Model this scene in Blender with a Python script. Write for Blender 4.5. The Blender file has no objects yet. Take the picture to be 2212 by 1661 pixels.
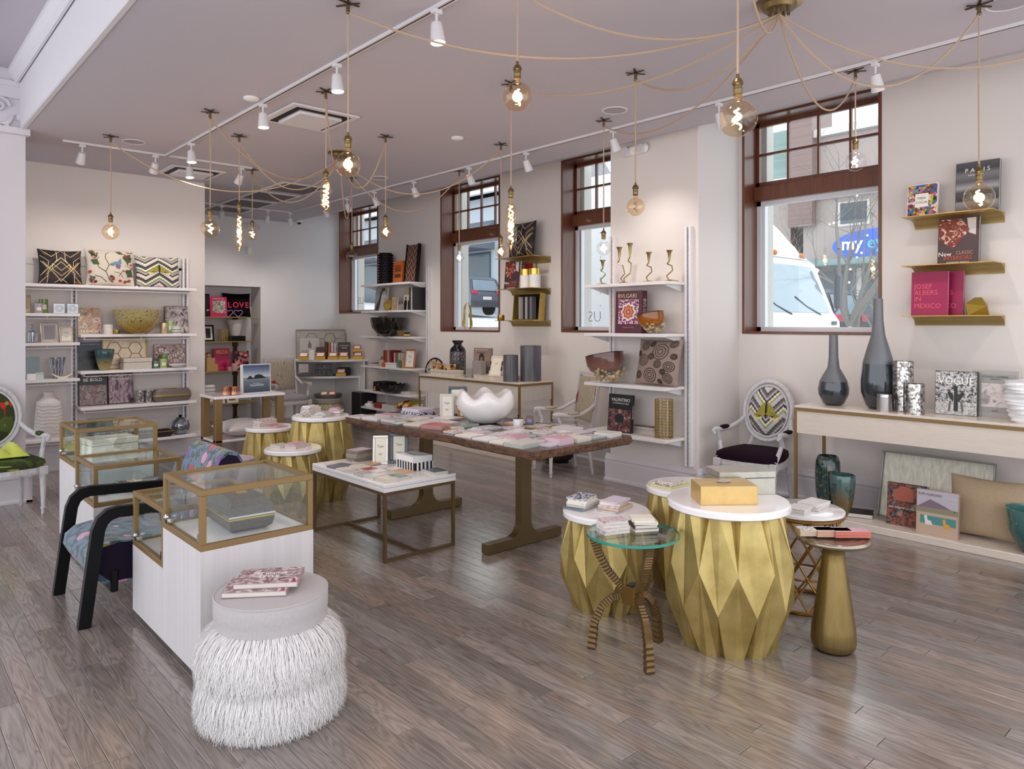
import bpy, math, random
from mathutils import Vector, Matrix, Euler

sc = bpy.context.scene
col = sc.collection
PI = math.pi
rnd = random.Random(11)

# ------------------------------------------------------------------ camera
cam = bpy.data.cameras.new('camera')
cam.sensor_width = 36.0
cam.lens = 25.535
cam.shift_y = -0.059
cam.clip_end = 200
camo = bpy.data.objects.new('camera', cam)
camo.location = (0, 0, 1.7)
camo.rotation_euler = (PI/2, 0, -math.radians(41.97))
col.objects.link(camo)
sc.camera = camo

# ------------------------------------------------------------------ overcast daylight
w = bpy.data.worlds.new('overcast_sky')
sc.world = w
w.use_nodes = True
bg = w.node_tree.nodes['Background']
bg.inputs[0].default_value = (0.93, 0.965, 1.0, 1)
bg.inputs[1].default_value = 2.5
sc.view_settings.view_transform = 'Standard'
sc.view_settings.look = 'None'
sc.view_settings.gamma = 1.0
sc.view_settings.use_curve_mapping = False
sc.view_settings.exposure = -0.15
SPOT_W = 34.0       # track head power
BULB_W = 3.0        # pendant bulb power

# ------------------------------------------------------------------ colour and material helpers
def C(h, a=1.0):
    h = h.lstrip('#')
    o = []
    for i in (0, 2, 4):
        v = int(h[i:i+2], 16)/255
        o.append(v/12.92 if v <= .04045 else ((v+.055)/1.055)**2.4)
    return (o[0], o[1], o[2], a)

def mat(name, c, rough=.5, metal=0., spec=None, emit=0, coat=0, sheen=0, bump=None, bscale=40, alpha=None):
    m = bpy.data.materials.new(name); m.use_nodes = True
    n = m.node_tree.nodes; b = n['Principled BSDF']
    c = C(c) if isinstance(c, str) else c
    b.inputs['Base Color'].default_value = c
    b.inputs['Roughness'].default_value = rough
    b.inputs['Metallic'].default_value = metal
    if spec is not None: b.inputs['Specular IOR Level'].default_value = spec
    if coat: b.inputs['Coat Weight'].default_value = coat; b.inputs['Coat Roughness'].default_value = .08
    if sheen: b.inputs['Sheen Weight'].default_value = sheen
    if emit:
        b.inputs['Emission Color'].default_value = c; b.inputs['Emission Strength'].default_value = emit
    if bump: add_bump(m, bump, bscale)
    return m

def add_bump(m, strength, scale, src=None, dist=.01):
    nt = m.node_tree; b = nt.nodes['Principled BSDF']
    bp = nt.nodes.new('ShaderNodeBump'); bp.inputs['Strength'].default_value = strength
    bp.inputs['Distance'].default_value = dist
    if src is None:
        tc = nt.nodes.new('ShaderNodeTexCoord'); nz = nt.nodes.new('ShaderNodeTexNoise')
        nz.inputs['Scale'].default_value = scale; nz.inputs['Detail'].default_value = 3
        nt.links.new(tc.outputs['Object'], nz.inputs['Vector']); src = nz.outputs['Fac']
    nt.links.new(src, bp.inputs['Height'])
    nt.links.new(bp.outputs['Normal'], b.inputs['Normal'])

def ramp(nt, cols, const=False):
    r = nt.nodes.new('ShaderNodeValToRGB'); cr = r.color_ramp
    if const: cr.interpolation = 'CONSTANT'
    st = []
    for i, q in enumerate(cols):
        if isinstance(q, tuple) and len(q) == 2 and isinstance(q[0], (int, float)): st.append((q[0], C(q[1])))
        else: st.append((i/len(cols) if const else i/max(1, len(cols)-1), C(q)))
    while len(cr.elements) > 1: cr.elements.remove(cr.elements[-1])
    cr.elements[0].position = st[0][0]; cr.elements[0].color = st[0][1]
    for p, c in st[1:]:
        e = cr.elements.new(p); e.color = c
    return r

def pat(name, kind, cols, scale=8., rough=.5, metal=0., stretch=(1, 1, 1), detail=4., distort=0., const=False,
        bump=0., coat=0., rot=(0, 0, 0), coord='Object', spec=None, sheen=0, bdist=.01, feature=None):
    m = bpy.data.materials.new(name); m.use_nodes = True
    nt = m.node_tree; b = nt.nodes['Principled BSDF']
    b.inputs['Roughness'].default_value = rough; b.inputs['Metallic'].default_value = metal
    if coat: b.inputs['Coat Weight'].default_value = coat; b.inputs['Coat Roughness'].default_value = .06
    if spec is not None: b.inputs['Specular IOR Level'].default_value = spec
    if sheen: b.inputs['Sheen Weight'].default_value = sheen
    tc = nt.nodes.new('ShaderNodeTexCoord'); mp = nt.nodes.new('ShaderNodeMapping')
    mp.inputs['Scale'].default_value = stretch; mp.inputs['Rotation'].default_value = rot
    nt.links.new(tc.outputs[coord], mp.inputs['Vector'])
    if kind == 'noise':
        t = nt.nodes.new('ShaderNodeTexNoise'); t.inputs['Scale'].default_value = scale
        t.inputs['Detail'].default_value = detail; t.inputs['Distortion'].default_value = distort; out = t.outputs['Fac']
    elif kind == 'voronoi':
        t = nt.nodes.new('ShaderNodeTexVoronoi'); t.inputs['Scale'].default_value = scale
        if feature: t.feature = feature
        if feature in ('DISTANCE_TO_EDGE',): out = t.outputs['Distance']
        else:
            sx = nt.nodes.new('ShaderNodeSeparateColor'); nt.links.new(t.outputs['Color'], sx.inputs[0]); out = sx.outputs[0]
    elif kind == 'vdist':
        t = nt.nodes.new('ShaderNodeTexVoronoi'); t.inputs['Scale'].default_value = scale; out = t.outputs['Distance']
    elif kind == 'wave':
        t = nt.nodes.new('ShaderNodeTexWave'); t.inputs['Scale'].default_value = scale
        t.inputs['Distortion'].default_value = distort; t.inputs['Detail'].default_value = detail; out = t.outputs['Fac']
    elif kind == 'rings':
        t = nt.nodes.new('ShaderNodeTexWave'); t.wave_type = 'RINGS'; t.rings_direction = 'Y'; t.inputs['Scale'].default_value = scale
        t.inputs['Distortion'].default_value = distort; t.inputs['Detail'].default_value = detail; out = t.outputs['Fac']
    elif kind == 'brick':
        t = nt.nodes.new('ShaderNodeTexBrick'); t.inputs['Scale'].default_value = scale
        t.inputs['Color1'].default_value = C(cols[0]); t.inputs['Color2'].default_value = C(cols[1]); t.inputs['Mortar'].default_value = C(cols[2])
        t.inputs['Mortar Size'].default_value = .02
        nt.links.new(mp.outputs[0], t.inputs['Vector']); nt.links.new(t.outputs['Color'], b.inputs['Base Color'])
        return m
    nt.links.new(mp.outputs[0], t.inputs['Vector'])
    r = ramp(nt, cols, const); nt.links.new(out, r.inputs[0]); nt.links.new(r.outputs[0], b.inputs['Base Color'])
    if bump: add_bump(m, bump, 1, out, bdist)
    return m

def zigzag(name, cols, freq, amp, vfreq, rough=.8):
    """chevron bands: v = z*vfreq + amp*pingpong(x*freq)"""
    m = bpy.data.materials.new(name); m.use_nodes = True
    nt = m.node_tree; b = nt.nodes['Principled BSDF']; b.inputs['Roughness'].default_value = rough
    tc = nt.nodes.new('ShaderNodeTexCoord'); sx = nt.nodes.new('ShaderNodeSeparateXYZ'); nt.links.new(tc.outputs['Object'], sx.inputs[0])
    def mth(op, a, bb):
        q = nt.nodes.new('ShaderNodeMath'); q.operation = op
        for i, x in enumerate((a, bb)):
            if isinstance(x, (int, float)): q.inputs[i].default_value = x
            else: nt.links.new(x, q.inputs[i])
        return q.outputs[0]
    pp = mth('PINGPONG', mth('MULTIPLY', sx.outputs[0], freq), 1.0)
    step = mth('MULTIPLY', mth('SNAP', mth('MULTIPLY', sx.outputs[0], 1.0), .012), 7.0)
    jag = mth('MULTIPLY', mth('PINGPONG', mth('MULTIPLY', sx.outputs[0], 90.0), 1.0), .05)
    v = mth('ADD', mth('ADD', mth('MULTIPLY', sx.outputs[2], vfreq), mth('MULTIPLY', pp, amp)), jag)
    fr = mth('FRACT', v, 0)
    r = ramp(nt, cols, True); nt.links.new(fr, r.inputs[0]); nt.links.new(r.outputs[0], b.inputs['Base Color'])
    return m

def glass(name, tint='#ffffff', rough=.0, ior=1.45, gl=1.0, mixin=0.0):
    m = bpy.data.materials.new(name); m.use_nodes = True
    nt = m.node_tree; nt.nodes.remove(nt.nodes['Principled BSDF'])
    out = nt.nodes['Material Output']
    tr = nt.nodes.new('ShaderNodeBsdfTransparent'); tr.inputs[0].default_value = C(tint)
    g = nt.nodes.new('ShaderNodeBsdfGlossy'); g.inputs[0].default_value = (gl, gl, gl, 1); g.inputs['Roughness'].default_value = rough
    lw = nt.nodes.new('ShaderNodeLayerWeight'); lw.inputs[0].default_value = .5
    pw = nt.nodes.new('ShaderNodeMath'); pw.operation = 'POWER'; pw.inputs[1].default_value = 5.
    ad = nt.nodes.new('ShaderNodeMath'); ad.operation = 'MULTIPLY_ADD'; ad.inputs[1].default_value = .7; ad.inputs[2].default_value = .02+mixin; ad.use_clamp = True
    mx = nt.nodes.new('ShaderNodeMixShader')
    nt.links.new(lw.outputs['Facing'], pw.inputs[0]); nt.links.new(pw.outputs[0], ad.inputs[0]); nt.links.new(ad.outputs[0], mx.inputs[0])
    nt.links.new(tr.outputs[0], mx.inputs[1]); nt.links.new(g.outputs[0], mx.inputs[2]); nt.links.new(mx.outputs[0], out.inputs[0])
    return m

# ------------------------------------------------------------------ mesh builder
class B:
    def __init__(s): s.v = []; s.f = []; s.m = None
    def add(s, vs, fs):
        o = len(s.v)
        if s.m is not None: vs = [tuple(s.m @ Vector(p)) for p in vs]
        s.v += [tuple(p) for p in vs]; s.f += [tuple(i+o for i in f) for f in fs]; return s
    def box(s, x0, x1, y0, y1, z0, z1):
        return s.add([(x0, y0, z0), (x1, y0, z0), (x1, y1, z0), (x0, y1, z0), (x0, y0, z1), (x1, y0, z1), (x1, y1, z1), (x0, y1, z1)],
                     [(0, 3, 2, 1), (4, 5, 6, 7), (0, 1, 5, 4), (1, 2, 6, 5), (2, 3, 7, 6), (3, 0, 4, 7)])
    def rbox(s, x0, x1, y0, y1, z0, z1, b=.004):
        b = min(b, (x1-x0)*.45, (y1-y0)*.45, (z1-z0)*.45)
        def ring(i, z): return [(x0+i, y0+b+i*0, z), (x0+b, y0+i, z), (x1-b, y0+i, z), (x1-i, y0+b, z), (x1-i, y1-b, z), (x1-b, y1-i, z), (x0+b, y1-i, z), (x0+i, y1-b, z)]
        vs = []
        for i, z in ((b, z0), (0, z0+b), (0, z1-b), (b, z1)): vs += ring(i, z)
        fs = [tuple(range(7, -1, -1)), tuple(range(24, 32))]
        for k in range(3):
            for j in range(8): fs.append((k*8+j, k*8+(j+1) % 8, (k+1)*8+(j+1) % 8, (k+1)*8+j))
        return s.add(vs, fs)
    def lathe(s, prof, n=20, cx=0, cy=0, a0=0., close=True):
        vs = []; fs = []
        for r, z in prof:
            for k in range(n):
                a = a0+2*PI*k/n; vs.append((cx+r*math.cos(a), cy+r*math.sin(a), z))
        for i in range(len(prof)-1):
            for k in range(n): fs.append((i*n+k, i*n+(k+1) % n, (i+1)*n+(k+1) % n, (i+1)*n+k))
        if close:
            if prof[0][0] > 1e-5: fs.append(tuple(range(n-1, -1, -1)))
            if prof[-1][0] > 1e-5: fs.append(tuple(range((len(prof)-1)*n, len(prof)*n)))
        return s.add(vs, fs)
    def cyl(s, cx, cy, z0, z1, r0, r1=None, n=16):
        return s.lathe([(r0, z0), (r0 if r1 is None else r1, z1)], n, cx, cy)
    def ball(s, c, r, n=10, sz=1., sy=1., sx=1.):
        vs = []; fs = []; m = max(4, n//2+1)
        for i in range(m+1):
            t = PI*i/m
            for k in range(n):
                a = 2*PI*k/n; vs.append((c[0]+sx*r*math.sin(t)*math.cos(a), c[1]+sy*r*math.sin(t)*math.sin(a), c[2]-sz*r*math.cos(t)))
        for i in range(m):
            for k in range(n): fs.append((i*n+k, i*n+(k+1) % n, (i+1)*n+(k+1) % n, (i+1)*n+k))
        return s.add(vs, fs)
    def tube(s, pts, r, n=6, closed=False, sq=1., cap=True):
        P = [Vector(p) for p in pts]; N = len(P); vs = []; fs = []; up = None
        for i, p in enumerate(P):
            if closed: t = (P[(i+1) % N]-P[i-1])
            else: t = P[min(i+1, N-1)]-P[max(i-1, 0)]
            t.normalize()
            if up is None:
                up = Vector((0, 0, 1)) if abs(t.z) < .9 else Vector((1, 0, 0))
            x = t.cross(up)
            if x.length < 1e-6: x = t.orthogonal()
            x.normalize(); y = x.cross(t).normalized(); up = y
            rr = r[i] if isinstance(r, (list, tuple)) else r
            for k in range(n):
                a = 2*PI*k/n+PI/n; vs.append(p+x*rr*math.cos(a)+y*rr*sq*math.sin(a))
        L = N if closed else N-1
        for i in range(L):
            j = (i+1) % N
            for k in range(n): fs.append((i*n+k, i*n+(k+1) % n, j*n+(k+1) % n, j*n+k))
        if not closed and cap:
            fs.append(tuple(range(n-1, -1, -1))); fs.append(tuple(range((N-1)*n, N*n)))
        return s.add(vs, fs)
    def prism(s, poly, z0, z1, ax='z'):
        n = len(poly)
        def q(p, z): return (p[0], p[1], z) if ax == 'z' else ((p[0], z, p[1]) if ax == 'y' else (z, p[0], p[1]))
        vs = [q(p, z0) for p in poly]+[q(p, z1) for p in poly]
        fs = [tuple(range(n-1, -1, -1)), tuple(range(n, 2*n))]+[(i, (i+1) % n, n+(i+1) % n, n+i) for i in range(n)]
        return s.add(vs, fs)
    def build(s, name, m, parent=None, smooth=False, loc=None, rz=0, ang=38, rx=0):
        me = bpy.data.meshes.new(name); me.from_pydata(s.v, [], s.f); me.validate(); me.update()
        import bmesh
        bm = bmesh.new(); bm.from_mesh(me); bmesh.ops.recalc_face_normals(bm, faces=bm.faces); bm.to_mesh(me); bm.free()
        if smooth:
            me.polygons.foreach_set('use_smooth', [True]*len(me.polygons)); me.set_sharp_from_angle(angle=math.radians(ang))
        me.materials.append(m)
        o = bpy.data.objects.new(name, me); col.objects.link(o)
        if parent is not None: o.parent = parent
        if loc is not None: o.location = loc
        if rz or rx: o.rotation_euler = (rx, 0, rz)
        return o

def tag(o, label, cat, group=None):
    o['label'] = label; o['category'] = cat
    if group: o['group'] = group
    return o
def thing(name, label, cat, loc=(0, 0, 0), rz=0, group=None, rx=0):
    o = bpy.data.objects.new(name, None); o.empty_display_size = .05; col.objects.link(o)
    o.location = loc; o.rotation_euler = (rx, 0, rz)
    return tag(o, label, cat, group)
def struct(o): o['kind'] = 'structure'; return o
def group_struct(name):
    o = bpy.data.objects.new(name, None); o.empty_display_size = .05; col.objects.link(o); o['kind'] = 'structure'; return o

def lettering(s, size, m, parent, loc, rot=(PI/2, 0, 0), align='CENTER', sx=1., name='lettering', ext=.0004, flip=False, bold=0.):
    cu = bpy.data.curves.new('txt', 'FONT'); cu.body = s; cu.size = size; cu.align_x = align; cu.align_y = 'CENTER'
    cu.extrude = ext; cu.resolution_u = 2; cu.offset = bold
    t = bpy.data.objects.new('txt', cu)
    me = bpy.data.meshes.new_from_object(t)
    bpy.data.objects.remove(t); bpy.data.curves.remove(cu)
    me.name = name; me.materials.clear(); me.materials.append(m)
    o = bpy.data.objects.new(name, me); col.objects.link(o); o.parent = parent
    o.location = loc; o.rotation_euler = rot; o.scale = (-sx if flip else sx, 1, 1)
    return o

# ------------------------------------------------------------------ materials
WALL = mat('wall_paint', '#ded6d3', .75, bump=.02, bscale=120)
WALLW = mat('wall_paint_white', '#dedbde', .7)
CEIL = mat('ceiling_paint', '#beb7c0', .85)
TRIM = mat('trim_paint', '#d6d1d7', .5)
WOODF = pat('window_wood', 'noise', ['#3f2118', '#673824', '#7a482e'], 6, .33, stretch=(6, 6, .6), detail=6, coat=.2)
ALU = mat('white_frame', '#d8d6dc', .4)
GLASS = glass('window_glass', '#fbffff')
CASEG = glass('case_glass', '#fbfefd', mixin=.02)
BRASS = mat('brass_paint', '#8d7148', .45, .45)
BRASSD = pat('aged_brass', 'noise', ['#7d6430', '#b8994f', '#9a7c3c'], 14, .38, .6)
BRONZE = mat('bronze_bar', '#6e5a3c', .42, .5)
BRONZD = mat('bronze_dark', '#4c3b26', .4, .7)
WHITEL = mat('white_lacquer', '#f1edf0', .12, coat=.4)
WHITEM = mat('white_matte', '#eeebec', .5)
PAPER = pat('page_edges', 'wave', ['#e8e2da', '#cfc7be'], 60, .8, stretch=(1, 1, 1), rot=(0, PI/2, 0))
PAPERW = mat('white_card', '#efebe8', .45)
BLACK = mat('black_lacquer', '#08070a', .4, spec=.22)
BLACKM = mat('black_matte', '#110f13', .6, spec=.3)
SILVER = mat('silver', '#c9c6c6', .22, 1.)
CHROME = mat('chrome', '#d6d4d4', .1, 1.)
SHELFM = pat('shelf_laminate', 'noise', ['#e6dfdc', '#efe9e7', '#ddd5d2'], 5, .35, stretch=(14, 1, 1))
SHELFW = mat('shelf_metal', '#e8e4e8', .35)
PALEW = pat('pale_wood', 'noise', ['#bcb5b7', '#d1cbcd', '#cac4c6', '#d6d1d3'], 3, .5, stretch=(9, 9, .3), detail=9)
CONSW = pat('console_wood', 'noise', ['#cbbdb0', '#ddd1c6', '#d3c6ba'], 5, .3, stretch=(12, 1, 12), detail=6, coat=.3)
CONSWV = pat('console_wood_upright', 'noise', ['#c3b9b1', '#d8cfc8'], 5, .35, stretch=(14, 14, .8), detail=6)
GOLDLEAF = pat('gold_leaf', 'noise', ['#8a7440', '#c3ad70', '#a58e52', '#d2c08a'], 7, .42, .62, detail=6, bump=.12, bdist=.004)
GOLDPRINT = mat('gold_print', '#e3cf92', .45, .3)
LINEN = pat('linen', 'noise', ['#aaa4a6', '#c0babb'], 160, .9, stretch=(1, 1, .4), bump=.15, bdist=.002)
FURW = mat('white_wool', '#efebeb', .7)
FURB = mat('beige_wool', '#cbbd9f', .8)
SLABW = pat('slab_wood', 'noise', ['#21120e', '#3a2118', '#2c1812', '#4a2d21'], 5, .25, stretch=(10, 1.2, 4), detail=8, coat=.3)
BARK = pat('bark_edge', 'noise', ['#160b07', '#3f2719', '#6b4a33', '#24140d'], 22, .75, stretch=(1.5, .7, 2), detail=8, bump=.6, bdist=.01)
GREYW = pat('whitewashed_frame', 'noise', ['#8e8a90', '#c9c6ca', '#d6d3d6'], 9, .5, stretch=(6, 6, 2), detail=6)
PAINTW = mat('cream_painted_frame', '#cfc8c9', .45)
STEEL = mat('white_track', '#d9d5da', .4)
LENS = mat('lamp_lens', '#fff1dc', .4, emit=9.)
FILA = mat('filament', '#ffcf96', .4, emit=45.)
BULBG = glass('amber_bulb_glass', '#fdf0dc', ior=1.5, mixin=.03)
BULBC = glass('clear_bulb_glass', '#fbf9f9', ior=1.5, mixin=.03)
ANTB = mat('antique_brass', '#7d6a48', .35, .85)
CORD = mat('cloth_cord', '#b49a82', .8)
CREAM = mat('cream', '#efe6cf', .5)
# ================================================================== room shell
CZ, CW = 3.56, 3.855            # flat ceiling, height at the window wall
XW, YB, YL = 6.85, 12.62, 9.85  # window wall, back wall, shelf wall

# ---- floor: sub floor plus oak boards
fl = B().box(-2.6, 6.9, -1.6, 13.1, -.06, -.014).build('floor', mat('sub_floor', '#2b2320', .8)); struct(fl)
def plank_mat():
    m = bpy.data.materials.new('stained_oak'); m.use_nodes = True
    nt = m.node_tree; b = nt.nodes['Principled BSDF']
    at = nt.nodes.new('ShaderNodeAttribute'); at.attribute_name = 'tone'
    geo = nt.nodes.new('ShaderNodeNewGeometry')
    def mth(op, a, bb):
        q = nt.nodes.new('ShaderNodeMath'); q.operation = op
        for i, x in enumerate((a, bb)):
            if isinstance(x, (int, float)): q.inputs[i].default_value = x
            else: nt.links.new(x, q.inputs[i])
        return q.outputs[0]
    cmb = nt.nodes.new('ShaderNodeCombineXYZ')
    sx = nt.nodes.new('ShaderNodeSeparateXYZ'); nt.links.new(geo.outputs['Position'], sx.inputs[0])
    off = mth('MULTIPLY', at.outputs['Fac'], 37.0)
    nt.links.new(mth('ADD', mth('MULTIPLY', sx.outputs[0], 16.0), off), cmb.inputs[0])
    nt.links.new(mth('ADD', mth('MULTIPLY', sx.outputs[1], 1.5), off), cmb.inputs[1])
    nt.links.new(off, cmb.inputs[2])
    n1 = nt.nodes.new('ShaderNodeTexNoise'); n1.inputs['Scale'].default_value = 1.0; n1.inputs['Detail'].default_value = 2; n1.inputs['Distortion'].default_value = .4
    nt.links.new(cmb.outputs[0], n1.inputs['Vector'])
    # cathedral rings from the smooth noise
    ring = mth('PINGPONG', mth('MULTIPLY', n1.outputs['Fac'], 9.0), .5)
    cmb2 = nt.nodes.new('ShaderNodeCombineXYZ')
    nt.links.new(mth('ADD', mth('MULTIPLY', sx.outputs[0], 220.0), off), cmb2.inputs[0])
    nt.links.new(mth('MULTIPLY', sx.outputs[1], 6.0), cmb2.inputs[1])
    n2 = nt.nodes.new('ShaderNodeTexNoise'); n2.inputs['Scale'].default_value = 1.0; n2.inputs['Detail'].default_value = 4
    nt.links.new(cmb2.outputs[0], n2.inputs['Vector'])
    g = mth('ADD', mth('MULTIPLY', ring, .75), mth('MULTIPLY', n2.outputs['Fac'], .55))
    r = ramp(nt, [(0.1, '#564b4b'), (.32, '#7f726c'), (.6, '#94867f'), (.9, '#a19287')])
    nt.links.new(g, r.inputs[0])
    tone = nt.nodes.new('ShaderNodeHueSaturation'); nt.links.new(r.outputs[0], tone.inputs['Color'])
    nt.links.new(mth('ADD', mth('MULTIPLY', at.outputs['Fac'], .5), .72), tone.inputs['Value'])
    nt.links.new(mth('ADD', mth('MULTIPLY', mth('FRACT', mth('MULTIPLY', at.outputs['Fac'], 7.3), 0), .55), .65), tone.inputs['Saturation'])
    nt.links.new(tone.outputs[0], b.inputs['Base Color'])
    b.inputs['Roughness'].default_value = .34
    nt.links.new(mth('ADD', mth('MULTIPLY', n2.outputs['Fac'], .14), .14), b.inputs['Roughness'])
    b.inputs['Specular IOR Level'].default_value = .5; b.inputs['Coat Weight'].default_value = .55; b.inputs['Coat Roughness'].default_value = .2
    bp = nt.nodes.new('ShaderNodeBump'); bp.inputs['Strength'].default_value = .25; bp.inputs['Distance'].default_value = .002
    nt.links.new(g, bp.inputs['Height']); nt.links.new(bp.outputs[0], b.inputs['Normal'])
    return m
OAK = plank_mat()
PWID = .093
pl = []
row = 0; x = -.95
while x < 6.84:
    y = -1.5-rnd.random()*1.2
    while y < 12.6:
        L = rnd.uniform(.55, 1.7); y1 = min(y+L, 13.0)
        pl.append((x, max(y, -1.5), y1)); y = y1
    x += PWID
def plank_geo(p):
    x0, y0, y1 = p; g = .0013; b = .0016
    x1 = min(x0+PWID-g, 6.85); y0 += g; y1 -= g
    return ([(x0, y0, -.014), (x1, y0, -.014), (x1, y1, -.014), (x0, y1, -.014), (x0, y0, -b), (x1, y0, -b), (x1, y1, -b), (x0, y1, -b),
             (x0+b, y0+b, 0), (x1-b, y0+b, 0), (x1-b, y1-b, 0), (x0+b, y1-b, 0)],
            [(0, 1, 5, 4), (1, 2, 6, 5), (2, 3, 7, 6), (3, 0, 4, 7), (4, 5, 9, 8), (5, 6, 10, 9), (6, 7, 11, 10), (7, 4, 8, 11), (8, 9, 10, 11)])
def psize(p):
    cx, cy = p[0]+.05, (p[1]+p[2])/2
    d = cx*.6687+cy*.7435; s = (cx*.7435-cy*.6687)/max(d, .1)
    if d < 2.3 or abs(s) > .8: return -d
    return (p[2]-p[1])/d**3
pl.sort(key=psize, reverse=True)
def mesh_tone(name, vs, fs, tones):
    me = bpy.data.meshes.new(name); me.from_pydata(vs, [], fs); me.update()
    a = me.attributes.new('tone', 'FLOAT', 'FACE'); a.data.foreach_set('value', tones)
    me.materials.append(OAK); o = bpy.data.objects.new(name, me); col.objects.link(o); o.parent = fl; return o
for p in pl[:298]:
    vs, fs = plank_geo(p); mesh_tone('plank', vs, fs, [rnd.random()]*len(fs))
V = []; F = []; T = []
for p in pl[298:]:
    vs, fs = plank_geo(p); o = len(V); V += vs; F += [tuple(i+o for i in f) for f in fs]; T += [rnd.random()]*len(fs)
rest = mesh_tone('plank_field', V, F, T); rest['kind'] = 'stuff'

# ---- ceiling: flat field, rising strip at the windows, higher coffer on the left
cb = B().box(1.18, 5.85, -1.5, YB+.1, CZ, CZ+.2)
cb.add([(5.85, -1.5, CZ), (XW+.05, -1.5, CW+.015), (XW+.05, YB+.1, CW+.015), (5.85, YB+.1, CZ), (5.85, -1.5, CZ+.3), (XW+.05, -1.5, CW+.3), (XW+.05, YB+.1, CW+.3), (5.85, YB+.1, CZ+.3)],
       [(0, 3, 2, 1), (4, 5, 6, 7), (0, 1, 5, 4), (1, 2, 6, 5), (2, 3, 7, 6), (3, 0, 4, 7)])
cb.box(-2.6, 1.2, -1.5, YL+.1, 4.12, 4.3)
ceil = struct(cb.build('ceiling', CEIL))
bk = B().rbox(1.14, 1.19, -1.5, 8.42, CZ-.008, 4.12, .01)
struct(bk.build('trim_1', TRIM, smooth=True))
bm_ = B().prism([(1.13, 4.12), (1.13, 3.99), (1.11, 3.99), (1.08, 4.02), (1.05, 4.08), (1.05, 4.12)], -1.5, 8.3, 'y')
bm_.box(.62, .7, -1.5, 7.6, 4.09, 4.12); bm_.box(.62, -1.2, 7.52, 7.6, 4.09, 4.12)
struct(bm_.build('trim_2', TRIM))

# ---- walls
WIN = [(2.636, 4.022, 1.6), (5.2, 6.645, 1.595), (7.87, 9.3, 1.585), (11.16, 12.56, 1.9)]   # y0, y1, sill
wr = B(); yy = -1.5
for y0, y1, s in WIN:
    wr.box(XW, XW+.36, yy, y0, -.05, CW+.05); wr.box(XW, XW+.36, y0, y1, -.05, s); wr.box(XW, XW+.36, y0, y1, CW-.015, CW+.05); yy = y1
wr.box(XW, XW+.36, yy, YB+.5, -.05, CW+.05)
struct(wr.build('wall_right', WALL))
NX0, NX1, NZ = 4.1, 5.324, 2.36
wb = B().box(3.3, NX0, YB, YB+.1, -.05, CW+.05).box(NX1, XW, YB, YB+.1, -.05, CW+.05).box(NX0, NX1, YB, YB+.1, NZ, CW+.05)
wb.box(NX0-.05, NX1+.05, YB+.42, YB+.48, -.05, NZ+.05).box(NX0-.05, NX0, YB+.1, YB+.42, -.05, NZ+.05).box(NX1, NX1+.05, YB+.1, YB+.42, -.05, NZ+.05).box(NX0, NX1, YB+.1, YB+.42, NZ, NZ+.05)
struct(wb.build('wall_back', WALLW))
wl = B().box(-2.6, 3.4, YL, YL+.12, -.05, CZ+.6).box(3.28, 3.4, YL+.12, YB, -.05, CZ+.05)
struct(wl.build('wall_left', WALL))
# wainscot moulding behind the shelves
wm = B()
for x0, x1 in ((1.3, 1.85), (1.93, 3.1)):
    for z0, z1 in ((.5, 2.42),):
        for bx in ((x0, x1, z0, z0+.03), (x0, x1, z1-.03, z1), (x0, x0+.03, z0, z1), (x1-.03, x1, z0, z1)):
            wm.box(bx[0], bx[1], YL-.012, YL, bx[2], bx[3])
struct(wm.build('trim_3', TRIM))
# pier between the windows
struct(B().rbox(6.1, XW+.02, 4.057, 5.18, 0, 3.86, .008).build('wall_pier', WALL))
# column on the left, with sunk panel
cl = B().box(-.6, 1.19, 8.3, 8.9, 0, 4.12)
for z0, z1 in ((.42, 3.3),):
    for bx in ((-.4, .92, z0, z0+.025), (-.4, .92, z1-.025, z1), (.895, .92, z0, z1)):
        cl.box(bx[0], bx[1], 8.275, 8.3, bx[2], bx[3])
colo = struct(cl.build('wall_column', TRIM))
cp = B().box(-.6, 1.22, 8.24, 8.34, 3.5, 3.56).box(-.6, 1.21, 8.26, 8.34, 3.95, 4.0).box(-.6, 1.2, 8.27, 8.34, 3.84, 3.95)
cp.build('capital_moulding', TRIM, colo)
for k in range(5):
    a = B(); cx0, cz0 = .98-.2*k, 3.76-.015*(k % 2)
    pts = [(cx0+.085*(1-t/16)*math.cos(t*.62+k*1.3), 8.28, cz0+.085*(1-t/16)*math.sin(t*.62+k*1.3)) for t in range(16)]
    a.tube(pts, .014, 6); a.ball((cx0, 8.285, cz0), .02, 8); a.build('capital_scroll', TRIM, colo, True)
for k in range(4):
    a = B(); a.tube([(1.14-.05*k-.1*t*(k % 2), 8.285, 3.73-.045*k-.12*t-.03*math.sin(t*4)) for t in [i/7 for i in range(8)]], [.008, .02, .026, .028, .024, .018, .012, .006], 6)
    a.build('capital_leaf', TRIM, colo, True)
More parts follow.
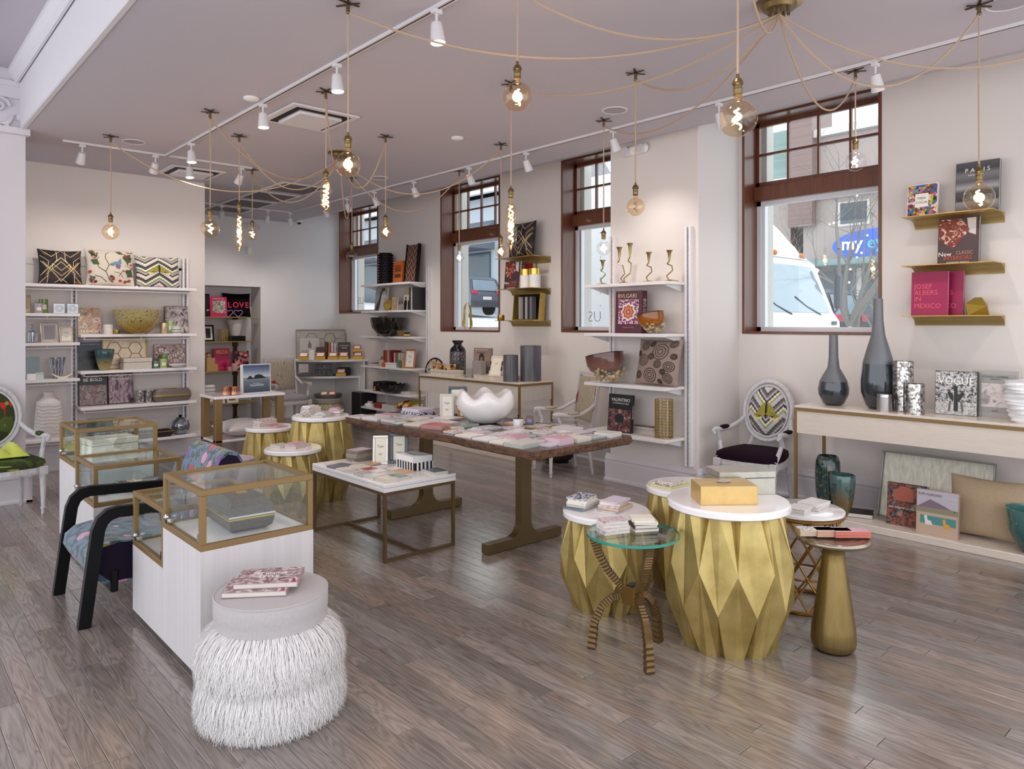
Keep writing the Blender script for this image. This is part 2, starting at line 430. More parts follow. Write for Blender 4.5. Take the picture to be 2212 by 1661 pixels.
# baseboards
BP = [(0, 0), (.05, 0), (.05, .018), (.034, .032), (.028, .036), (.028, .2), (.022, .21), (.022, .222), (.03, .228), (.03, .238), (.018, .262), (.01, .285), (0, .29)]
def base_run(name, a, bpt, nx, ny):
    vs = []; n = len(BP)
    for p in (a, bpt):
        for d, z in BP: vs.append((p[0]+nx*d, p[1]+ny*d, z))
    return struct(B().add(vs, [tuple(range(n)), tuple(range(2*n-1, n-1, -1))]+[(i, (i+1) % n, n+(i+1) % n, n+i) for i in range(n)]).build(name, TRIM))
base_run('baseboard_right', (XW, -1.5), (XW, 4.057), -1, 0)
base_run('baseboard_right_far', (XW, 5.18), (XW, YB), -1, 0)
base_run('baseboard_left', (1.19, YL), (3.4, YL), 0, -1)
base_run('baseboard_back', (NX1, YB), (XW, YB), 0, -1)
base_run('baseboard_pier', (6.1, 4.007), (6.1, 5.23), -1, 0)
base_run('baseboard_pier_side', (6.05, 4.057), (XW, 4.057), 0, -1)
base_run('baseboard_column', (-.6, 8.3), (1.24, 8.3), 0, -1)
base_run('baseboard_column_side', (1.19, 8.25), (1.19, 8.9), 1, 0)

# ---- windows
GRAN = pat('granite', 'noise', ['#a39d97', '#c9c4be', '#b7b1aa'], 60, .8)
def window(i, y0, y1, s, zt):
    wn = group_struct('window_%d' % i)
    X0, X1 = XW-.012, XW+.3
    top = CW-.015
    B().rbox(X0, X1, y1-.028, y1, s, top, .003).build('jamb', WOODF, wn)
    B().rbox(X0, X1, y0, y0+.028, s, top, .003).build('jamb', WOODF, wn)
    B().rbox(X0, X1, y0+.028, y1-.028, top-.028, top, .003).build('head', WOODF, wn)
    B().rbox(X0, X1, y0+.028, y1-.028, s, s+.025, .003).build('sill', WOODF, wn)
    B().rbox(X1-.13, X1, y0+.028, y1-.028, zt, zt+.15, .006).build('transom', WOODF, wn)
    a, b_, z0, z1 = y0+.028, y1-.028, zt+.15, top-.028
    f = B(); fx0, fx1 = X1-.075, X1-.03; t = .05
    f.box(fx0, fx1, a, b_, z0, z0+t).box(fx0, fx1, a, b_, z1-t*.8, z1).box(fx0, fx1, a, a+t*.7, z0, z1).box(fx0, fx1, b_-t*.7, b_, z0, z1)
    f.build('sash_frame', WOODF, wn)
    ia, ib, iz0, iz1 = a+t*.7, b_-t*.7, z0+t, z1-t*.8
    for k in range(1, 4):
        c = ia+(ib-ia)*k/4; B().box(fx0+.005, fx1-.005, c-.011, c+.011, iz0, iz1).build('muntin', WOODF, wn)
    zm = (iz0+iz1)/2
    B().box(fx0+.004, fx1-.004, ia, ib, zm-.012, zm+.012).build('muntin', WOODF, wn)
    for k in range(4):
        for zz in ((iz0, zm), (zm, iz1)):
            B().box(fx0+.02, fx0+.024, ia+(ib-ia)*k/4, ia+(ib-ia)*(k+1)/4, *zz).build('pane', GLASS, wn)
    l = B(); z0, z1 = s+.025, zt; fx0 = X1-.06
    l.box(fx0, X1, a, b_, z0, z0+.045).box(fx0, X1, a, b_, z1-.045, z1).box(fx0, X1, a, a+.045, z0, z1).box(fx0, X1, b_-.045, b_, z0, z1)
    l.box(fx0+.03, X1+.03, b_-.075, b_-.045, z0+.045, z1-.045)
    l.build('fixed_frame', ALU, wn)
    B().box(fx0+.03, fx0+.036, a+.045, b_-.045, z0+.045, z1-.045).build('pane', GLASS, wn)
    B().box(X1+.06, X1+.2, y1-.075, y1+.2, s-.5, top+.2).build('stone_reveal', GRAN, wn)
    return wn
wins = [window(i+1, y0, y1, s, 2.99) for i, (y0, y1, s) in enumerate(WIN)]
DECAL = mat('grey_window_decal', '#77777c', .5)
lettering('US', .2, DECAL, wins[1], (XW+.262, 6.3, 1.79), (PI/2, 0, -PI/2), flip=True, name='window_lettering', bold=-.004)
lettering('US', .2, DECAL, wins[3], (XW+.262, 12.22, 2.14), (PI/2, 0, -PI/2), flip=True, name='window_lettering', bold=-.004)
# ================================================================== generic builders
def book(label, w_, h_, t_, m, loc, rz=0, rx=-.12, titles=(), art=(), lie=False, group=None, spine='L', name='book', cat='book', pages=None, spine_text=None):
    if lie: loc = (loc[0], loc[1], loc[2]+t_); rx = -PI/2
    r = thing(name, label, cat, loc, rz, group, rx)
    b = .0025; x0, x1 = -w_/2, w_/2
    c = B().rbox(x0, x1, 0, b, 0, h_, .0008).rbox(x0, x1, t_-b, t_, 0, h_, .0008)
    sx = (x0, x0+b) if spine == 'L' else (x1-b, x1)
    c.box(sx[0], sx[1], b, t_-b, 0, h_); c.build('cover', m, r)
    p0, p1 = (x0+b, x1-.004) if spine == 'L' else (x0+.004, x1-b)
    B().box(p0, p1, b, t_-b, .003, h_-.003).build('pages', pages or PAPER, r)
    for ai, (ax0, ax1, az0, az1, am) in enumerate(art):
        B().box(x0+ax0*w_, x0+ax1*w_, -.0006-.0003*ai, .0002, az0*h_, az1*h_).build('cover_picture', am, r)
    for q in titles:
        s, size, tx, tz, tm = q[:5]
        lettering(s, size, tm, r, (x0+tx*w_, -.0012-.0003*len(art), tz*h_), align=q[5] if len(q) > 5 else 'CENTER', sx=q[6] if len(q) > 6 else 1., bold=q[7] if len(q) > 7 else 0.)
    if spine_text:
        s, size, tm = spine_text
        xs = x0-.0006 if spine == 'L' else x1+.0006
        rot = (PI/2, PI/2, -PI/2) if spine == 'L' else (PI/2, PI/2, PI/2)
        lettering(s, size, tm, r, (xs, t_/2, h_*.55), rot)
    return r

_cover = {}
def plain(hexc, rough=.4):
    k = (hexc, rough)
    if k not in _cover: _cover[k] = mat('cover_'+hexc.strip('#'), hexc, rough)
    return _cover[k]
PRINTS = {
 'grey': pat('print_grey', 'noise', ['#8d8a8e', '#cfcacb', '#b3aeb0', '#e4dfdf'], 40, .25, detail=3, const=True),
 'pink': pat('print_pink', 'noise', ['#cf8fa6', '#dba6ba', '#c77f9b'], 30, .25),
 'mauve': pat('print_mauve', 'noise', ['#a98d98', '#d9c8cd', '#c2a9b2', '#e6dadd'], 46, .25, const=True),
 'cream': pat('print_cream', 'noise', ['#d9cfbf', '#ece4d6', '#cbbfae'], 30, .3, const=True),
 'floral': pat('print_floral', 'voronoi', ['#e8dfe0', '#c9a9b0', '#ece6e4', '#8f8791', '#e9e2df', '#b7727e'], 90, .3, const=True),
 'navydot': pat('print_navy', 'voronoi', ['#2a3350', '#c9ccd6', '#39425f', '#e1e1e6'], 120, .35, const=True),
 'scribble': pat('print_scribble', 'wave', ['#e6e0dd', '#e6e0dd', '#7d787c', '#e6e0dd'], 22, .3, distort=14, detail=3, const=True),
 'teal': pat('print_teal', 'noise', ['#4c6a6d', '#7f9896', '#5e7c7c'], 12, .2),
 'red': pat('print_red', 'noise', ['#9c3b3f', '#c0575a', '#7b2c31'], 20, .3),
 'orange': pat('print_orange', 'noise', ['#c98a52', '#ddab78', '#b97640'], 20, .3),
 'white': mat('print_white', '#ece7e6', .2),
 'slate': pat('print_slate', 'noise', ['#3c4650', '#6f7c86', '#4d5963'], 14, .18),
 'map': pat('print_map', 'voronoi', ['#e2dcda', '#b9b0ae', '#d7cfcc', '#8c8385', '#efe9e6'], 60, .3, const=True),
 'lilac': pat('print_lilac', 'noise', ['#b6a9bf', '#d6cbdb', '#a79ab1'], 30, .3, const=True),
 'black': pat('print_black', 'noise', ['#17151a', '#3a363c', '#26232a'], 30, .3, const=True),
 'lime': pat('print_lime', 'noise', ['#b9bd3f', '#d2d46b'], 14, .4),
}
def cards(label, x, y, z, w_, l_, t_, rz, kind, side='#ddd6cf', group='card packs on the slab table', name='card_pack', cat='cards', frame=None):
    r = thing(name, label, cat, (x, y, z), rz, group)
    n = max(1, int(t_/.006)); b = B(); h = t_/n
    for k in range(n):
        dx, dy = rnd.uniform(-.002, .002), rnd.uniform(-.002, .002)
        b.box(-w_/2+dx, w_/2+dx, -l_/2+dy, l_/2+dy, k*h, (k+1)*h-.0008)
    b.build('card_stack', plain(side, .6), r)
    i = .006 if frame else .002
    if frame: B().box(-w_/2+.001, w_/2-.001, -l_/2+.001, l_/2-.001, t_-.0008, t_+.0002).build('border', plain(frame, .3), r)
    B().box(-w_/2+i, w_/2-i, -l_/2+i, l_/2-i, t_-.0006, t_+.0008).build('print', PRINTS[kind], r)
    return r

def pillow(label, w_, h_, t_, m, loc, rz=0, rx=-.15, name='cushion', group=None, ribbons=(), polys=(), back=None, lie=False):
    r = thing(name, label, 'cushion', loc, rz, group, rx)
    N = 18
    def S(a, b_, sgn=-1, off=0.):
        e = max(0., (1-abs(a)**2.4))*max(0., (1-abs(b_)**2.4))
        x = w_/2*a*(1-.07*(1-b_*b_)); z = h_/2+h_/2*b_*(1-.07*(1-a*a))
        return (x, sgn*(t_/2*e**.55+.004+off), z)
    vs = []; fs = []
    for sgn in (-1, 1):
        o = len(vs)
        for i in range(N+1):
            for j in range(N+1):
                aa = -math.cos(PI*i/N); bb = -math.cos(PI*j/N)
                vs.append(S(aa, bb, sgn))
        for i in range(N):
            for j in range(N):
                q = (o+i*(N+1)+j, o+(i+1)*(N+1)+j, o+(i+1)*(N+1)+j+1, o+i*(N+1)+j+1); fs.append(q)
    # edge welt between the two sheets
    M_ = (N+1)**2
    ring = [i*(N+1) for i in range(N+1)]+[N*(N+1)+j for j in range(1, N+1)]+[i*(N+1)+N for i in range(N-1, -1, -1)]+[j for j in range(N-1, 0, -1)]
    for k in range(len(ring)):
        a, b_ = ring[k], ring[(k+1) % len(ring)]; fs.append((a, b_, b_+M_, a+M_))
    B().add(vs, fs).build('cushion_body', m, r, True, ang=60)
    for pts, hw, rm in ribbons:
        bb = B()
        for (a0, b0), (a1, b1) in zip(pts[:-1], pts[1:]):
            n = max(2, int(math.hypot(a1-a0, b1-b0)*9)); L = math.hypot((a1-a0)*w_, (b1-b0)*h_) or 1
            nx, nz = -(b1-b0)*h_/L*hw/(w_/2), (a1-a0)*w_/L*hw/(h_/2)
            V_ = []; F_ = []
            for k in range(n+1):
                q = k/n; a, b_ = a0+(a1-a0)*q, b0+(b1-b0)*q
                for sg in (-1, 1): V_.append(S(max(-.985, min(.985, a+sg*nx)), max(-.985, min(.985, b_+sg*nz)), -1, .0022))
            for k in range(n): F_.append((2*k, 2*k+1, 2*k+3, 2*k+2))
            bb.add(V_, F_)
        bb.build('printed_line', rm, r)
    for pi_, (poly, pm, nm) in enumerate(polys):
        cx = sum(p[0] for p in poly)/len(poly); cy = sum(p[1] for p in poly)/len(poly); V_ = [S(cx, cy, -1, .006+.0008*pi_)]; F_ = []
        n = len(poly); K = 4
        for k in range(1, K+1):
            for p in poly: V_.append(S(cx+(p[0]-cx)*k/K, cy+(p[1]-cy)*k/K, -1, .006+.0008*pi_))
        for i in range(n):
            F_.append((0, 1+i, 1+(i+1) % n))
            for k in range(K-1): F_.append((1+k*n+i, 1+k*n+(i+1) % n, 1+(k+1)*n+(i+1) % n, 1+(k+1)*n+i))
        B().add(V_, F_).build(nm, pm, r)
    return r
GOLDL = mat('pale_gold_line', '#e2cf94', .5, .2)
DECO = pat('dark_feather_print', 'noise', ['#15100f', '#1d1720', '#3a2a33', '#17131a', '#6b4330', '#1a1418'], 9, .7, detail=3, const=True)
def deco_lines():
    L = []
    for s in (-1, 1):
        L += [([(s*.62, -1), (s*.62, -.3), (s*.2, .35), (s*.2, 1)], .003, GOLDL), ([(s*.95, -.55), (s*.62, -.15), (s*.95, .3)], .003, GOLDL),
              ([(0, .95), (s*.45, .55), (s*.9, .95)], .003, GOLDL), ([(0, .5), (s*.85, -.4)], .0035, GOLDL), ([(0, .25), (s*.7, -.5)], .003, GOLDL),
              ([(0, -.9), (s*.85, .25)], .0035, GOLDL), ([(0, -.6), (s*.42, -.2), (s*.42, .12), (0, -.28)], .0028, GOLDL),
              ([(0, -.75), (s*.3, -.98)], .003, GOLDL), ([(s*.62, -.55), (s*.95, -.95)], .003, GOLDL), ([(s*.95, .6), (s*.6, .28), (s*.6, .0)], .0028, GOLDL)]
    return L
MOTHY = pat('moth_wing', 'noise', ['#6d6420', '#a39a3a', '#8a7f2c', '#565122'], 24, .7)
MOTHD = mat('moth_body', '#2b2716', .8)
MOTHC = mat('moth_cream', '#d9cfa2', .8)
def moth(s=1., dz=0.):
    q = lambda pts: [(a*s, b*s+dz) for a, b in pts]
    return [(q([(0, .42), (-.2, .3), (-.68, -.2), (-.6, -.42), (-.2, -.25), (0, -.1)]), MOTHY, 'moth_wing'),
            (q([(0, .42), (.2, .3), (.68, -.2), (.6, -.42), (.2, -.25), (0, -.1)]), MOTHY, 'moth_wing'),
            (q([(-.68, -.2), (-.6, -.44), (-.2, -.28), (-.22, -.22), (-.56, -.35), (-.62, -.2)]), MOTHC, 'wing_border'), (q([(.68, -.2), (.6, -.44), (.2, -.28), (.22, -.22), (.56, -.35), (.62, -.2)]), MOTHC, 'wing_border'),
            (q([(-.05, .45), (.05, .45), (.06, 0), (.02, -.3), (-.02, -.3), (-.06, 0)]), MOTHD, 'moth_body'),
            (q([(-.48, -.12), (-.36, -.2), (-.2, -.16), (-.34, -.26)]), MOTHD, 'moth_eyespot'), (q([(.48, -.12), (.36, -.2), (.2, -.16), (.34, -.26)]), MOTHD, 'moth_eyespot')]
CHEV = zigzag('chevron_weave', ['#3d3a34', '#cfc6d3', '#e4dfb9', '#463042', '#b6acc0', '#7f8f62', '#e8e3cf', '#54504a'], 6.5, .6, 6.2)

def strands(name, m, parent, n, roots, seed, wid=.0035, seg=7, curl=.012):
    """woolly strands as tapered ribbons; roots(rng) -> (angle, r0, z0, bulge, z1)"""
    R_ = random.Random(seed); V_ = []; F_ = []
    for _ in range(n):
        a, r0, z0, bul, z1 = roots(R_); o = len(V_); ph = R_.random()*6.28; cu = curl*R_.uniform(.3, 1.3); da = R_.uniform(-.13, .13)
        ww = wid*R_.uniform(.6, 1.2)
        for k in range(seg+1):
            t = k/seg
            r = r0+bul*math.sin(min(1., t*1.15)*PI*.62)-.02*t*t; z = z0+.018*math.sin(t*PI)*(1-t)+(z1-z0)*t**1.25
            aa = a+da*t+cu*2.2*t*t*math.sin(ph+t*11); r += cu*t*t*math.cos(ph*1.7+t*13)
            if z < .002: z = .002+.004*R_.random()
            wv = ww*(1-.75*t)
            for s in (-1, 1): V_.append((r*math.cos(aa)-s*wv*math.sin(aa), r*math.sin(aa)+s*wv*math.cos(aa), z))
        for k in range(seg): F_.append((o+2*k, o+2*k+1, o+2*k+3, o+2*k+2))
    me = bpy.data.meshes.new(name); me.from_pydata(V_, [], F_); me.update(); me.materials.append(m)
    me.polygons.foreach_set('use_smooth', [True]*len(me.polygons))
    ob = bpy.data.objects.new(name, me); col.objects.link(ob); ob.parent = parent; ob['kind'] = 'stuff'
    return ob

def lathed(name, label, cat, prof, m, loc, n=28, group=None, ang=50):
    """a turned thing in one piece"""
    o = B().lathe(prof, n).build(name, m, None, True, loc, ang=ang); return tag(o, label, cat, group)

def shell(prof, th=.004):
    """double a profile so that the vessel has an inside"""
    return prof+[(max(r-th, 0.0005), z) for r, z in reversed(prof)][:-1]+[(0.0005, prof[0][1]+th)]

# ---------------- seating
def louis(label, loc, rz, frame, seat_m, back_m, pad_m, kind='oval', scale=1., cat='chair', name='armchair', polys=(), group=None, arms=True):
    r = thing(name, label, cat, loc, rz, group); r.scale = (scale,)*3
    def leg(x, y, sx, sy, front):
        pr = [(.013, 0), (.017, .01), (.014, .04), (.021, .05), (.021, .06), (.016, .07), (.027, .3), (.028, .34), (.033, .345), (.033, .36)]
        if not front: pr = [(.015, 0), (.017, .02), (.024, .36)]
        b = B().lathe(pr, 12); b.v = [(px+x+sx*(1-pz/.36), py+y+sy*(1-pz/.36), pz) for px, py, pz in b.v]; return b
    for sx in (-1, 1):
        leg(sx*.27, -.25, 0, 0, True).build('leg', frame, r, True)
        leg(sx*.22, .22, sx*.02, .05, False).build('leg', frame, r, True)
        B().rbox(sx*.27-.034, sx*.27+.034, -.285, -.217, .355, .43, .006).build('corner_block', frame, r)
    poly = [(-.3, -.24), (-.2, -.29), (0, -.31), (.2, -.29), (.3, -.24), (.285, .0), (.24, .22), (0, .25), (-.24, .22), (-.285, 0)]
    f = B().prism(poly, .365, .425); f.prism([(p[0]*1.02, p[1]*1.02) for p in poly], .378, .392); f.build('seat_frame', frame, r)
    b = B(); n = len(poly); V_ = []; F_ = []
    for k, (sc_, z) in enumerate(((.96, .42), (.985, .45), (.96, .49), (.8, .515), (.5, .527), (.02, .53))):
        V_ += [(p[0]*sc_, p[1]*sc_, z) for p in poly]
        if k: F_ += [((k-1)*n+i, (k-1)*n+(i+1) % n, k*n+(i+1) % n, k*n+i) for i in range(n)]
    b.add(V_, F_).build('seat', seat_m, r, True, ang=70)
    tilt = .16
    def bk(x, z, y=0.): return (x, .24+tilt*(z-.45)+y, z)
    if kind == 'oval':
        cz, rx_, rzz = .845, .235, .285
        ring = [bk(rx_*math.cos(t), cz+rzz*math.sin(t)) for t in [2*PI*k/36 for k in range(36)]]
        B().tube(ring, .032, 8, True, .8).build('back_frame', frame, r, True)
        ring2 = [bk(.86*rx_*math.cos(t), cz+.87*rzz*math.sin(t), -.022) for t in [2*PI*k/36 for k in range(36)]]
        B().tube(ring2, .01, 6, True).build('back_bead', frame, r, True)
        V_ = []; F_ = []
        for k, (s, d) in enumerate(((.86, -.012), (.7, -.038), (.4, -.052), (.01, -.056))):
            V_ += [bk(s*rx_*math.cos(2*PI*i/30), cz+s*rzz*math.sin(2*PI*i/30), d) for i in range(30)]
            if k: F_ += [((k-1)*30+i, (k-1)*30+(i+1) % 30, k*30+(i+1) % 30, k*30+i) for i in range(30)]
        F_.append(tuple(range(29, -1, -1)))
        B().add(V_, F_).build('back_pad', back_m, r, True, ang=70)
        for (poly2, pm, nm) in polys:
            cx = sum(p[0] for p in poly2)/len(poly2); cy = sum(p[1] for p in poly2)/len(poly2); n2 = len(poly2); V_ = []; F_ = []
            def ps(a, c):
                e = min(1., a*a+c*c); return bk(a*.86*rx_, cz+c*.87*rzz, -.014-.046*(1-e)**.8-.002)
            V_.append(ps(cx, cy))
            for k in range(1, 4): V_ += [ps(cx+(p[0]-cx)*k/3, cy+(p[1]-cy)*k/3) for p in poly2]
            for i in range(n2):
                F_.append((0, 1+i, 1+(i+1) % n2))
                for k in range(2): F_.append((1+k*n2+i, 1+k*n2+(i+1) % n2, 1+(k+1)*n2+(i+1) % n2, 1+(k+1)*n2+i))
            B().add(V_, F_).build(nm, pm, r)
        for sx in (-1, 1): B().tube([bk(sx*.2, .38), bk(sx*.17, .5), bk(sx*.13, .61)], .021, 8).build('back_post', frame, r, True)
        ax, az = .225, .78
    else:
        fw_ = B()
        for sx in (-1, 1):
            q = B(); q.tube([bk(sx*.255, .38), bk(sx*.265, .55), bk(sx*.27, 1.13)], .024, 4, sq=1.).build('back_post', frame, r)
        B().tube([bk(-.28, 1.12), bk(.28, 1.12)], .026, 4).build('back_rail', frame, r)
        B().tube([bk(-.27, .55), bk(.27, .55)], .022, 4).build('back_rail', frame, r)
        V_ = []; F_ = []; rc = [(-.235, .585), (.235, .585), (.235, 1.085), (-.235, 1.085)]
        for k, (s, d) in enumerate(((1, .01), (1, -.02), (.92, -.034), (.5, -.042), (.02, -.044))):
            for (a, z) in rc: V_.append(bk(a*s, .835+(z-.835)*s, d))
            if k: F_ += [((k-1)*4+i, (k-1)*4+(i+1) % 4, k*4+(i+1) % 4, k*4+i) for i in range(4)]
        F_.append((3, 2, 1, 0)); B().add(V_, F_).build('back_pad', back_m, r, True, ang=50)
        for (pl_, pm, nm) in polys:
            V_ = [bk(a*.235, .835+c*.25, -.047) for a, c in pl_]; B().add(V_, [tuple(range(len(V_)))]).build(nm, pm, r)
        ax, az = .265, .79
    for sx in (-1, 1):
        yb = .24+tilt*(az-.45)
        p = [(sx*ax, yb-.01, az), (sx*(ax+.03), yb-.09, az-.05), (sx*.3, .1, az-.1), (sx*.315, -.06, az-.105), (sx*.315, -.19, az-.09), (sx*.313, -.235, az-.098), (sx*.31, -.235, az-.125), (sx*.31, -.21, az-.13)]
        B().tube(p, [.02, .02, .022, .024, .026, .026, .02, .012], 8).build('arm', frame, r, True)
        B().tube([(sx*.305, -.19, az-.1), (sx*.3, -.14, .58), (sx*.28, -.16, .5), (sx*.27, -.23, .43)], [.022, .02, .022, .026], 8).build('arm_post', frame, r, True)
        B().ball((sx*.31, -.02, az-.085), .03, 12, .75, 3.6, 1.05).build('arm_pad', pad_m, r, True)
    return r

def drum(label, loc, H_, Rm, Rt, N=11, group='faceted gold drum tables', rz=0.):
    r = thing('drum_table', label, 'side table', loc, rz, group)
    V_ = []; F_ = []; top = H_-.045; h = PI/N; e = h*.68
    def pt(ang, rr, z): V_.append((Rm*rr*math.cos(ang), Rm*rr*math.sin(ang), z)); return len(V_)-1
    g = []
    for k in range(N):
        a = 2*PI*k/N
        g.append(dict(T=pt(a, .83, top), L=pt(a-e, .79, top), E=pt(a+e, .79, top), U=pt(a+h, .68, top), P=pt(a, .97, top*.34), Q=pt(a+h, .985, top*.63),
                      B=pt(a, .55, 0.), F=pt(a+h-e, .69, 0.), C=pt(a+h, .73, 0.), G=pt(a+h+e, .69, 0.)))
    for k in range(N):
        c, d, p = g[k], g[(k+1) % N], g[k-1]
        F_ += [(c['T'], c['P'], c['Q'], c['E']), (c['L'], p['Q'], c['P'], c['T']), (c['E'], c['Q'], c['U']), (c['U'], c['Q'], d['L']),
               (c['Q'], c['P'], c['F'], c['C']), (c['Q'], c['C'], c['G'], d['P']), (c['P'], c['B'], c['F']), (d['P'], c['G'], d['B'])]
    F_.append(tuple(x for c in g for x in (c['B'], c['F'], c['C'], c['G']))[::-1]); F_.append(tuple(x for c in g for x in (c['L'], c['T'], c['E'], c['U'])))
    B().add(V_, F_).build('drum_body', GOLDLEAF, r)
    t = .042
    B().lathe([(Rt-.012, H_-t), (Rt, H_-t+.008), (Rt, H_-.01), (Rt-.01, H_), (.001, H_)], 48).build('table_top', WHITEL, r, True)
    return r
# ================================================================== left side: shelf wall
def wall_shelf(label, x0, x1, z, y0=9.5, y1=9.85, rail=True, group='shelves on the left wall'):
    r = thing('wall_shelf', label, 'shelf', (0, 0, 0), 0, group)
    B().rbox(x0, x1, y0, y1-.012, z-.03, z, .004).build('shelf_board', SHELFM, r)
    B().rbox(x0, x1, y0-.006, y0, z-.032, z+.001, .002).build('front_lip', SHELFW, r)
    for x in (x0+.06, x1-.06):
        B().prism([(y0+.03, z-.03), (y1-.012, z-.03), (y1-.012, z-.1)], x-.004, x+.004, 'x').build('bracket', SHELFW, r)
    if rail:
        b = B().tube([(x0+.03, y0+.02, z-.06), (x1-.03, y0+.02, z-.06)], .005, 6)
        for k in range(3): xx = x0+.04+(x1-x0-.08)*k/2; b.tube([(xx, y0+.02, z-.06), (xx, y0+.02, z-.03)], .004, 6)
        b.build('hanging_rail', SHELFW, r, True)
    return r
SLOT = mat('shadow_slot', '#8f8a8e', .6)
LZ = {'T': 2.15, 'L1': 1.82, 'L2': 1.49, 'L3': 1.08, 'L4': .41, 'M2': 1.58, 'M3': 1.155, 'M4': .735, 'M5': .31}
wall_shelf('long top shelf on the left wall carrying three patterned cushions', 1.25, 3.18, LZ['T'])
wall_shelf('short left shelf holding green and lilac candles', 1.25, 1.885, LZ['L1'])
wall_shelf('short left shelf holding silver picture frames', 1.25, 1.885, LZ['L2'])
wall_shelf('short left shelf holding a cut glass vase', 1.25, 1.885, LZ['L3'])
wall_shelf('lowest short left shelf under the white textured vase', 1.25, 1.885, LZ['L4'])
wall_shelf('wide left shelf under the speckled amber bowl', 1.895, 3.18, LZ['M2'])
wall_shelf('wide left shelf under the hexagon tray and teal vase', 1.895, 3.18, LZ['M3'])
wall_shelf('wide left shelf under the beaded evening clutch', 1.895, 3.18, LZ['M4'])
wall_shelf('lowest wide left shelf under the mirrored round vase', 1.895, 3.18, LZ['M5'], rail=False)
for x, lb in ((1.885, 'white slotted shelf upright between the left wall bays'), (3.14, 'white slotted shelf upright at the right end of the left wall')):
    r = thing('shelf_upright', lb, 'upright', (x, 0, 0), 0, 'shelf uprights on the left wall')
    B().box(-.035, -.012, 9.8, 9.85, .3, 2.55).build('upright_rail', SHELFW, r); B().box(.012, .035, 9.8, 9.85, .3, 2.55).build('upright_rail', SHELFW, r)
    b = B()
    for k in range(44): b.box(-.006, .006, 9.815, 9.825, .32+k*.05, .345+k*.05)
    b.build('slot_strip', SLOT, r)
YF = 9.62
pillow('dark square cushion with gold art-deco lines, leftmost on the top shelf', .44, .41, .15, DECO, (1.72, YF+.03, LZ['T']), 0, -.16, ribbons=deco_lines(), group='cushions on the top shelf')
GARD = pat('garden_linen', 'noise', ['#cbbfb2', '#d4c9bd', '#c6baad'], 60, .9)
LEAF = mat('leaf_print', '#3f5a37', .8); TWIG = mat('twig_print', '#57514a', .85); BFLY = mat('butterfly_print', '#5d8ea0', .7); BFLP = mat('butterfly_lilac', '#6f5a96', .7); REDP = mat('red_flower_print', '#a8352c', .8)
rb = [([(-.1, -.7), (-.25, -.3), (-.55, -.05), (-.62, .3)], .004, TWIG), ([(-.25, -.3), (-.1, .1), (-.25, .5), (-.2, .75)], .004, TWIG), ([(-.1, .1), (.1, .05)], .003, TWIG),
      ([(-.7, -.5), (-.45, -.6), (-.2, -.85)], .004, TWIG), ([(.3, -.55), (.5, -.2), (.75, -.3)], .003, TWIG), ([(.1, -.3), (.35, -.35), (.5, -.6)], .003, TWIG), ([(-.2, .75), (-.05, .85)], .003, TWIG), ([(-.62, .3), (-.5, .55)], .003, TWIG)]
po = [([(-.9, .85), (-.7, .8), (-.6, .55), (-.78, .6)], LEAF, 'leaf_print'), ([(-.85, .35), (-.6, .4), (-.5, .1), (-.75, .1)], LEAF, 'leaf_print'), ([(.2, .9), (.4, .92), (.55, .75), (.35, .75)], LEAF, 'leaf_print'),
      ([(.5, .6), (.85, .75), (.9, .3), (.65, .3)], LEAF, 'leaf_print'), ([(.6, -.2), (.9, -.1), (.95, -.5), (.7, -.55)], LEAF, 'leaf_print'),
      ([(-.05, .18), (.2, .3), (.22, .12), (0, .08)], BFLY, 'butterfly_wing'), ([(.22, .25), (.42, .5), (.45, .2), (.25, .1)], BFLY, 'butterfly_wing'), ([(.18, .1), (.42, .1), (.35, -.12), (.2, -.05)], BFLP, 'butterfly_wing')]
for i, (a, c) in enumerate([(-.02, -.58), (.06, -.72), (-.8, -.75), (-.65, -.85), (.75, -.75), (.55, -.85), (.85, .5), (.35, -.8), (-.9, -.3)]):
    po.append(([(a+.08*math.cos(t*PI/3), c+.08*math.sin(t*PI/3)) for t in range(6)], REDP if i % 3 else mat('berry_print%d' % i, '#6d2b33', .8), 'flower_print'))
R_ = random.Random(31)
for k in range(34):
    c0 = R_.choice(((-.75, .65), (.7, .7), (.75, -.6), (-.75, -.7), (-.1, -.8), (.3, -.4), (.8, 0))); a, c = c0[0]+R_.uniform(-.2, .2), c0[1]+R_.uniform(-.25, .25); th = R_.random()*6.28; L_ = R_.uniform(.07, .15)
    a, c = max(-.85, min(.85, a)), max(-.85, min(.85, c))
    po.append(([(a+L_*math.cos(th), c+L_*math.sin(th)), (a-.04*math.sin(th), c+.04*math.cos(th)), (a-L_*math.cos(th), c-L_*math.sin(th)), (a+.04*math.sin(th), c-.04*math.cos(th))], (LEAF, TWIG, REDP)[k % 3], 'leaf_print'))
pillow('cream cushion printed with branches, red flowers and a butterfly', .53, .45, .16, GARD, (2.235, YF+.03, LZ['T']), 0, -.16, ribbons=rb, polys=po, group='cushions on the top shelf')
pillow('chevron cushion with an olive moth, rightmost on the top shelf', .52, .4, .15, CHEV, (2.77, YF+.03, LZ['T']), 0, -.2, polys=moth(.8, .05), group='cushions on the top shelf')

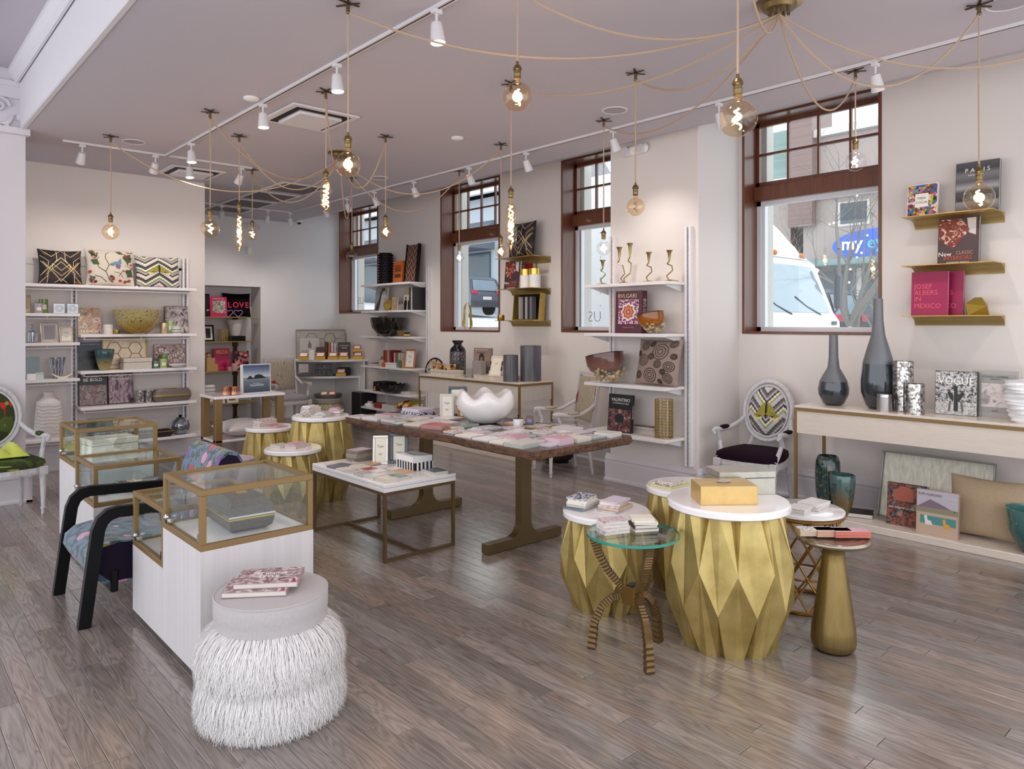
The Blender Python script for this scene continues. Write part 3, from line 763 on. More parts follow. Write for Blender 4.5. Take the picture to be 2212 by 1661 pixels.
CAND_G = mat('green_candle_glass', '#6c8b3a', .18, coat=.5); CAND_GL = mat('pale_green_candle_glass', '#a5b985', .2, coat=.5); CAND_L = mat('lilac_candle_glass', '#a79bb0', .2, coat=.5)
CAND_T = mat('teal_candle_glass', '#4f7d6c', .2, coat=.5); CAND_W = mat('ivory_candle_glass', '#e6ded8', .2, coat=.5); WAX = mat('wax', '#eee7d9', .6); LABELM = mat('paper_label', '#e9e3d6', .6)
def candle(label, x, y, z, r_, h_, m, lid=None, band=True, group='scented candles on the left shelves', name='jar_candle'):
    t = thing(name, label, 'candle', (x, y, z), 0, group)
    B().lathe(shell([(.001, 0), (r_*.94, 0), (r_, .006), (r_, h_)], .003), 24).build('jar', m, t, True, ang=50)
    if lid: B().lathe([(r_*1.02, h_), (r_*1.02, h_+.012), (.001, h_+.014)], 24).build('lid', lid, t, True)
    else: B().cyl(0, 0, .006, h_*.82, r_*.9, n=20).build('wax', WAX, t); B().cyl(0, 0, h_*.82, h_*.9, .0015, n=5).build('wick', BLACKM, t)
    if band:
        V_ = []; F_ = []
        for k in range(9):
            a = -PI/2-.55+1.1*k/8
            for z_ in (.3, .62): V_.append(((r_+.0006)*math.cos(a), (r_+.0006)*math.sin(a), z_*h_))
        for k in range(8): F_.append((2*k, 2*k+2, 2*k+3, 2*k+1))
        B().add(V_, F_).build('paper_label', LABELM, t)
    return t
candle('lilac glass candle in front of the tall green candle', 1.5, YF, LZ['L1'], .041, .11, CAND_L)
candle('tall dark green glass candle on the upper short shelf', 1.565, YF+.1, LZ['L1'], .045, .165, CAND_G)
def pframe(label, x, y, z, w_, h_, m, loc_rz=0, rx=-.2, border=.02, mount='#d9d5d3', group=None, glyph=True, t_=.014, name='picture_frame', inner=None):
    t = thing(name, label, 'picture frame', (x, y, z), loc_rz, group, rx)
    b = border
    B().rbox(-w_/2, w_/2, 0, t_, 0, b, .003).rbox(-w_/2, w_/2, 0, t_, h_-b, h_, .003).rbox(-w_/2, -w_/2+b, 0, t_, b, h_-b, .003).rbox(w_/2-b, w_/2, 0, t_, b, h_-b, .003).build('frame', m, t)
    B().box(-w_/2+b, w_/2-b, .006, .01, b, h_-b).build('mount', plain(mount, .5), t)
    if inner: B().box(-w_/2+b*2, w_/2-b*2, .004, .0065, b*2, h_-b*2).build('picture', inner, t)
    if glyph:
        lettering('Type', h_*.11, plain('#3b3a3c'), t, (0, .0052, h_*.62), name='lettering'); B().box(-w_*.14, w_*.14, .0048, .0062, h_*.36, h_*.375).box(-w_*.09, w_*.09, .0048, .0062, h_*.32, h_*.335).build('printed_line', plain('#77757a'), t)
    B().prism([(t_, h_*.7), (t_+.0015, h_*.7), (t_+h_*.26, .008), (t_+h_*.26-.01, .002)], -.03, .03, 'x').build('easel_back', BLACKM, t)
    return t
SILF = mat('silver_frame', '#bdb6ac', .25, .9)
pframe('gold edged picture frame at the far left of the upper short shelf', 1.375, YF+.05, LZ['L1'], .13, .21, mat('antique_gold_frame', '#a4946c', .4, .5), border=.018, mount='#b6a88e')
pframe('large silver frame with a wide grey mount on the short shelf', 1.615, YF+.02, LZ['L2'], .175, .235, SILF, border=.018, mount='#c9c4c6', inner=plain('#9d9aa2'))
pframe('small silver frame leaning beside the large silver frame', 1.775, YF-.01, LZ['L2'], .135, .19, SILF, border=.02, mount='#e2dedb')
CRYS = glass('crystal', '#dfe3ea', ior=1.6, mixin=.16); CRYSB = mat('crystal_facet', '#c4c6d2', .12, .2, coat=.5)
for i, (x, lb) in enumerate(((1.7, 'square crystal votive block, the left of the pair'), (1.835, 'square crystal votive block, the right of the pair'))):
    t = thing('crystal_votive', lb, 'votive', (x, YF, LZ['L1']), 0, 'crystal votive blocks')
    B().rbox(-.058, .058, -.03, .03, 0, .118, .006).build('block', CRYS, t)
    for rr in (.022, .036):
        B().tube([(rr*math.cos(a), -.031, .06+rr*math.sin(a)) for a in [k*PI/12 for k in range(24)]], .0035, 5, True).build('ring_cut', CRYSB, t, True)
t = thing('decanter', 'cut glass decanter with ball stopper on the short shelf', 'decanter', (1.44, YF, LZ['L2']))
B().lathe(shell([(.001, 0), (.045, 0), (.048, .01), (.048, .12), (.02, .135), (.018, .15)]), 20).build('body', CRYS, t, True)
for k in range(14): a = k*2*PI/14; B().box(-.003, .003, -.0505, -.046, .015, .11).build('flute', CRYSB, t, rz=a)
B().ball((0, 0, .18), .026, 12).build('stopper', CRYS, t, True)
BLUEB = pat('watery_blue_cover', 'noise', ['#5f7580', '#8fa3a8', '#6f858d'], 10, .35, stretch=(6, 6, .5))
book('pale blue streaked book at the left end of the short shelf', .16, .25, .03, BLUEB, (1.45, YF+.09, LZ['L3']))
t = thing('glass_vase', 'tapered cut glass vase on the short shelf', 'vase', (1.69, YF+.03, LZ['L3']))
B().lathe(shell([(.001, 0), (.045, 0), (.05, .02), (.082, .235), (.083, .24)], .007), 24).build('body', CRYS, t, True)
for k in range(12): B().tube([(.052, 0, .025), (.066, 0, .12), (.081, 0, .225)], .0035, 5).build('cut_rib', CRYSB, t, True, rz=k*PI/6)
for k in range(12): B().tube([(.06*math.cos(0), 0, .08), (.07*math.cos(.5), .07*math.sin(.5), .16)], .0025, 5).build('cut_cross', CRYSB, t, True, rz=k*PI/6)
tag(B().rbox(-.04, .04, -.04, .04, 0, .065, .003).build('card_box', WHITEM, None, loc=(1.43, YF-.03, LZ['L3'])), 'small white card box at the left end of the short shelf', 'box')
tag(B().rbox(-.035, .035, -.035, .035, 0, .06, .003).rbox(-.037, .037, -.037, .037, .06, .075, .003).build('gift_box', plain('#c9d3cf'), None, loc=(1.508, YF-.02, LZ['L3'])), 'pale mint gift box beside the white card box', 'box')
t = thing('antler_dish', 'cream curved horn shaped stand before the cut glass vase', 'stand', (1.72, YF-.07, LZ['L3']))
B().tube([(-.1+.2*k/10, 0, .012+.05*((k-5)/5)**2) for k in range(11)], [.004, .007, .009, .01, .01, .01, .01, .01, .009, .007, .004], 8).build('horn', CREAM, t, True)
B().tube([(-.05, -.02, .004), (.05, -.02, .004)], .004, 6).build('foot', CREAM, t, True)
# white textured vase
t = thing('ceramic_vase', 'large white ceramic vase with slashed rows on the lowest left shelf', 'vase', (1.605, YF+.02, LZ['L4']))
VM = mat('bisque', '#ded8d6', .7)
B().lathe(shell([(.001, 0), (.125, 0), (.132, .02), (.145, .12), (.12, .4), (.118, .41), (.06, .46), (.05, .48), (.055, .52)], .006), 32).build('body', VM, t, True)
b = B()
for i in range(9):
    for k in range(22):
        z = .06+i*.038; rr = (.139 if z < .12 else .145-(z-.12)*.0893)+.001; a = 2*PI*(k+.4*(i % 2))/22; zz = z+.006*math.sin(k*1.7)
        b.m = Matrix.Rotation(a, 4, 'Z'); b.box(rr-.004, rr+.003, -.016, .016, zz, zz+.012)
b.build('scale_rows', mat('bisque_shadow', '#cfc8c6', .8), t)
B().cyl(0, 0, -.0, .012, .14, .14, 32).build('saucer', VM, t)
# right bay row M2
def photo(n, c, sc_=16, st=(1, 1, 1)): return pat(n, 'noise', [(.3+.45*i/len(c), x) for i, x in enumerate(c)], sc_, .3, detail=7, stretch=st, distort=.6)
FASH = photo('fashion_photo', ['#3c332f', '#a9806c', '#caa68f', '#8b7a6d', '#d9cdbf', '#6d5b54'])
WH = plain('#f3efe9', .4); BLK = plain('#141216', .4); GOLDT = plain('#c9a54a', .4); REDT = plain('#c8323a', .4)
book('fashion photography book standing at the left of the amber bowl', .235, .32, .03, plain('#cdc4bb'), (2.03, YF+.1, LZ['M2']), art=[(.02, .98, .02, .98, FASH)], titles=[('FASHION', .045, .5, .1, WH)])
candle('ivory candle jar with paper wrap beside the fashion book', 2.2, YF-.02, LZ['M2'], .052, .115, CAND_W)
candle('small gold votive beside the ivory candle', 2.28, YF-.05, LZ['M2'], .038, .05, mat('gold_votive', '#a98a45', .25, .8), band=False)
t = thing('glass_bowl', 'large amber glass bowl with brown speckles on the left shelf', 'bowl', (2.51, 9.575, LZ['M2']))
AMB = bpy.data.materials.new('speckled_amber'); AMB.use_nodes = True
def speckle(m, c0, c1, dots, z0, z1, rough=.12, scale=70, lim=.3, metal=0.):
    nt = m.node_tree; b_ = nt.nodes['Principled BSDF']; b_.inputs['Roughness'].default_value = rough; b_.inputs['Coat Weight'].default_value = .4; b_.inputs['Metallic'].default_value = metal
    tc = nt.nodes.new('ShaderNodeTexCoord'); sx = nt.nodes.new('ShaderNodeSeparateXYZ'); nt.links.new(tc.outputs['Object'], sx.inputs[0])
    mr = nt.nodes.new('ShaderNodeMapRange'); mr.inputs[1].default_value = z0; mr.inputs[2].default_value = z1; nt.links.new(sx.outputs[2], mr.inputs[0])
    r_ = ramp(nt, [c0, c1]); nt.links.new(mr.outputs[0], r_.inputs[0])
    nz = nt.nodes.new('ShaderNodeTexNoise'); nz.inputs['Scale'].default_value = scale; nz.inputs['Detail'].default_value = 2; nt.links.new(tc.outputs['Object'], nz.inputs['Vector'])
    th = nt.nodes.new('ShaderNodeMath'); th.operation = 'LESS_THAN'; th.inputs[1].default_value = lim; nt.links.new(nz.outputs['Fac'], th.inputs[0])
    mx = nt.nodes.new('ShaderNodeMix'); mx.data_type = 'RGBA'; nt.links.new(th.outputs[0], mx.inputs[0]); nt.links.new(r_.outputs[0], mx.inputs[6]); mx.inputs[7].default_value = C(dots)
    nt.links.new(mx.outputs[2], b_.inputs['Base Color'])
speckle(AMB, '#a87a08', '#b7a873', '#4f3a14', .03, .2, scale=70, lim=.38)
B().lathe(shell([(.001, 0), (.09, 0), (.14, .025), (.2, .09), (.245, .17), (.268, .285), (.27, .29)], .006), 40).build('bowl_body', AMB, t, True)
candle('gold mercury glass candle right of the amber bowl', 2.82, YF-.01, LZ['M2'], .045, .135, pat('mercury_gold', 'noise', ['#8f7648', '#d8c7a2', '#b79d6e'], 60, .25, .5), band=False)
candle('pale green candle jar behind the striped candle', 2.905, YF+.04, LZ['M2'], .042, .16, CAND_GL)
candle('grey and white striped candle with lid', 2.955, YF-.06, LZ['M2'], .056, .085, pat('stripe_ceramic', 'wave', ['#e7e4df', '#e7e4df', '#7d8b84'], 9, .3, rot=(0, PI/2, 0), const=True), lid=plain('#d9d6d0'), band=False)
CITY = photo('city_photo', ['#2f2a2e', '#6d6468', '#a79ca0', '#cfc4c6', '#4a4348'], 18, (1, 1, .6))
book('grey mauve photo book titled CITY at the right end of the shelf', .28, .35, .035, plain('#6a6066'), (3.02, YF+.12, LZ['M2']), art=[(.02, .98, .02, .98, CITY)], titles=[('CITY', .045, .55, .82, WH)])
# row M3
GOLF = pat('links_photo', 'noise', ['#20222a', '#2b3540', '#141719', '#3c4a3a'], 5, .3, stretch=(1, 1, 3), const=True)
book('dark landscape book titled GOLF on the left shelf', .27, .33, .035, plain('#39455a'), (2.05, YF+.12, LZ['M3']), art=[(.02, .98, .02, .68, GOLF), (.02, .98, .68, .98, plain('#3f4c63'))], titles=[("GOLF'S DREAM 18s", .022, .5, .93, plain('#cfd3da'))], spine_text=('GOLF', .02, WH))
TEALV = pat('teal_ribbed', 'noise', ['#273f44', '#4f7072', '#37565a'], 6, .15, stretch=(8, 8, .3), coat=.5)
t = thing('ribbed_vase', 'teal ribbed glass vase fading to gold before the hexagon tray', 'vase', (2.155, YF-.03, LZ['M3']))
TV = bpy.data.materials.new('teal_to_gold_glass'); TV.use_nodes = True; speckle(TV, '#a28f5c', '#36555a', '#2c474c', .06, .16, .14, 24, .35)
b = B().lathe(shell([(.001, 0), (.045, 0), (.055, .01), (.075, .08), (.1, .19), (.105, .245), (.1, .25)], .006), 48)
b.v = [(x*(1+.025*math.cos(16*math.atan2(y, x))), y*(1+.025*math.cos(16*math.atan2(y, x))), z) for x, y, z in b.v]
b.build('body', TV, t, True, ang=70)
HEXM = pat('champagne_leaf', 'noise', ['#a5937b', '#cdbda6', '#b9a68c'], 14, .35, .5, bump=.1)
def hex_tray(label, w_, h_, loc, rz, rx, m, edge, group=None, hexes=True, name='leaning_tray'):
    t = thing(name, label, 'tray', loc, rz, group, rx)
    B().box(-w_/2+.01, w_/2-.01, .02, .03, .01, h_-.01).build('tray_base', m, t)
    for a in ((-w_/2, w_/2, 0, .012), (-w_/2, w_/2, h_-.012, h_), (-w_/2, -w_/2+.012, .012, h_-.012), (w_/2-.012, w_/2, .012, h_-.012)):
        B().rbox(a[0], a[1], 0, .032, a[2], a[3], .002).build('tray_rim', edge, t)
    if hexes:
        b = B(); R0 = h_*.2
        for i in range(-3, 4):
            for j in range(-2, 3):
                cx, cz = i*R0*1.55, h_/2+(j+.5*(i % 2))*R0*1.8
                for k in range(6):
                    p = [(cx+R0*math.cos(PI/3*q), .0185, cz+R0*math.sin(PI/3*q)) for q in (k, k+1)]
                    if all(abs(v[0]) < w_/2-.012 and .012 < v[2] < h_-.012 for v in p): b.tube(p, .0022, 4)
        b.build('inlay_line', plain('#5b5149', .4), t)
    return t
hex_tray('champagne tray with dark hexagon inlay leaning on the left shelf', .5, .38, (2.42, YF+.1, LZ['M3']), 0, -.14, HEXM, BRASSD)
t = thing('keepsake_box', 'cream shagreen box before the hexagon tray', 'box', (2.5, YF-.02, LZ['M3']))
SHAG = pat('cream_shagreen', 'vdist', ['#b9aea2', '#d9d0c6'], 120, .5)
B().rbox(-.155, .155, -.09, .09, 0, .085, .003).build('base', SHAG, t); B().rbox(-.158, .158, -.093, .093, .088, .135, .003).build('lid', SHAG, t)
candle('teal candle jar at the left of the three green candles', 2.71, YF-.05, LZ['M3'], .042, .095, CAND_T)
candle('pale lime candle jar in the middle of three', 2.8, YF-.05, LZ['M3'], .043, .115, mat('lime_candle_glass', '#a9bb7a', .2, coat=.5))
candle('taller green candle jar behind the lime one', 2.845, YF+.06, LZ['M3'], .042, .165, CAND_G)
t = lathed('oval_dish', 'shallow white dish with dark rim on the left shelf', 'dish', shell([(.001, .0), (.03, 0), (.09, .028), (.105, .045)], .004), WHITEM, (2.965, YF-.07, LZ['M3']))
BEACH = pat('beach_photo', 'voronoi', ['#9c7f7a', '#a98b85', '#94776f', '#a98b85', '#b39a94', '#9c7f7a', '#3d3a4c', '#a98b85', '#d9d0cb'], 60, .35, const=True)
book('mauve book titled BEACHES in white letters', .37, .29, .03, plain('#9f827c'), (2.94, YF+.13, LZ['M3']), art=[(.01, .99, .01, .99, BEACH)], titles=[('BE', .06, .14, .75, WH, 'LEFT'), ('ACH', .06, .36, .5, WH, 'LEFT'), ('ES', .06, .62, .26, WH, 'LEFT')])
# row M4
BOLD = photo('lounge_photo', ['#2e2c33', '#5a5560', '#7f8b8c', '#a06a5b', '#3c3a44', '#c4a6a4', '#36343d'], 14)
book('interiors book titled BE BOLD leaning on the left shelf', .295, .365, .035, plain('#26303a'), (2.07, YF+.1, LZ['M4']), art=[(.02, .98, .02, .66, BOLD), (.02, .98, .66, .98, plain('#2d2b33'))], titles=[('JAY JEFFERS', .026, .5, .93, WH), ('BE BOLD', .052, .5, .83, WH, 'CENTER', 1, .001)])
DEVP = photo('salon_photo', ['#221c24', '#5b4252', '#8f6b80', '#c2a3b0', '#34262f', '#6d2f55'], 18, (1, 1, .4))
book('plum interiors book with serif title beside the lounge book', .275, .37, .035, plain('#3b2733'), (2.375, YF+.12, LZ['M4']), art=[(.02, .98, .02, .98, DEVP)], titles=[('HAUTE', .04, .5, .92, WH), ('BOHEMIANS', .036, .5, .81, WH), ('MIGUEL FLORES-VIANNA', .016, .5, .06, WH)])
SPARK = pat('pewter_mosaic', 'voronoi', ['#7a767a', '#c6c2c4', '#9b979a', '#dcd8d8', '#5f5b60'], 130, .25, .7, const=True)
candle('silver mosaic candle on the left of the pair', 2.545, YF-.02, LZ['M4'], .047, .145, SPARK, lid=SPARK, band=False)
candle('silver mosaic candle on the right of the pair', 2.64, YF+.0, LZ['M4'], .045, .14, SPARK, lid=SPARK, band=False)
t = thing('evening_clutch', 'bronze shagreen clutch with brass seam on the left shelf', 'clutch', (2.92, YF+.02, LZ['M4']))
CLU = pat('bronze_shagreen', 'vdist', ['#3f3836', '#7c716c', '#5a504d'], 150, .4, .3)
for z0, z1, nm in ((.0, .07, 'lower_shell'), (.085, .155, 'upper_shell')):
    V_ = []; F_ = []; n = 24
    rows = [(.2, .055, 0), (.225, .075, .03), (.235, .08, .07)] if nm[0] == 'l' else [(.235, .08, .085), (.225, .075, .125), (.2, .055, .155)]
    for k, (a, c, z) in enumerate(rows):
        V_ += [(a*math.copysign(abs(math.cos(t2))**.45, math.cos(t2)), c*math.copysign(abs(math.sin(t2))**.8, math.sin(t2)), z) for t2 in [2*PI*i/n for i in range(n)]]
        if k: F_ += [((k-1)*n+i, (k-1)*n+(i+1) % n, k*n+(i+1) % n, k*n+i) for i in range(n)]
    F_ += [tuple(range(n-1, -1, -1)), tuple(range(2*n, 3*n))]
    B().add(V_, F_).build(nm, CLU, t, True)
V_ = [(.24*math.copysign(abs(math.cos(q))**.45, math.cos(q)), .083*math.copysign(abs(math.sin(q))**.8, math.sin(q)), 0) for q in [2*PI*i/24 for i in range(24)]]
B().prism([(v[0], v[1]) for v in V_], .07, .085).build('brass_seam', BRASSD, t); B().rbox(-.08, .06, -.02, .02, .155, .163, .003).build('clasp_bar', BRASSD, t)
# row M5
t = thing('deep_tray', 'black tray with gold lined rim on the lowest wide shelf', 'tray', (2.675, YF-.0, LZ['M5']))
b = B(); V_ = []; F_ = []
prof = [(.19, .1, 0), (.24, .14, .07), (.236, .136, .07), (.186, .096, .008)]
for k, (a, c, z) in enumerate(prof):
    V_ += [(-a, -c, z), (a, -c, z), (a, c, z), (-a, c, z)]
    if k: F_ += [((k-1)*4+i, (k-1)*4+(i+1) % 4, k*4+(i+1) % 4, k*4+i) for i in range(4)]
F_ += [(3, 2, 1, 0), (12, 13, 14, 15)]
b.add(V_, F_).build('tray_body', pat('black_shagreen', 'vdist', ['#1c1718', '#443a3a'], 120, .5), t)
B().tube([(-.238, -.138, .071), (.238, -.138, .071), (.238, .138, .071), (-.238, .138, .071)], .004, 4, True).build('rim', BRASSD, t)
t = thing('globe_vase', 'smoky mirrored globe vase on the lowest wide shelf', 'vase', (3.03, YF+.02, LZ['M5']))
SMO = mat('smoked_mirror', '#8e8f9a', .08, .75)
B().lathe(shell([(.001, 0), (.06, 0), (.095, .04), (.108, .1), (.095, .165), (.055, .2), (.052, .205)], .004), 32).build('body', SMO, t, True)
t = thing('silver_block_box', 'silver cobbled box on the lowest wide shelf', 'box', (2.25, YF+.05, LZ['M5']))
B().rbox(-.2, .2, -.08, .08, 0, .08, .003).build('base', SPARK, t); B().rbox(-.203, .203, -.083, .083, .082, .11, .003).build('lid', SPARK, t)
book('grey blue art book behind the gold framed case on the lowest shelf', .3, .26, .03, BLUEB, (2.18, YF+.15, LZ['M5']))
tag(B().rbox(-.045, .045, 0, .012, -.055, .055, .003).build('thermostat', WHITEM, None, loc=(.83, 8.263, 1.68)), 'white thermostat on the left column', 'thermostat')

# ---------------- colourful oval back chair by the column
PAINTLY = pat('abstract_linen', 'noise', ['#d9d2c4', '#7d8a2c', '#46561c', '#2c3a14', '#8b9a3a', '#c9c2b0', '#a33226'], 3.2, .8, detail=3, distort=.8, const=True)
REDB = mat('red_poppy_print', '#c3241b', .8); GRNB = mat('jade_print', '#2f9a72', .8)
ch = louis('grey framed oval chair with green and red abstract fabric by the column', (.93, 7.86, 0), .12, GREYW, PAINTLY, PAINTLY, PAINTLY,
      polys=[([(.35, .5), (.6, .62), (.85, .45), (.8, .28), (.4, .3)], REDB, 'poppy_print'), ([(.5, .3), (.56, .3), (.53, -.1)], REDB, 'drip_print'), ([(.7, .3), (.74, .3), (.72, -.2)], REDB, 'drip_print'), ([(.05, -.2), (.25, -.1), (.3, -.35), (.1, -.4)], GRNB, 'jade_print')])
t = thing('crumpled_scarf', 'lime yellow silk scarf heaped on the abstract chair seat', 'scarf', (.98, 7.76, .531))
b = B(); V_ = []; F_ = []; n = 14
R_ = random.Random(5)
for i in range(n+1):
    for j in range(n+1):
        a, c = i/n*2-1, j/n*2-1; e = max(0, 1-a*a)*max(0, 1-c*c)
        V_.append((a*.15, c*.12, .003+.11*e**.7*(.75+.35*math.sin(a*6+c*3))+.012*math.sin(i*2.1+j*1.3)*e))
for i in range(n):
    for j in range(n): F_.append((i*(n+1)+j, (i+1)*(n+1)+j, (i+1)*(n+1)+j+1, i*(n+1)+j+1))
b.add(V_, F_).build('scarf_cloth', mat('lime_silk', '#bfc94d', .45, sheen=.4), t, True, ang=80)
# ================================================================== display cases
def case(label, y0, y1, zb, zt, group='glass topped display cases'):
    x0, x1 = 1.18, 1.745
    r = thing('display_case', label, 'display case', (x0, y0, 0), 0, group)
    W, D = x1-x0, y1-y0; f = .028
    B().box(.012, W-.012, .012, D-.012, .05, zb).build('core', PALEW, r)
    B().box(.04, W-.04, .04, D-.04, 0, .05).build('plinth', BLACKM, r)
    B().box(0, .012, 0, D, .05, zb).build('side_panel', PALEW, r)
    B().box(W-.012, W, 0, D, .05, zb).build('side_panel', PALEW, r)
    B().box(.0125, W-.0125, 0, .012, .05, zb).build('front_panel', PALEW, r)
    B().box(.0125, W-.0125, D-.012, D, .05, zb).build('rear_panel', PALEW, r)
    B().rbox(.015, W-.015, .015, D-.015, zb+.002, zb+.022, .002).build('deck', WHITEL, r)
    for z in (zb, zt-f):
        for (a, b_, c, d) in ((0, W, 0, f), (0, W, D-f, D), (0, f, f, D-f), (W-f, W, f, D-f)):
            B().rbox(a, b_, c, d, z, z+f, .002).build('frame_bar', BRASS, r)
    for (a, c) in ((0, 0), (W-f, 0), (0, D-f), (W-f, D-f)): B().rbox(a, a+f, c, c+f, zb+f, zt-f, .002).build('frame_post', BRASS, r)
    g = .004
    B().box(f, W-f, .01, .01+g, zb+f, zt-f).build('pane', CASEG, r); B().box(f, W-f, D-.014, D-.01, zb+f, zt-f).build('pane', CASEG, r)
    B().box(.01, .014, f, D-f, zb+f, zt-f).build('pane', CASEG, r); B().box(W-.014, W-.01, f, D-f, zb+f, zt-f).build('pane', CASEG, r)
    B().box(f, W-f, f, D-f, zt-.012, zt-.008).build('pane', CASEG, r)
    lk = B(); lk.m = Matrix.Translation((.002, D-f-.04, zb+f+.04)) @ Matrix.Rotation(-PI/2, 4, 'Y'); lk.lathe([(.016, 0), (.016, .01), (.011, .014), (.011, .022), (.001, .023)], 14); lk.m = None
    lk.box(-.004, .012, D-f-.055, D-f-.025, zb+f+.01, zb+f+.03); lk.build('lock', CHROME, r, True)
    for z in (zb+f+.005, zt-f-.045): B().box(.004, .01, f, f+.03, z, z+.04).build('hinge', SILVER, r)
    return r
case('tall display case holding the bronze shagreen box, behind the fur stool', 3.475, 4.035, .64, .925)
case('lower empty display case between the tall case and black armchair', 4.037, 4.597, .425, .735)
case('lower display case holding two hammered silver bowls', 5.54, 6.098, .455, .735)
case('farthest display case holding the pale stone box', 6.1, 6.66, .64, .925)
# box in the nearest case
SHG = pat('pewter_shagreen', 'vdist', ['#2b2524', '#5d5453', '#433b3a'], 150, .45, .15, bump=.3, bdist=.002)
t = thing('shagreen_box', 'bronze pewter shagreen box with curved lid inside the tall case', 'box', (1.47, 3.755, .664), PI/2-.05)
def bulge(rows, n=4):
    V_ = []; F_ = []
    for k, (a, c, z) in enumerate(rows):
        V_ += [(-a, -c, z), (a, -c, z), (a, c, z), (-a, c, z)]
        if k: F_ += [((k-1)*4+i, (k-1)*4+(i+1) % 4, k*4+(i+1) % 4, k*4+i) for i in range(4)]
    F_ += [(3, 2, 1, 0), tuple(range(len(V_)-4, len(V_)))]
    return B().add(V_, F_)
bulge([(.15, .085, 0), (.185, .105, .02), (.195, .112, .055), (.195, .112, .068)]).build('box_base', SHG, t, True, ang=30)
bulge([(.195, .112, .088), (.188, .105, .13), (.155, .085, .16), (.13, .065, .165)]).build('box_lid', SHG, t, True, ang=30)
bulge([(.198, .115, .068), (.198, .115, .076)]).build('seam_band', BRASSD, t); bulge([(.198, .115, .079), (.198, .115, .088)]).build('seam_band', SILVER, t)
bulge([(.05, .025, .165), (.05, .025, .172)]).build('lid_plaque', BRASSD, t)
MOPM = pat('mother_of_pearl', 'voronoi', ['#cfcabf', '#dedad2', '#bdb8ac', '#e6e3db'], 14, .25, stretch=(1, 2, 1), const=True)
t = thing('stone_box', 'pale cracked stone lidded box inside the farthest case', 'box', (1.47, 6.38, .664), .12)
B().rbox(-.17, .17, -.12, .12, 0, .1, .003).build('base', MOPM, t); B().rbox(-.172, .172, -.122, .122, .103, .15, .004).build('lid', MOPM, t)
HAM = mat('hammered_silver', '#b9b5b2', .25, .95, bump=.5, bscale=60)
def boat(label, x, y, z, L, W_, H_, rz):
    t = thing('silver_bowl', label, 'bowl', (x, y, z), rz, 'hammered silver bowls')
    V_ = []; F_ = []; n = 28
    rows = [(.25, .25, .0), (.6, .6, .012), (.85, .85, .045), (1, 1, .07), (.985, .985, .07), (.83, .83, .047), (.58, .58, .018), (.05, .05, .01)]
    for k, (a, c, q) in enumerate(rows):
        for i in range(n):
            th = 2*PI*i/n; lift = 1+.35*abs(math.cos(th))**4 if q > .04 else 1
            V_.append((L*a*math.cos(th), W_*c*math.sin(th)*(1-.25*math.cos(th)**2), q/.07*H_*lift))
        if k: F_ += [((k-1)*n+i, (k-1)*n+(i+1) % n, k*n+(i+1) % n, k*n+i) for i in range(n)]
    F_.append(tuple(range(n-1, -1, -1))); B().add(V_, F_).build('bowl_body', HAM, t, True, ang=70); return t
boat('large hammered silver boat bowl in the lower case', 1.535, 5.8, .479, .16, .1, .07, .1)
boat('small hammered silver boat bowl left of the large one', 1.3, 5.83, .479, .08, .06, .055, .0)

# ================================================================== black armchair with floral cushions
FLOR = bpy.data.materials.new('floral_velvet'); FLOR.use_nodes = True
def floral():
    nt = FLOR.node_tree; b_ = nt.nodes['Principled BSDF']; b_.inputs['Roughness'].default_value = .75; b_.inputs['Sheen Weight'].default_value = .25
    tc = nt.nodes.new('ShaderNodeTexCoord')
    cur = None
    def lay(src, c, thr, op, scale, kind, prev, st=(1, 1, 1)):
        mp = nt.nodes.new('ShaderNodeMapping'); mp.inputs['Scale'].default_value = st; mp.inputs['Location'].default_value = (scale, thr*9, 0); nt.links.new(tc.outputs['Object'], mp.inputs[0])
        q = nt.nodes.new('ShaderNodeTexNoise' if kind == 'n' else 'ShaderNodeTexVoronoi'); q.inputs['Scale'].default_value = scale; nt.links.new(mp.outputs[0], q.inputs['Vector'])
        m_ = nt.nodes.new('ShaderNodeMath'); m_.operation = op; m_.inputs[1].default_value = thr; nt.links.new(q.outputs['Fac' if kind == 'n' else 'Distance'], m_.inputs[0])
        x = nt.nodes.new('ShaderNodeMix'); x.data_type = 'RGBA'; nt.links.new(m_.outputs[0], x.inputs[0])
        if isinstance(prev, tuple): x.inputs[6].default_value = prev
        else: nt.links.new(prev, x.inputs[6])
        x.inputs[7].default_value = C(c); return x.outputs[2]
    p = lay(None, '#3a4c5c', .52, 'GREATER_THAN', 26, 'n', C('#5d7487'), (1, .5, 1))
    p = lay(None, '#38493a', .6, 'GREATER_THAN', 13, 'n', p, (1, .45, 1))
    p = lay(None, '#8d8f3e', .66, 'GREATER_THAN', 17, 'n', p, (1.3, .4, 1))
    p = lay(None, '#6c4a86', .2, 'LESS_THAN', 4.4, 'v', p, (1, .6, 1))
    p = lay(None, '#c887a8', .24, 'LESS_THAN', 5.6, 'v', p)
    p = lay(None, '#b8383f', .17, 'LESS_THAN', 3.9, 'v', p)
    p = lay(None, '#e0bccb', .1, 'LESS_THAN', 5.6, 'v', p)
    nt.links.new(p, b_.inputs['Base Color'])
floral()
PURP = mat('dark_purple_velvet', '#1b0f26', .8, spec=.2)
t = thing('lounge_armchair', 'black framed armchair with blue floral cushions between the display cases', 'armchair', (1.38, 4.965, 0), -PI/2)
for sx in (-1, 1):
    x = sx*.345
    p = [(x, -.445, 0), (x, -.40, .35), (x, -.375, .535), (x, -.355, .585), (x, -.32, .615), (x, -.27, .625), (x, .2, .6), (x, .3, .58), (x, .335, .54), (x, .345, .49), (x, .40, 0)]
    B().tube(p, [.045, .046, .047, .047, .047, .045, .04, .04, .04, .042, .036], 4, sq=.75).build('side_frame', BLACK, t)
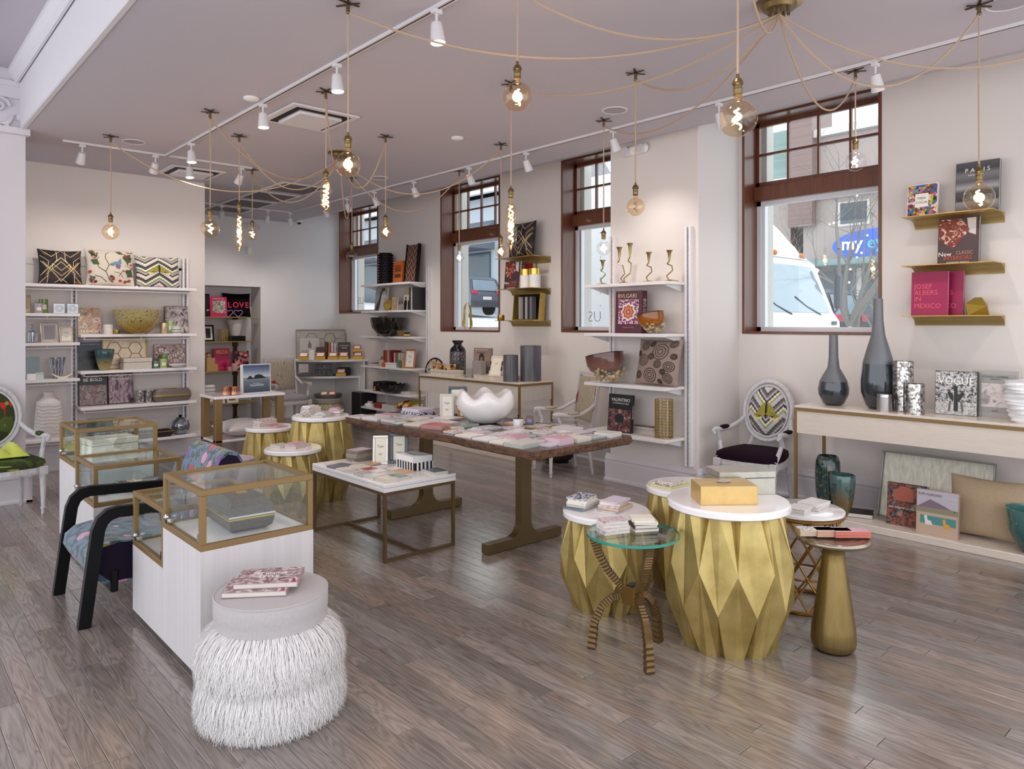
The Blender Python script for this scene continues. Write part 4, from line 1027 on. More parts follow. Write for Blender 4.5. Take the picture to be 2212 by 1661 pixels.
B().rbox(-.31, .31, -.3, -.26, .15, .28, .006).build('front_rail', BLACK, t); B().rbox(-.31, .31, .27, .31, .15, .26, .006).build('rear_rail', BLACK, t)
pr = [(-.4, .27), (-.43, .33), (-.42, .39), (-.37, .43), (-.28, .445), (.1, .4), (.3, .36), (.34, .3), (.3, .24), (-.2, .2), (-.33, .2)]
B().prism(pr, -.295, .295, 'x').build('seat_cushion', FLOR, t, True, ang=50)
for q in ((-.299, -.295), (.295, .299)): B().prism([(p[0]*.9, .32+(p[1]-.32)*.9) for p in pr], q[0], q[1], 'x').build('cushion_side', PURP, t)
pb = [(.2, .36), (.22, .5), (.29, .75), (.33, .85), (.38, .885), (.44, .87), (.47, .82), (.45, .74), (.4, .6), (.36, .4), (.33, .33)]
B().prism(pb, -.295, .295, 'x').build('back_cushion', FLOR, t, True, ang=50)
for q in ((-.299, -.295), (.295, .299)): B().prism([(.335+(p[0]-.335)*.92, .62+(p[1]-.62)*.92) for p in pb], q[0], q[1], 'x').build('cushion_side', PURP, t)

# ================================================================== white fur stool
t = thing('fur_stool', 'round stool with grey linen seat over tiers of white curly fur', 'stool', (1.357, 3.097, 0))
B().cyl(0, 0, .03, .43, .235, .225, 32).build('stool_core', FURW, t)
B().lathe([(.225, .4), (.237, .405), (.24, .43), (.24, .445), (.242, .45), (.242, .515), (.236, .527), (.2, .535), (.001, .538)], 48).build('seat_pad', LINEN, t, True, ang=40)
B().tube([(.2385*math.cos(a), .2385*math.sin(a), .525) for a in [2*PI*k/48 for k in range(48)]], .005, 6, True).build('piping', LINEN, t, True)
strands('fur', FURW, t, 22000, lambda R_: (R_.random()*6.2832, .226, R_.uniform(.25, .41), R_.uniform(.02, .105), R_.uniform(.15, .24)), 3, .0015, 8, .02)
strands('fur', FURW, t, 24000, lambda R_: (R_.random()*6.2832, .228, R_.uniform(.07, .25), R_.uniform(.02, .105), R_.uniform(-.02, .06)), 4, .0015, 8, .02)
FEM = photo('salon_cover_photo', ['#c9aeb4', '#8d6f74', '#d9c6ca', '#6d5055', '#b08d93', '#e3d3d6', '#9b2f3c'], 14)
for i, (cx, cy, z, rz, lb) in enumerate(((1.307, 3.112, .538, -.62, 'lower pink salon photo book on the fur stool'), (1.357, 3.117, .562, -.6, 'upper pink salon photo book on the fur stool'))):
    book(lb, .27, .2, .023, plain('#a88c92', .25), (cx+.1*math.sin(rz), cy-.1*math.cos(rz), z), rz, lie=True, art=[(.01, .99, .01, .99, FEM)],
         titles=[('FEMININE', .034, .5, .62, WH, 'CENTER', 1, .0005), ('STYLE', .034, .5, .4, WH, 'CENTER', 1, .0005)], group='pink books on the fur stool', spine='R')

# ================================================================== tall white topped side table
t = thing('tall_side_table', 'tall white two tier table on flat bronze legs', 'side table', (2.82, 7.85, 0))
for (a, c) in ((.0, .0), (.69, .0), (.0, .37), (.69, .37)):
    B().rbox(a, a+.075, c, c+.075, 0, .895, .003).build('leg', BRASS, t)
B().rbox(-.01, .775, -.01, .455, .895, .925, .004).build('table_top', WHITEL, t)
B().rbox(.0, .765, .0, .445, .43, .455, .004).build('lower_shelf', WHITEL, t)
pl2 = pillow('plump white cushion lying on the lower shelf of the tall table', .5, .42, .17, mat('white_cotton', '#dcd5d6', .85), (3.2, 8.29, .535), .15, -PI/2+.05, name='cushion')
pl2.location = (3.22, 7.86, .545)
FULL = bpy.data.materials.new('seascape_photo'); FULL.use_nodes = True
def zramp(m, cols, z0, z1, rough=.3):
    nt = m.node_tree; b_ = nt.nodes['Principled BSDF']; b_.inputs['Roughness'].default_value = rough
    tc = nt.nodes.new('ShaderNodeTexCoord'); sx = nt.nodes.new('ShaderNodeSeparateXYZ'); nt.links.new(tc.outputs['Object'], sx.inputs[0])
    mr = nt.nodes.new('ShaderNodeMapRange'); mr.inputs[1].default_value = z0; mr.inputs[2].default_value = z1; nt.links.new(sx.outputs[2], mr.inputs[0])
    r_ = ramp(nt, cols); nt.links.new(mr.outputs[0], r_.inputs[0]); nt.links.new(r_.outputs[0], b_.inputs['Base Color'])
zramp(FULL, [(0, '#2e3a4c'), (.4, '#66727f'), (.55, '#8b96a1'), (.57, '#c9ced6'), (.8, '#6b7d9a'), (1, '#33436a')], 0, .32)
bkf = book('large white edged seascape book titled FULLMOON on the tall table', .335, .325, .05, plain('#dfdfe6'), (3.33, 7.99, .925), .06, -.04, art=[(.03, .97, .03, .97, FULL)], titles=[('FULLMOON', .03, .5, .27, WH), ('Darren Almond', .013, .5, .34, WH)], spine='R')
def rock(pts): return B().prism([(x, z) for x, z in pts], -.0024, -.0009, 'y')
rock([(-.12, .16), (-.09, .19), (-.075, .2), (-.06, .185), (-.03, .16)]).build('rock_picture', BLK, bkf)
rock([(-.04, .16), (-.02, .2), (.02, .21), (.05, .205), (.09, .18), (.12, .165)]).build('rock_picture', BLK, bkf)
COPP = pat('copper_leaf', 'noise', ['#6b3d2a', '#c98a66', '#a5633f', '#e0b493'], 20, .3, .8)
for i, (x, y, lb) in enumerate(((2.97, 7.95, 'copper dipped votive, left of the pair on the tall table'), (3.055, 7.93, 'copper dipped votive, right of the pair on the tall table'))):
    q = thing('copper_votive', lb, 'votive', (x, y, .925), .3*i, 'copper votives')
    B().lathe(shell([(.001, 0), (.035, 0), (.042, .01), (.044, .09)], .003), 20).build('cup', COPP, q, True)
    B().cyl(0, 0, .004, .055, .039, n=16).build('wax', WAX, q)
    V_ = []; F_ = []
    for k in range(24):
        a = 2*PI*k/24; V_ += [(.0435*math.cos(a), .0435*math.sin(a), .005), (.0445*math.cos(a), .0445*math.sin(a), .03 if k % 2 else .055)]
    for k in range(24): j = (k+1) % 24; F_.append((2*k, 2*j, 2*j+1, 2*k+1))
    B().add(V_, F_).build('rose_gold_crown', mat('rose_gold', '#d9a58b', .3, .6), q)
# lilac ottoman glimpsed under the table
t = thing('round_ottoman', 'lilac velvet round ottoman in front of the tall table', 'ottoman', (2.64, 6.86, 0))
B().lathe([(.19, .02), (.2, .05), (.2, .38), (.18, .43), (.1, .45), (.001, .455)], 36).build('upholstery', mat('lilac_velvet', '#a796a8', .8, sheen=.4), t, True); B().cyl(0, 0, 0, .02, .17, .17, 24).build('base', BLACKM, t)

# ================================================================== gold drums, left cluster
drum('tallest gold faceted drum of the cluster beside the slab table', (3.37, 6.55, 0), .81, .335, .275, rz=.1)
drum('rear left gold faceted drum beside the tall bronze legged table', (3.14, 7.2, 0), .655, .28, .245, rz=.25)
drum('lowest gold faceted drum in front of the other two', (2.885, 6.13, 0), .6, .275, .25, rz=.0)
def nstack(where, x, y, z, items, grp, rz0=0.):
    """items: (colour phrase, kind, w, h, t) bottom to top"""
    n = len(items); ords = ['topmost', 'second down', 'third down', 'fourth down', 'fifth down']
    for i, (cp, kind, w_, h_, t_) in enumerate(items):
        rz = rz0+rnd.uniform(-.12, .12); o = ords[n-1-i] if n > 1 else ''
        lb = ('%s notebook, %s in the %s' % (cp, o, where)) if n > 1 else ('%s notebook lying %s' % (cp, where))
        c, s = math.cos(rz), math.sin(rz); cx, cy = x+rnd.uniform(-.008, .008), y+rnd.uniform(-.008, .008)
        book(lb, w_, h_, t_, PRINTS[kind], (cx+s*h_/2, cy-c*h_/2, z), rz, lie=True, group=grp, name='notebook', cat='notebook', spine='L' if rnd.random() < .5 else 'R')
        z += t_
    return z
G = 'notebooks on the rear drum'
nstack('rear stack on the tallest far drum', 3.33, 6.68, .81, [('grey scribbled', 'scribble', .17, .13, .022), ('white floral', 'floral', .16, .125, .018), ('pale grey', 'grey', .155, .12, .018), ('white map printed', 'map', .15, .115, .014), ('plain white', 'white', .13, .1, .012)], G, .3)
nstack('right stack on the tallest far drum', 3.5, 6.52, .81, [('cream', 'cream', .17, .13, .02), ('white', 'white', .2, .14, .014), ('rosy pink', 'pink', .15, .11, .014), ('pale pink', 'mauve', .12, .09, .012)], G, .9)
nstack('front stack on the tallest far drum', 3.33, 6.43, .81, [('navy spotted', 'navydot', .18, .14, .02), ('white scribbled', 'scribble', .16, .12, .014), ('small grey', 'grey', .1, .08, .012)], G, .5)
nstack('left stack on the tallest far drum', 3.2, 6.55, .81, [('pale slate', 'grey', .17, .12, .014), ('white printed', 'map', .14, .1, .014)], G, .2)
nstack('stack on the rear left far drum', 3.11, 7.26, .655, [('navy dotted', 'navydot', .2, .15, .02), ('peach', 'orange', .19, .14, .02), ('mauve mottled', 'mauve', .185, .14, .018), ('white floral', 'floral', .18, .13, .012)], 'notebooks on the left drum', .1)
nstack('at the front of the rear left drum', 3.17, 7.08, .655, [('bright pink', 'pink', .17, .13, .008)], None, .35)
nstack('stack on the lowest far drum', 2.915, 6.12, .6, [('pink edged floral', 'floral', .2, .13, .018), ('mauve floral', 'mauve', .17, .12, .012), ('rosy', 'pink', .12, .09, .012)], 'notebooks on the lowest drum', .35)
nstack('at the left of the lowest drum', 2.815, 6.23, .6, [('pale grey', 'grey', .13, .16, .02)], None, .1)

# ================================================================== low white topped table
t = thing('coffee_table', 'low table with white top on a slim bronze frame', 'coffee table', (0, 0, 0))
X0, X1, Y0, Y1 = 2.775, 3.405, 4.44, 5.53; q = .022
for x in (X0, X1-q):
    for y in (Y0, Y1-q): B().box(x, x+q, y, y+q, 0, .5).build('leg', BRONZE, t)
for y in (Y0, Y1-q):
    B().box(X0+q, X1-q, y, y+q, 0, q).build('floor_bar', BRONZE, t); B().box(X0+q, X1-q, y, y+q, .5-q, .5).build('top_bar', BRONZE, t)
for x in (X0, X1-q): B().box(x, x+q, Y0+q, Y1-q, .5-q, .5).build('top_bar', BRONZE, t)
B().box((X0+X1)/2-q/2, (X0+X1)/2+q/2, Y0+q, Y1-q, 0, q).build('stretcher', BRONZE, t)
B().rbox(X0-.005, X1+.005, Y0-.005, Y1+.005, .5, .529, .002).build('apron', WHITEL, t); B().rbox(X0-.005, X1+.005, Y0-.005, Y1+.005, .531, .556, .003).build('table_top', WHITEL, t)
TZ = .556
CT = 'card packs on the low white table'
low = [ # x, y, w, l, t, rz, kind, side, label
 (2.85, 4.53, .11, .13, .03, .02, 'cream', '#e0d8cc', 'thick cream card pack at the near corner of the low table'),
 (2.97, 4.57, .12, .14, .02, .08, 'teal', '#d9d2c6', 'teal landscape card pack second along the near edge of the low table'),
 (3.12, 4.56, .14, .1, .012, .05, 'scribble', '#ddd6cc', 'white lettered card sheet third along the near edge'),
 (3.3, 4.55, .13, .16, .022, -.1, 'slate', '#cfcabf', 'dark slate blue card pack at the right end of the low table'),
 (2.84, 4.69, .1, .12, .028, .1, 'white', '#ded7cf', 'white embossed card pack behind the thick cream pack'),
 (2.83, 4.82, .1, .1, .024, -.05, 'grey', '#d6d0ca', 'grey patterned card pack on the left edge of the low table'),
 (2.84, 4.95, .12, .12, .02, .1, 'map', '#d9d3cc', 'black and white mapped card pack midway on the left edge'),
 (2.83, 5.1, .1, .12, .014, .0, 'cream', '#d9d0c2', 'thin cream card pack past the mapped pack'),
 (2.86, 5.25, .16, .11, .018, .2, 'slate', '#8c8088', 'dusky photo card pack near the far left corner'),
 (2.86, 5.42, .12, .1, .01, .0, 'white', '#e0d9d2', 'plain white card at the far left corner of the low table'),
 (2.97, 4.72, .12, .1, .016, -.08, 'scribble', '#d9d3ca', 'script lettered card pack in the middle of the low table'),
 (3.12, 4.7, .13, .12, .012, .12, 'orange', '#dcc9ae', 'apricot card pack behind the lettered sheet'),
 (2.98, 4.85, .11, .1, .016, .05, 'white', '#d2ccc6', 'glossy white card pack left of the apricot pack'),
 (3.11, 4.83, .09, .1, .02, .1, 'cream', '#d3c7b4', 'buff card pack beside the striped box'),
 (2.97, 4.98, .1, .09, .012, .1, 'red', '#c9beb4', 'small red card pack on the low table'),
 (3.08, 4.97, .1, .12, .014, -.05, 'lilac', '#d0c9cc', 'blue lilac card pack before the frames'),
 (2.97, 5.12, .12, .13, .014, .05, 'cream', '#d9d0c2', 'cream script card pack before the silver frame'),
 (2.98, 5.28, .12, .11, .012, .1, 'map', '#ccc4bd', 'taupe patterned card pack at the far side of the low table'),
 (3.09, 5.11, .09, .08, .022, .2, 'orange', '#b7a284', 'kraft card pack between the two frames'),
]
for (x, y, w_, l_, t_, rz, k, sd, lb) in low: cards(lb, x, y, TZ, w_, l_, t_, rz, k, sd, CT)
for i, (dx, k, sd, lb) in enumerate(((0, 'black', '#8c7f74', 'mottled dark card pack, lowest of the pile at the far end'), (.0, 'map', '#a39688', 'mottled grey card pack, middle of the pile at the far end'), (.005, 'mauve', '#8f8078', 'mottled mauve card pack, top of the pile at the far end'))):
    cards(lb, 3.13+dx, 5.4, TZ+i*.031, .17, .14, .03, .1*i, k, sd, CT)
pframe('silver edged frame standing on the low white table', 3.16, 5.12, TZ, .125, .235, mat('brushed_silver', '#c3bebc', .3, .8), -.62, -.2, .02, '#e9e4d2')
pframe('navy lacquer frame standing on the low white table', 3.295, 5.05, TZ, .15, .25, mat('navy_lacquer', '#1d2740', .25, coat=.5), -.6, -.18, .028, '#ece6d2')
t = thing('striped_box', 'box with black and white chevron sides under the white box', 'box', (3.3, 4.83, TZ))
B().rbox(-.09, .09, -.13, .13, 0, .062, .002).build('box_body', WHITEM, t)
bb = B()
for k in range(7): bb.box(-.0915, -.0895, -.13+.037*k, -.112+.037*k, .0, .062)
for k in range(5): bb.box(-.09+.037*k, -.072+.037*k, -.1315, -.1295, .0, .062)
bb.build('stripe', BLK, t)
t = thing('white_box', 'shallow white lidded box with a grey fern print on the striped box', 'box', (3.3, 4.84, TZ+.062))
B().rbox(-.095, .095, -.12, .12, 0, .045, .003).build('box_body', WHITEM, t)
for k in range(7): B().box(-.004, .004, -.03, .03, .045, .046).build('fern_print', plain('#8f8a92'), t, loc=(-.02+.0*k, -.07+.022*k, 0), rz=.9-.1*k)

# ================================================================== live edge slab table
t = thing('slab_table', 'long live edge dark wood table on two bronze T legs', 'table', (0, 0, 0))
SX0, SX1, SY0, SY1, SZ = 3.24, 4.27, 3.39, 5.86, .87
R_ = random.Random(21)
def edge(n, f): return [f(k/n) for k in range(n+1)]
def wob(s, a): return a*(math.sin(s*7.3)+.6*math.sin(s*17.1+1)+.35*math.sin(s*41+2))
out = edge(34, lambda s: (SX0+.05+(SX1-SX0-.1)*s, SY0+wob(s, .006)))+edge(80, lambda s: (SX1+wob(s+3, .012), SY0+.03+(SY1-SY0-.06)*s))+edge(34, lambda s: (SX1-.05-(SX1-SX0-.1)*s, SY1+wob(s+5, .006)))+edge(80, lambda s: (SX0+wob(s+9, .014), SY1-.03-(SY1-SY0-.06)*s))
n = len(out); cx, cy = (SX0+SX1)/2, (SY0+SY1)/2
ins = [(cx+(x-cx)*.985, cy+(y-cy)*.993) for x, y in out]
B().add([(x, y, SZ) for x, y in ins]+[(x, y, SZ-.055) for x, y in ins], [tuple(range(n)), tuple(range(2*n-1, n-1, -1))]+[(i, (i+1) % n, n+(i+1) % n, n+i) for i in range(n)]).build('table_top', SLABW, t)
V_ = []; F_ = []
rows = [(.0, -.0015, .0), (.3, .001, .0), (1., -.008, .005), (1.02, -.03, .007), (.8, -.048, .006), (.1, -.056, .0)]
for k, (o_, dz, jit) in enumerate(rows):
    for i, ((xa, ya), (xb, yb)) in enumerate(zip(ins, out)):
        V_.append((xa+(xb-xa)*o_+R_.uniform(-jit, jit), ya+(yb-ya)*o_+R_.uniform(-jit, jit), SZ+dz+R_.uniform(-jit, jit)*.6-(.0 if k else .0)))
    if k: F_ += [((k-1)*n+i, (k-1)*n+(i+1) % n, k*n+(i+1) % n, k*n+i) for i in range(n)]
B().add(V_, F_).build('bark_edge', BARK, t, True, ang=25)
for y in (4.115, 5.41):
    x0, x1, xc = 3.43, 4.205, 3.82; hw = .052
    arc = lambda sx: [(xc+sx*(hw+.1*(1-math.cos(a))), .075+.1*(1-math.sin(a))) for a in [PI/2*k/6 for k in range(7)]]
    L_ = arc(-1); R2 = arc(1)
    poly = [(x0, .005), (x1, .005), (x1, .075)]+list(reversed(R2))+[]
    prof = [(x0, .005), (x1, .005), (x1, .075)]
    prof += [(xc+hw+.11, .075)]+[(xc+hw+.11*(1-math.sin(a)), .075+.11*(1-math.cos(a))) for a in [PI/2*k/6 for k in range(1, 7)]]+[(xc+hw, SZ-.056)]
    prof += [(xc-hw, SZ-.056)]+[(xc-hw-.11*(1-math.sin(a)), .075+.11*(1-math.cos(a))) for a in [PI/2*k/6 for k in range(6, 0, -1)]]+[(xc-hw-.11, .075), (x0, .075)]
    B().prism(prof, y-.035, y+.035, 'y').build('leg', BRONZE, t)
    B().box(x0+.01, x0+.04, y-.02, y+.02, 0, .005).box(x1-.04, x1-.01, y-.02, y+.02, 0, .005).build('foot_pad', BLACKM, t)
SG = 'card packs on the slab table'
slab = [
 (3.33, 5.72, .16, .2, .012, .1, 'mauve', '#d6cccf', 'mauve floral card pack at the far left tip of the slab table'),
 (3.36, 5.5, .17, .19, .02, .2, 'white', '#d8d2d0', 'clear wrapped white card pack near the left tip of the slab'),
 (3.55, 5.62, .15, .17, .02, .3, 'pink', '#dccfd3', 'bright pink card pack near the far left of the slab'),
 (3.62, 5.42, .17, .2, .014, .1, 'grey', '#d2cdca', 'silvery wrapped card pack behind the clear pack'),
 (3.4, 5.28, .15, .17, .022, .15, 'grey', '#cfc9c6', 'grey wrapped card pack third along the front edge'),
 (3.36, 5.12, .12, .09, .008, .1, 'white', '#8f9a94', 'small white card with green edge on the slab front edge'),
 (3.6, 5.22, .15, .15, .012, .2, 'cream', '#d6cab8', 'buff card pack before the frames'),
 (3.42, 4.96, .16, .18, .012, .25, 'cream', '#dccfc0', 'cream card pack beside the red stack'),
 (3.62, 5.04, .2, .16, .01, .3, 'scribble', '#dcd6d4', 'white card sheet with red script lettering'),
 (3.44, 4.72, .17, .2, .03, .35, 'red', '#b98a86', 'thick red photo card stack on the front edge'),
 (3.64, 4.86, .17, .16, .014, .1, 'map', '#d1cac6', 'black and grey wrapped card pack behind the red stack'),
 (3.84, 5.1, .18, .2, .014, .1, 'white', '#d9d4d6', 'white tissue wrapped pack at the back of the slab'),
 (3.68, 4.68, .2, .15, .014, .0, 'teal', '#a9b0a8', 'green edged card pack before the white bowl'),
 (3.42, 4.44, .16, .13, .01, .0, 'floral', '#d4cdca', 'glittery floral card pack beside the red stack'),
 (3.5, 4.28, .17, .15, .012, .1, 'mauve', '#d8c9ce', 'rose printed card pack mid slab'),
 (3.36, 4.2, .15, .17, .014, .1, 'cream', '#ddd6d2', 'cream bordered card pack on the front edge of the slab'),
 (3.72, 4.42, .19, .17, .012, .05, 'grey', '#b6b2b6', 'plain grey folder below the white bowl'),
 (3.36, 4.0, .15, .16, .012, .1, 'white', '#dcd6d2', 'pale card pack right of the cream bordered pack'),
 (3.56, 4.1, .16, .14, .01, .2, 'map', '#d3cccc', 'speckled card pack behind the pale pack'),
 (3.36, 3.82, .16, .14, .014, .05, 'cream', '#e0d9d4', 'ivory card pack on the front edge before the pink pack'),
 (3.54, 3.9, .16, .16, .02, .1, 'pink', '#dcc6cc', 'smooth pink card pack near the right end of the slab'),
 (3.74, 4.1, .28, .19, .008, .15, 'white', '#9aa09c', 'large white tray card with black edge, upper of two'),
 (3.96, 4.0, .2, .16, .014, .2, 'floral', '#c9c3c4', 'white floral card pack behind the large tray card'),
 (4.08, 4.22, .2, .16, .012, .1, 'map', '#b89a6b', 'patterned pack with kraft edge at the back of the slab'),
 (4.08, 4.44, .2, .17, .016, .1, 'cream', '#c79a6a', 'thin cream pack with orange edge at the back of the slab'),
 (3.38, 3.63, .24, .17, .03, .1, 'scribble', '#b3b5b0', 'stack of white tray cards with black edges at the near corner'),
 (3.54, 3.7, .16, .12, .012, .1, 'floral', '#8f7f7a', 'brown leaf printed card pack behind the near corner stack'),
 (3.62, 3.53, .15, .13, .045, .05, 'pink', '#d8b9c4', 'thick pink boxed cards on the right end of the slab'),
 (3.72, 3.72, .17, .15, .012, .15, 'mauve', '#d6ccd0', 'pale rose card pack behind the thick pink box'),
 (3.8, 3.54, .16, .15, .028, .1, 'cream', '#d8cfc6', 'thick cream card stack right of the pink box'),
 (3.9, 3.74, .18, .16, .014, .2, 'floral', '#d0c8c6', 'grey sprig card pack on the right half of the slab'),
 (3.97, 3.56, .2, .16, .012, .0, 'grey', '#9fa29e', 'dark edged grey card pack near the right end'),
 (4.08, 3.78, .17, .15, .014, .1, 'lilac', '#d3c9d6', 'lilac lettered card pack at the back right'),
 (4.13, 3.53, .15, .15, .03, .2, 'white', '#d9d2ca', 'bright white card block at the right end of the slab'),
 (4.17, 3.98, .15, .2, .016, .1, 'scribble', '#ddd8d6', 'white fan of cards at the far right edge'),
 (3.5, 5.3, .1, .12, .01, -.2, 'floral', '#d4cac6', 'small floral card slipped between the wrapped packs'),
 (3.76, 5.28, .14, .14, .016, .2, 'mauve', '#cfc4c6', 'dusty mauve card pack behind the white frame'),
 (4.05, 4.98, .16, .14, .012, .1, 'lilac', '#cdc6d0', 'pale lilac tissue pack right of the amber frame'),
 (3.52, 4.58, .1, .12, .012, -.3, 'map', '#c9c0bb', 'speckled square card between red stack and grey folder'),
 (3.6, 4.42, .12, .1, .01, .4, 'white', '#d9d3d2', 'tilted white gift card below the folder'),
 (3.86, 4.28, .14, .12, .014, -.2, 'mauve', '#d2c6ca', 'rose gift tag pack left of the small jars'),
 (3.66, 3.92, .1, .13, .018, -.25, 'grey', '#c8c3c4', 'silver dotted card pack behind the pink pack'),
 (3.82, 3.9, .13, .12, .02, .3, 'scribble', '#d6cfcc', 'lettered card block in the middle of the right end'),
 (3.5, 3.52, .1, .1, .014, .2, 'lilac', '#cfc6d2', 'small lilac card at the near right edge of the slab'),
 (3.98, 3.87, .1, .11, .02, -.3, 'white', '#dcd6d3', 'little white card block behind the grey sprig pack'),
]
for (x, y, w_, l_, t_, rz, k, sd, lb) in slab: cards(lb, x, y, SZ, w_, l_, t_, rz, k, sd, SG)
cards('smooth grey blotter card on the far right corner', 4.2, 3.6, SZ, .05, .08, .006, .1, 'grey', '#cfc9cc', SG) if False else None
t = thing('notecard_box', 'blue edged stationery boxes stacked at the back of the slab', 'box', (3.83, 5.55, SZ), .1)
B().rbox(-.1, .1, -.13, .13, 0, .03, .002).build('lower_box', PRINTS['navydot'], t); B().rbox(-.095, .095, -.12, .12, .03, .058, .002).build('upper_box', PRINTS['lilac'], t)
pframe('white pebbled frame in front of the navy frame on the slab', 3.86, 5.15, SZ, .125, .215, mat('pebbled_white', '#d3cfca', .5), -.62, -.22, .02, '#ece7db')
pframe('navy frame behind the white and amber frames on the slab', 4.0, 5.17, SZ, .17, .27, mat('navy_lacquer_b', '#232d47', .25, coat=.5), -.6, -.2, .026, '#e9e4d8')
pframe('amber lacquer frame in front of the navy frame', 3.97, 5.04, SZ, .12, .2, pat('amber_lacquer', 'noise', ['#7a4217', '#b06f2c', '#95561f'], 20, .25, coat=.5), -.6, -.2, .022, '#ece6cf')
# folded white bowl
t = thing('folded_bowl', 'white crackled glass bowl with folded wavy rim on the slab', 'bowl', (3.92, 4.69, SZ))
V_ = []; F_ = []; n = 96
prof = [(.001, 0), (.08, 0), (.12, .015), (.18, .065), (.222, .13), (.233, .175), (.228, .215), (.208, .25), (.2, .249), (.218, .214), (.222, .175), (.212, .132), (.172, .072), (.1, .022), (.001, .015)]
for k, (r_, z) in enumerate(prof):
    q = max(0, (z-.12)/.13)
    for i in range(n):
        a = 2*PI*i/n; w2 = math.cos(6*a+.6); rr = r_*1.06*(1+.045*q*q*w2); zz = z+.03*q*q*w2+.008*q*math.sin(3*a)
        V_.append((rr*math.cos(a), rr*math.sin(a), zz))
    if k: F_ += [((k-1)*n+i, (k-1)*n+(i+1) % n, k*n+(i+1) % n, k*n+i) for i in range(n)]
CRK = pat('crackle_glass', 'noise', ['#cfc7c6', '#ece7e6', '#e2dcdb'], 90, .22, detail=3, coat=.5)
B().add(V_, F_).build('bowl_body', CRK, t, True, ang=80)
t = thing('lidded_jar', 'small white jar with gold cracks and a twig stopper', 'jar', (3.99, 4.36, SZ))
B().lathe(shell([(.001, 0), (.04, 0), (.042, .01), (.042, .06)], .003), 20).build('jar_body', WHITEM, t, True); B().cyl(0, 0, .06, .066, .042, .04, 20).build('wood_lid', mat('walnut_lid', '#6d4630', .5), t); B().tube([(0, 0, .066), (.003, 0, .08), (-.004, 0, .09)], .006, 6).build('stopper', BLACKM, t)
for k in range(3): B().tube([(-.02+.02*k, -.042, .008), (-.01+.012*k, -.0428, .03), (-.018+.02*k, -.042, .052)], .0012, 4).build('gold_crack', BRASSD, t)
t = thing('violet_jar', 'small smoky violet glass jar with cork lid', 'jar', (4.06, 4.3, SZ))
B().lathe(shell([(.001, 0), (.03, 0), (.038, .015), (.034, .05), (.027, .07)], .003), 20).build('jar_body', mat('violet_glass', '#5d5266', .12, coat=.6), t, True); B().cyl(0, 0, .068, .082, .026, .027, 16).build('cork', mat('cork', '#8a5f41', .8), t)
t = thing('bead_bracelet', 'gold and red bead bracelet lying on the card packs', 'bracelet', (3.45, 4.55, SZ+.0))
b = B(); b2 = B()
for k in range(22):
    a = 2*PI*k/22; (b if k % 3 else b2).ball((.045*math.cos(a), .035*math.sin(a), .0065), .0065, 6)
b.build('gold_beads', BRASSD, t, True); b2.build('red_beads', REDT, t, True)
# ================================================================== niche at the back
for z, lb in ((1.825, 'brass niche shelf carrying the LOVE cushion'), (1.4, 'brass niche shelf carrying the fluted vase'), (.89, 'brass niche shelf carrying the IBIZA book'), (.325, 'lowest brass niche shelf carrying small photo frames')):
    r = thing('niche_shelf', lb, 'shelf', (0, 0, 0), 0, 'brass shelves in the niche')
    B().box(NX0+.02, 5.25, YB-.02, YB+.4, z-.012, z).build('shelf_plate', BRASSD, r)
    B().box(4.98, 5.06, YB+.36, YB+.42, z-.1, z-.012).build('bracket', BRONZD, r)
r = thing('niche_post', 'dark bronze vertical post at the back of the niche', 'post', (0, 0, 0)); B().box(4.99, 5.05, YB+.37, YB+.405, .05, 2.1).build('post_bar', BRONZD, r); B().cyl(5.02, YB+.36, 0, .05, .05, .04, 12).build('post_foot', BRONZD, r)
NY = YB+.12
book('black spined book at the left end of the niche', .18, .4, .03, BLACKM, (4.42, NY+.05, 1.825), titles=[('er', .06, .8, .3, WH)])
NIP = photo('courtyard_photo', ['#2d2a26', '#8d8478', '#d6cfc4', '#5b5348', '#b3aa9d'], 16)
book('hot pink book with a courtyard photo in the niche', .29, .35, .03, plain('#c91f5e', .3), (4.645, NY+.02, 1.825), art=[(.14, .9, .2, .82, NIP)], titles=[('LIVING IN STYLE', .026, .5, .91, WH)])
pq = pillow('black cushion with pink LOVE lettering in the niche', .5, .43, .15, mat('black_velvet', '#0a080c', .9, spec=.15), (5.015, NY+.16, 1.825), 0, -.12)
PINKE = mat('neon_pink_felt', '#e0225f', .7)
for i, (c_, x) in enumerate(zip('LOVE', (-.155, -.05, .055, .155))): lettering(c_, .14, PINKE, pq, (x, -.088+.012*(abs(x) > .1), .2), name='letter', ext=.004, bold=.002)
t = thing('heart_glasses', 'pair of pink heart shaped glass ornaments in the niche', 'ornament', (4.85, YB+.03, 1.825))
for dx, nm in ((-.085, 'heart'), (.085, 'heart')):
    pts = [(dx+.0048*16*math.sin(q)**3, 0, .065+.0045*(13*math.cos(q)-5*math.cos(2*q)-2*math.cos(3*q)-math.cos(4*q))) for q in [2*PI*k/28 for k in range(28)]]
    B().tube(pts, .008, 6, True).build(nm, mat('pink_iridescent', '#b08ac0', .1, .4, coat=.6), t, True)
pframe('black and white checked frame with a red bow in the niche', 4.48, NY+.05, 1.4, .2, .29, BLACKM, 0, -.15, .03, '#e6e2e0', glyph=False, inner=BLK)
t = thing('wire_cup', 'gold wire lattice cup in the niche', 'cup', (4.71, NY, 1.4))
b = B()
for k in range(12): a = 2*PI*k/12; b.tube([(.075*math.cos(a), .075*math.sin(a), 0), (.075*math.cos(a), .075*math.sin(a), .21)], .004, 4)
for z in (.004, .04, .075, .11, .145, .18, .208): b.tube([(.075*math.cos(2*PI*k/20), .075*math.sin(2*PI*k/20), z) for k in range(20)], .004, 4, True)
b.build('wire_lattice', BRASSD, t)
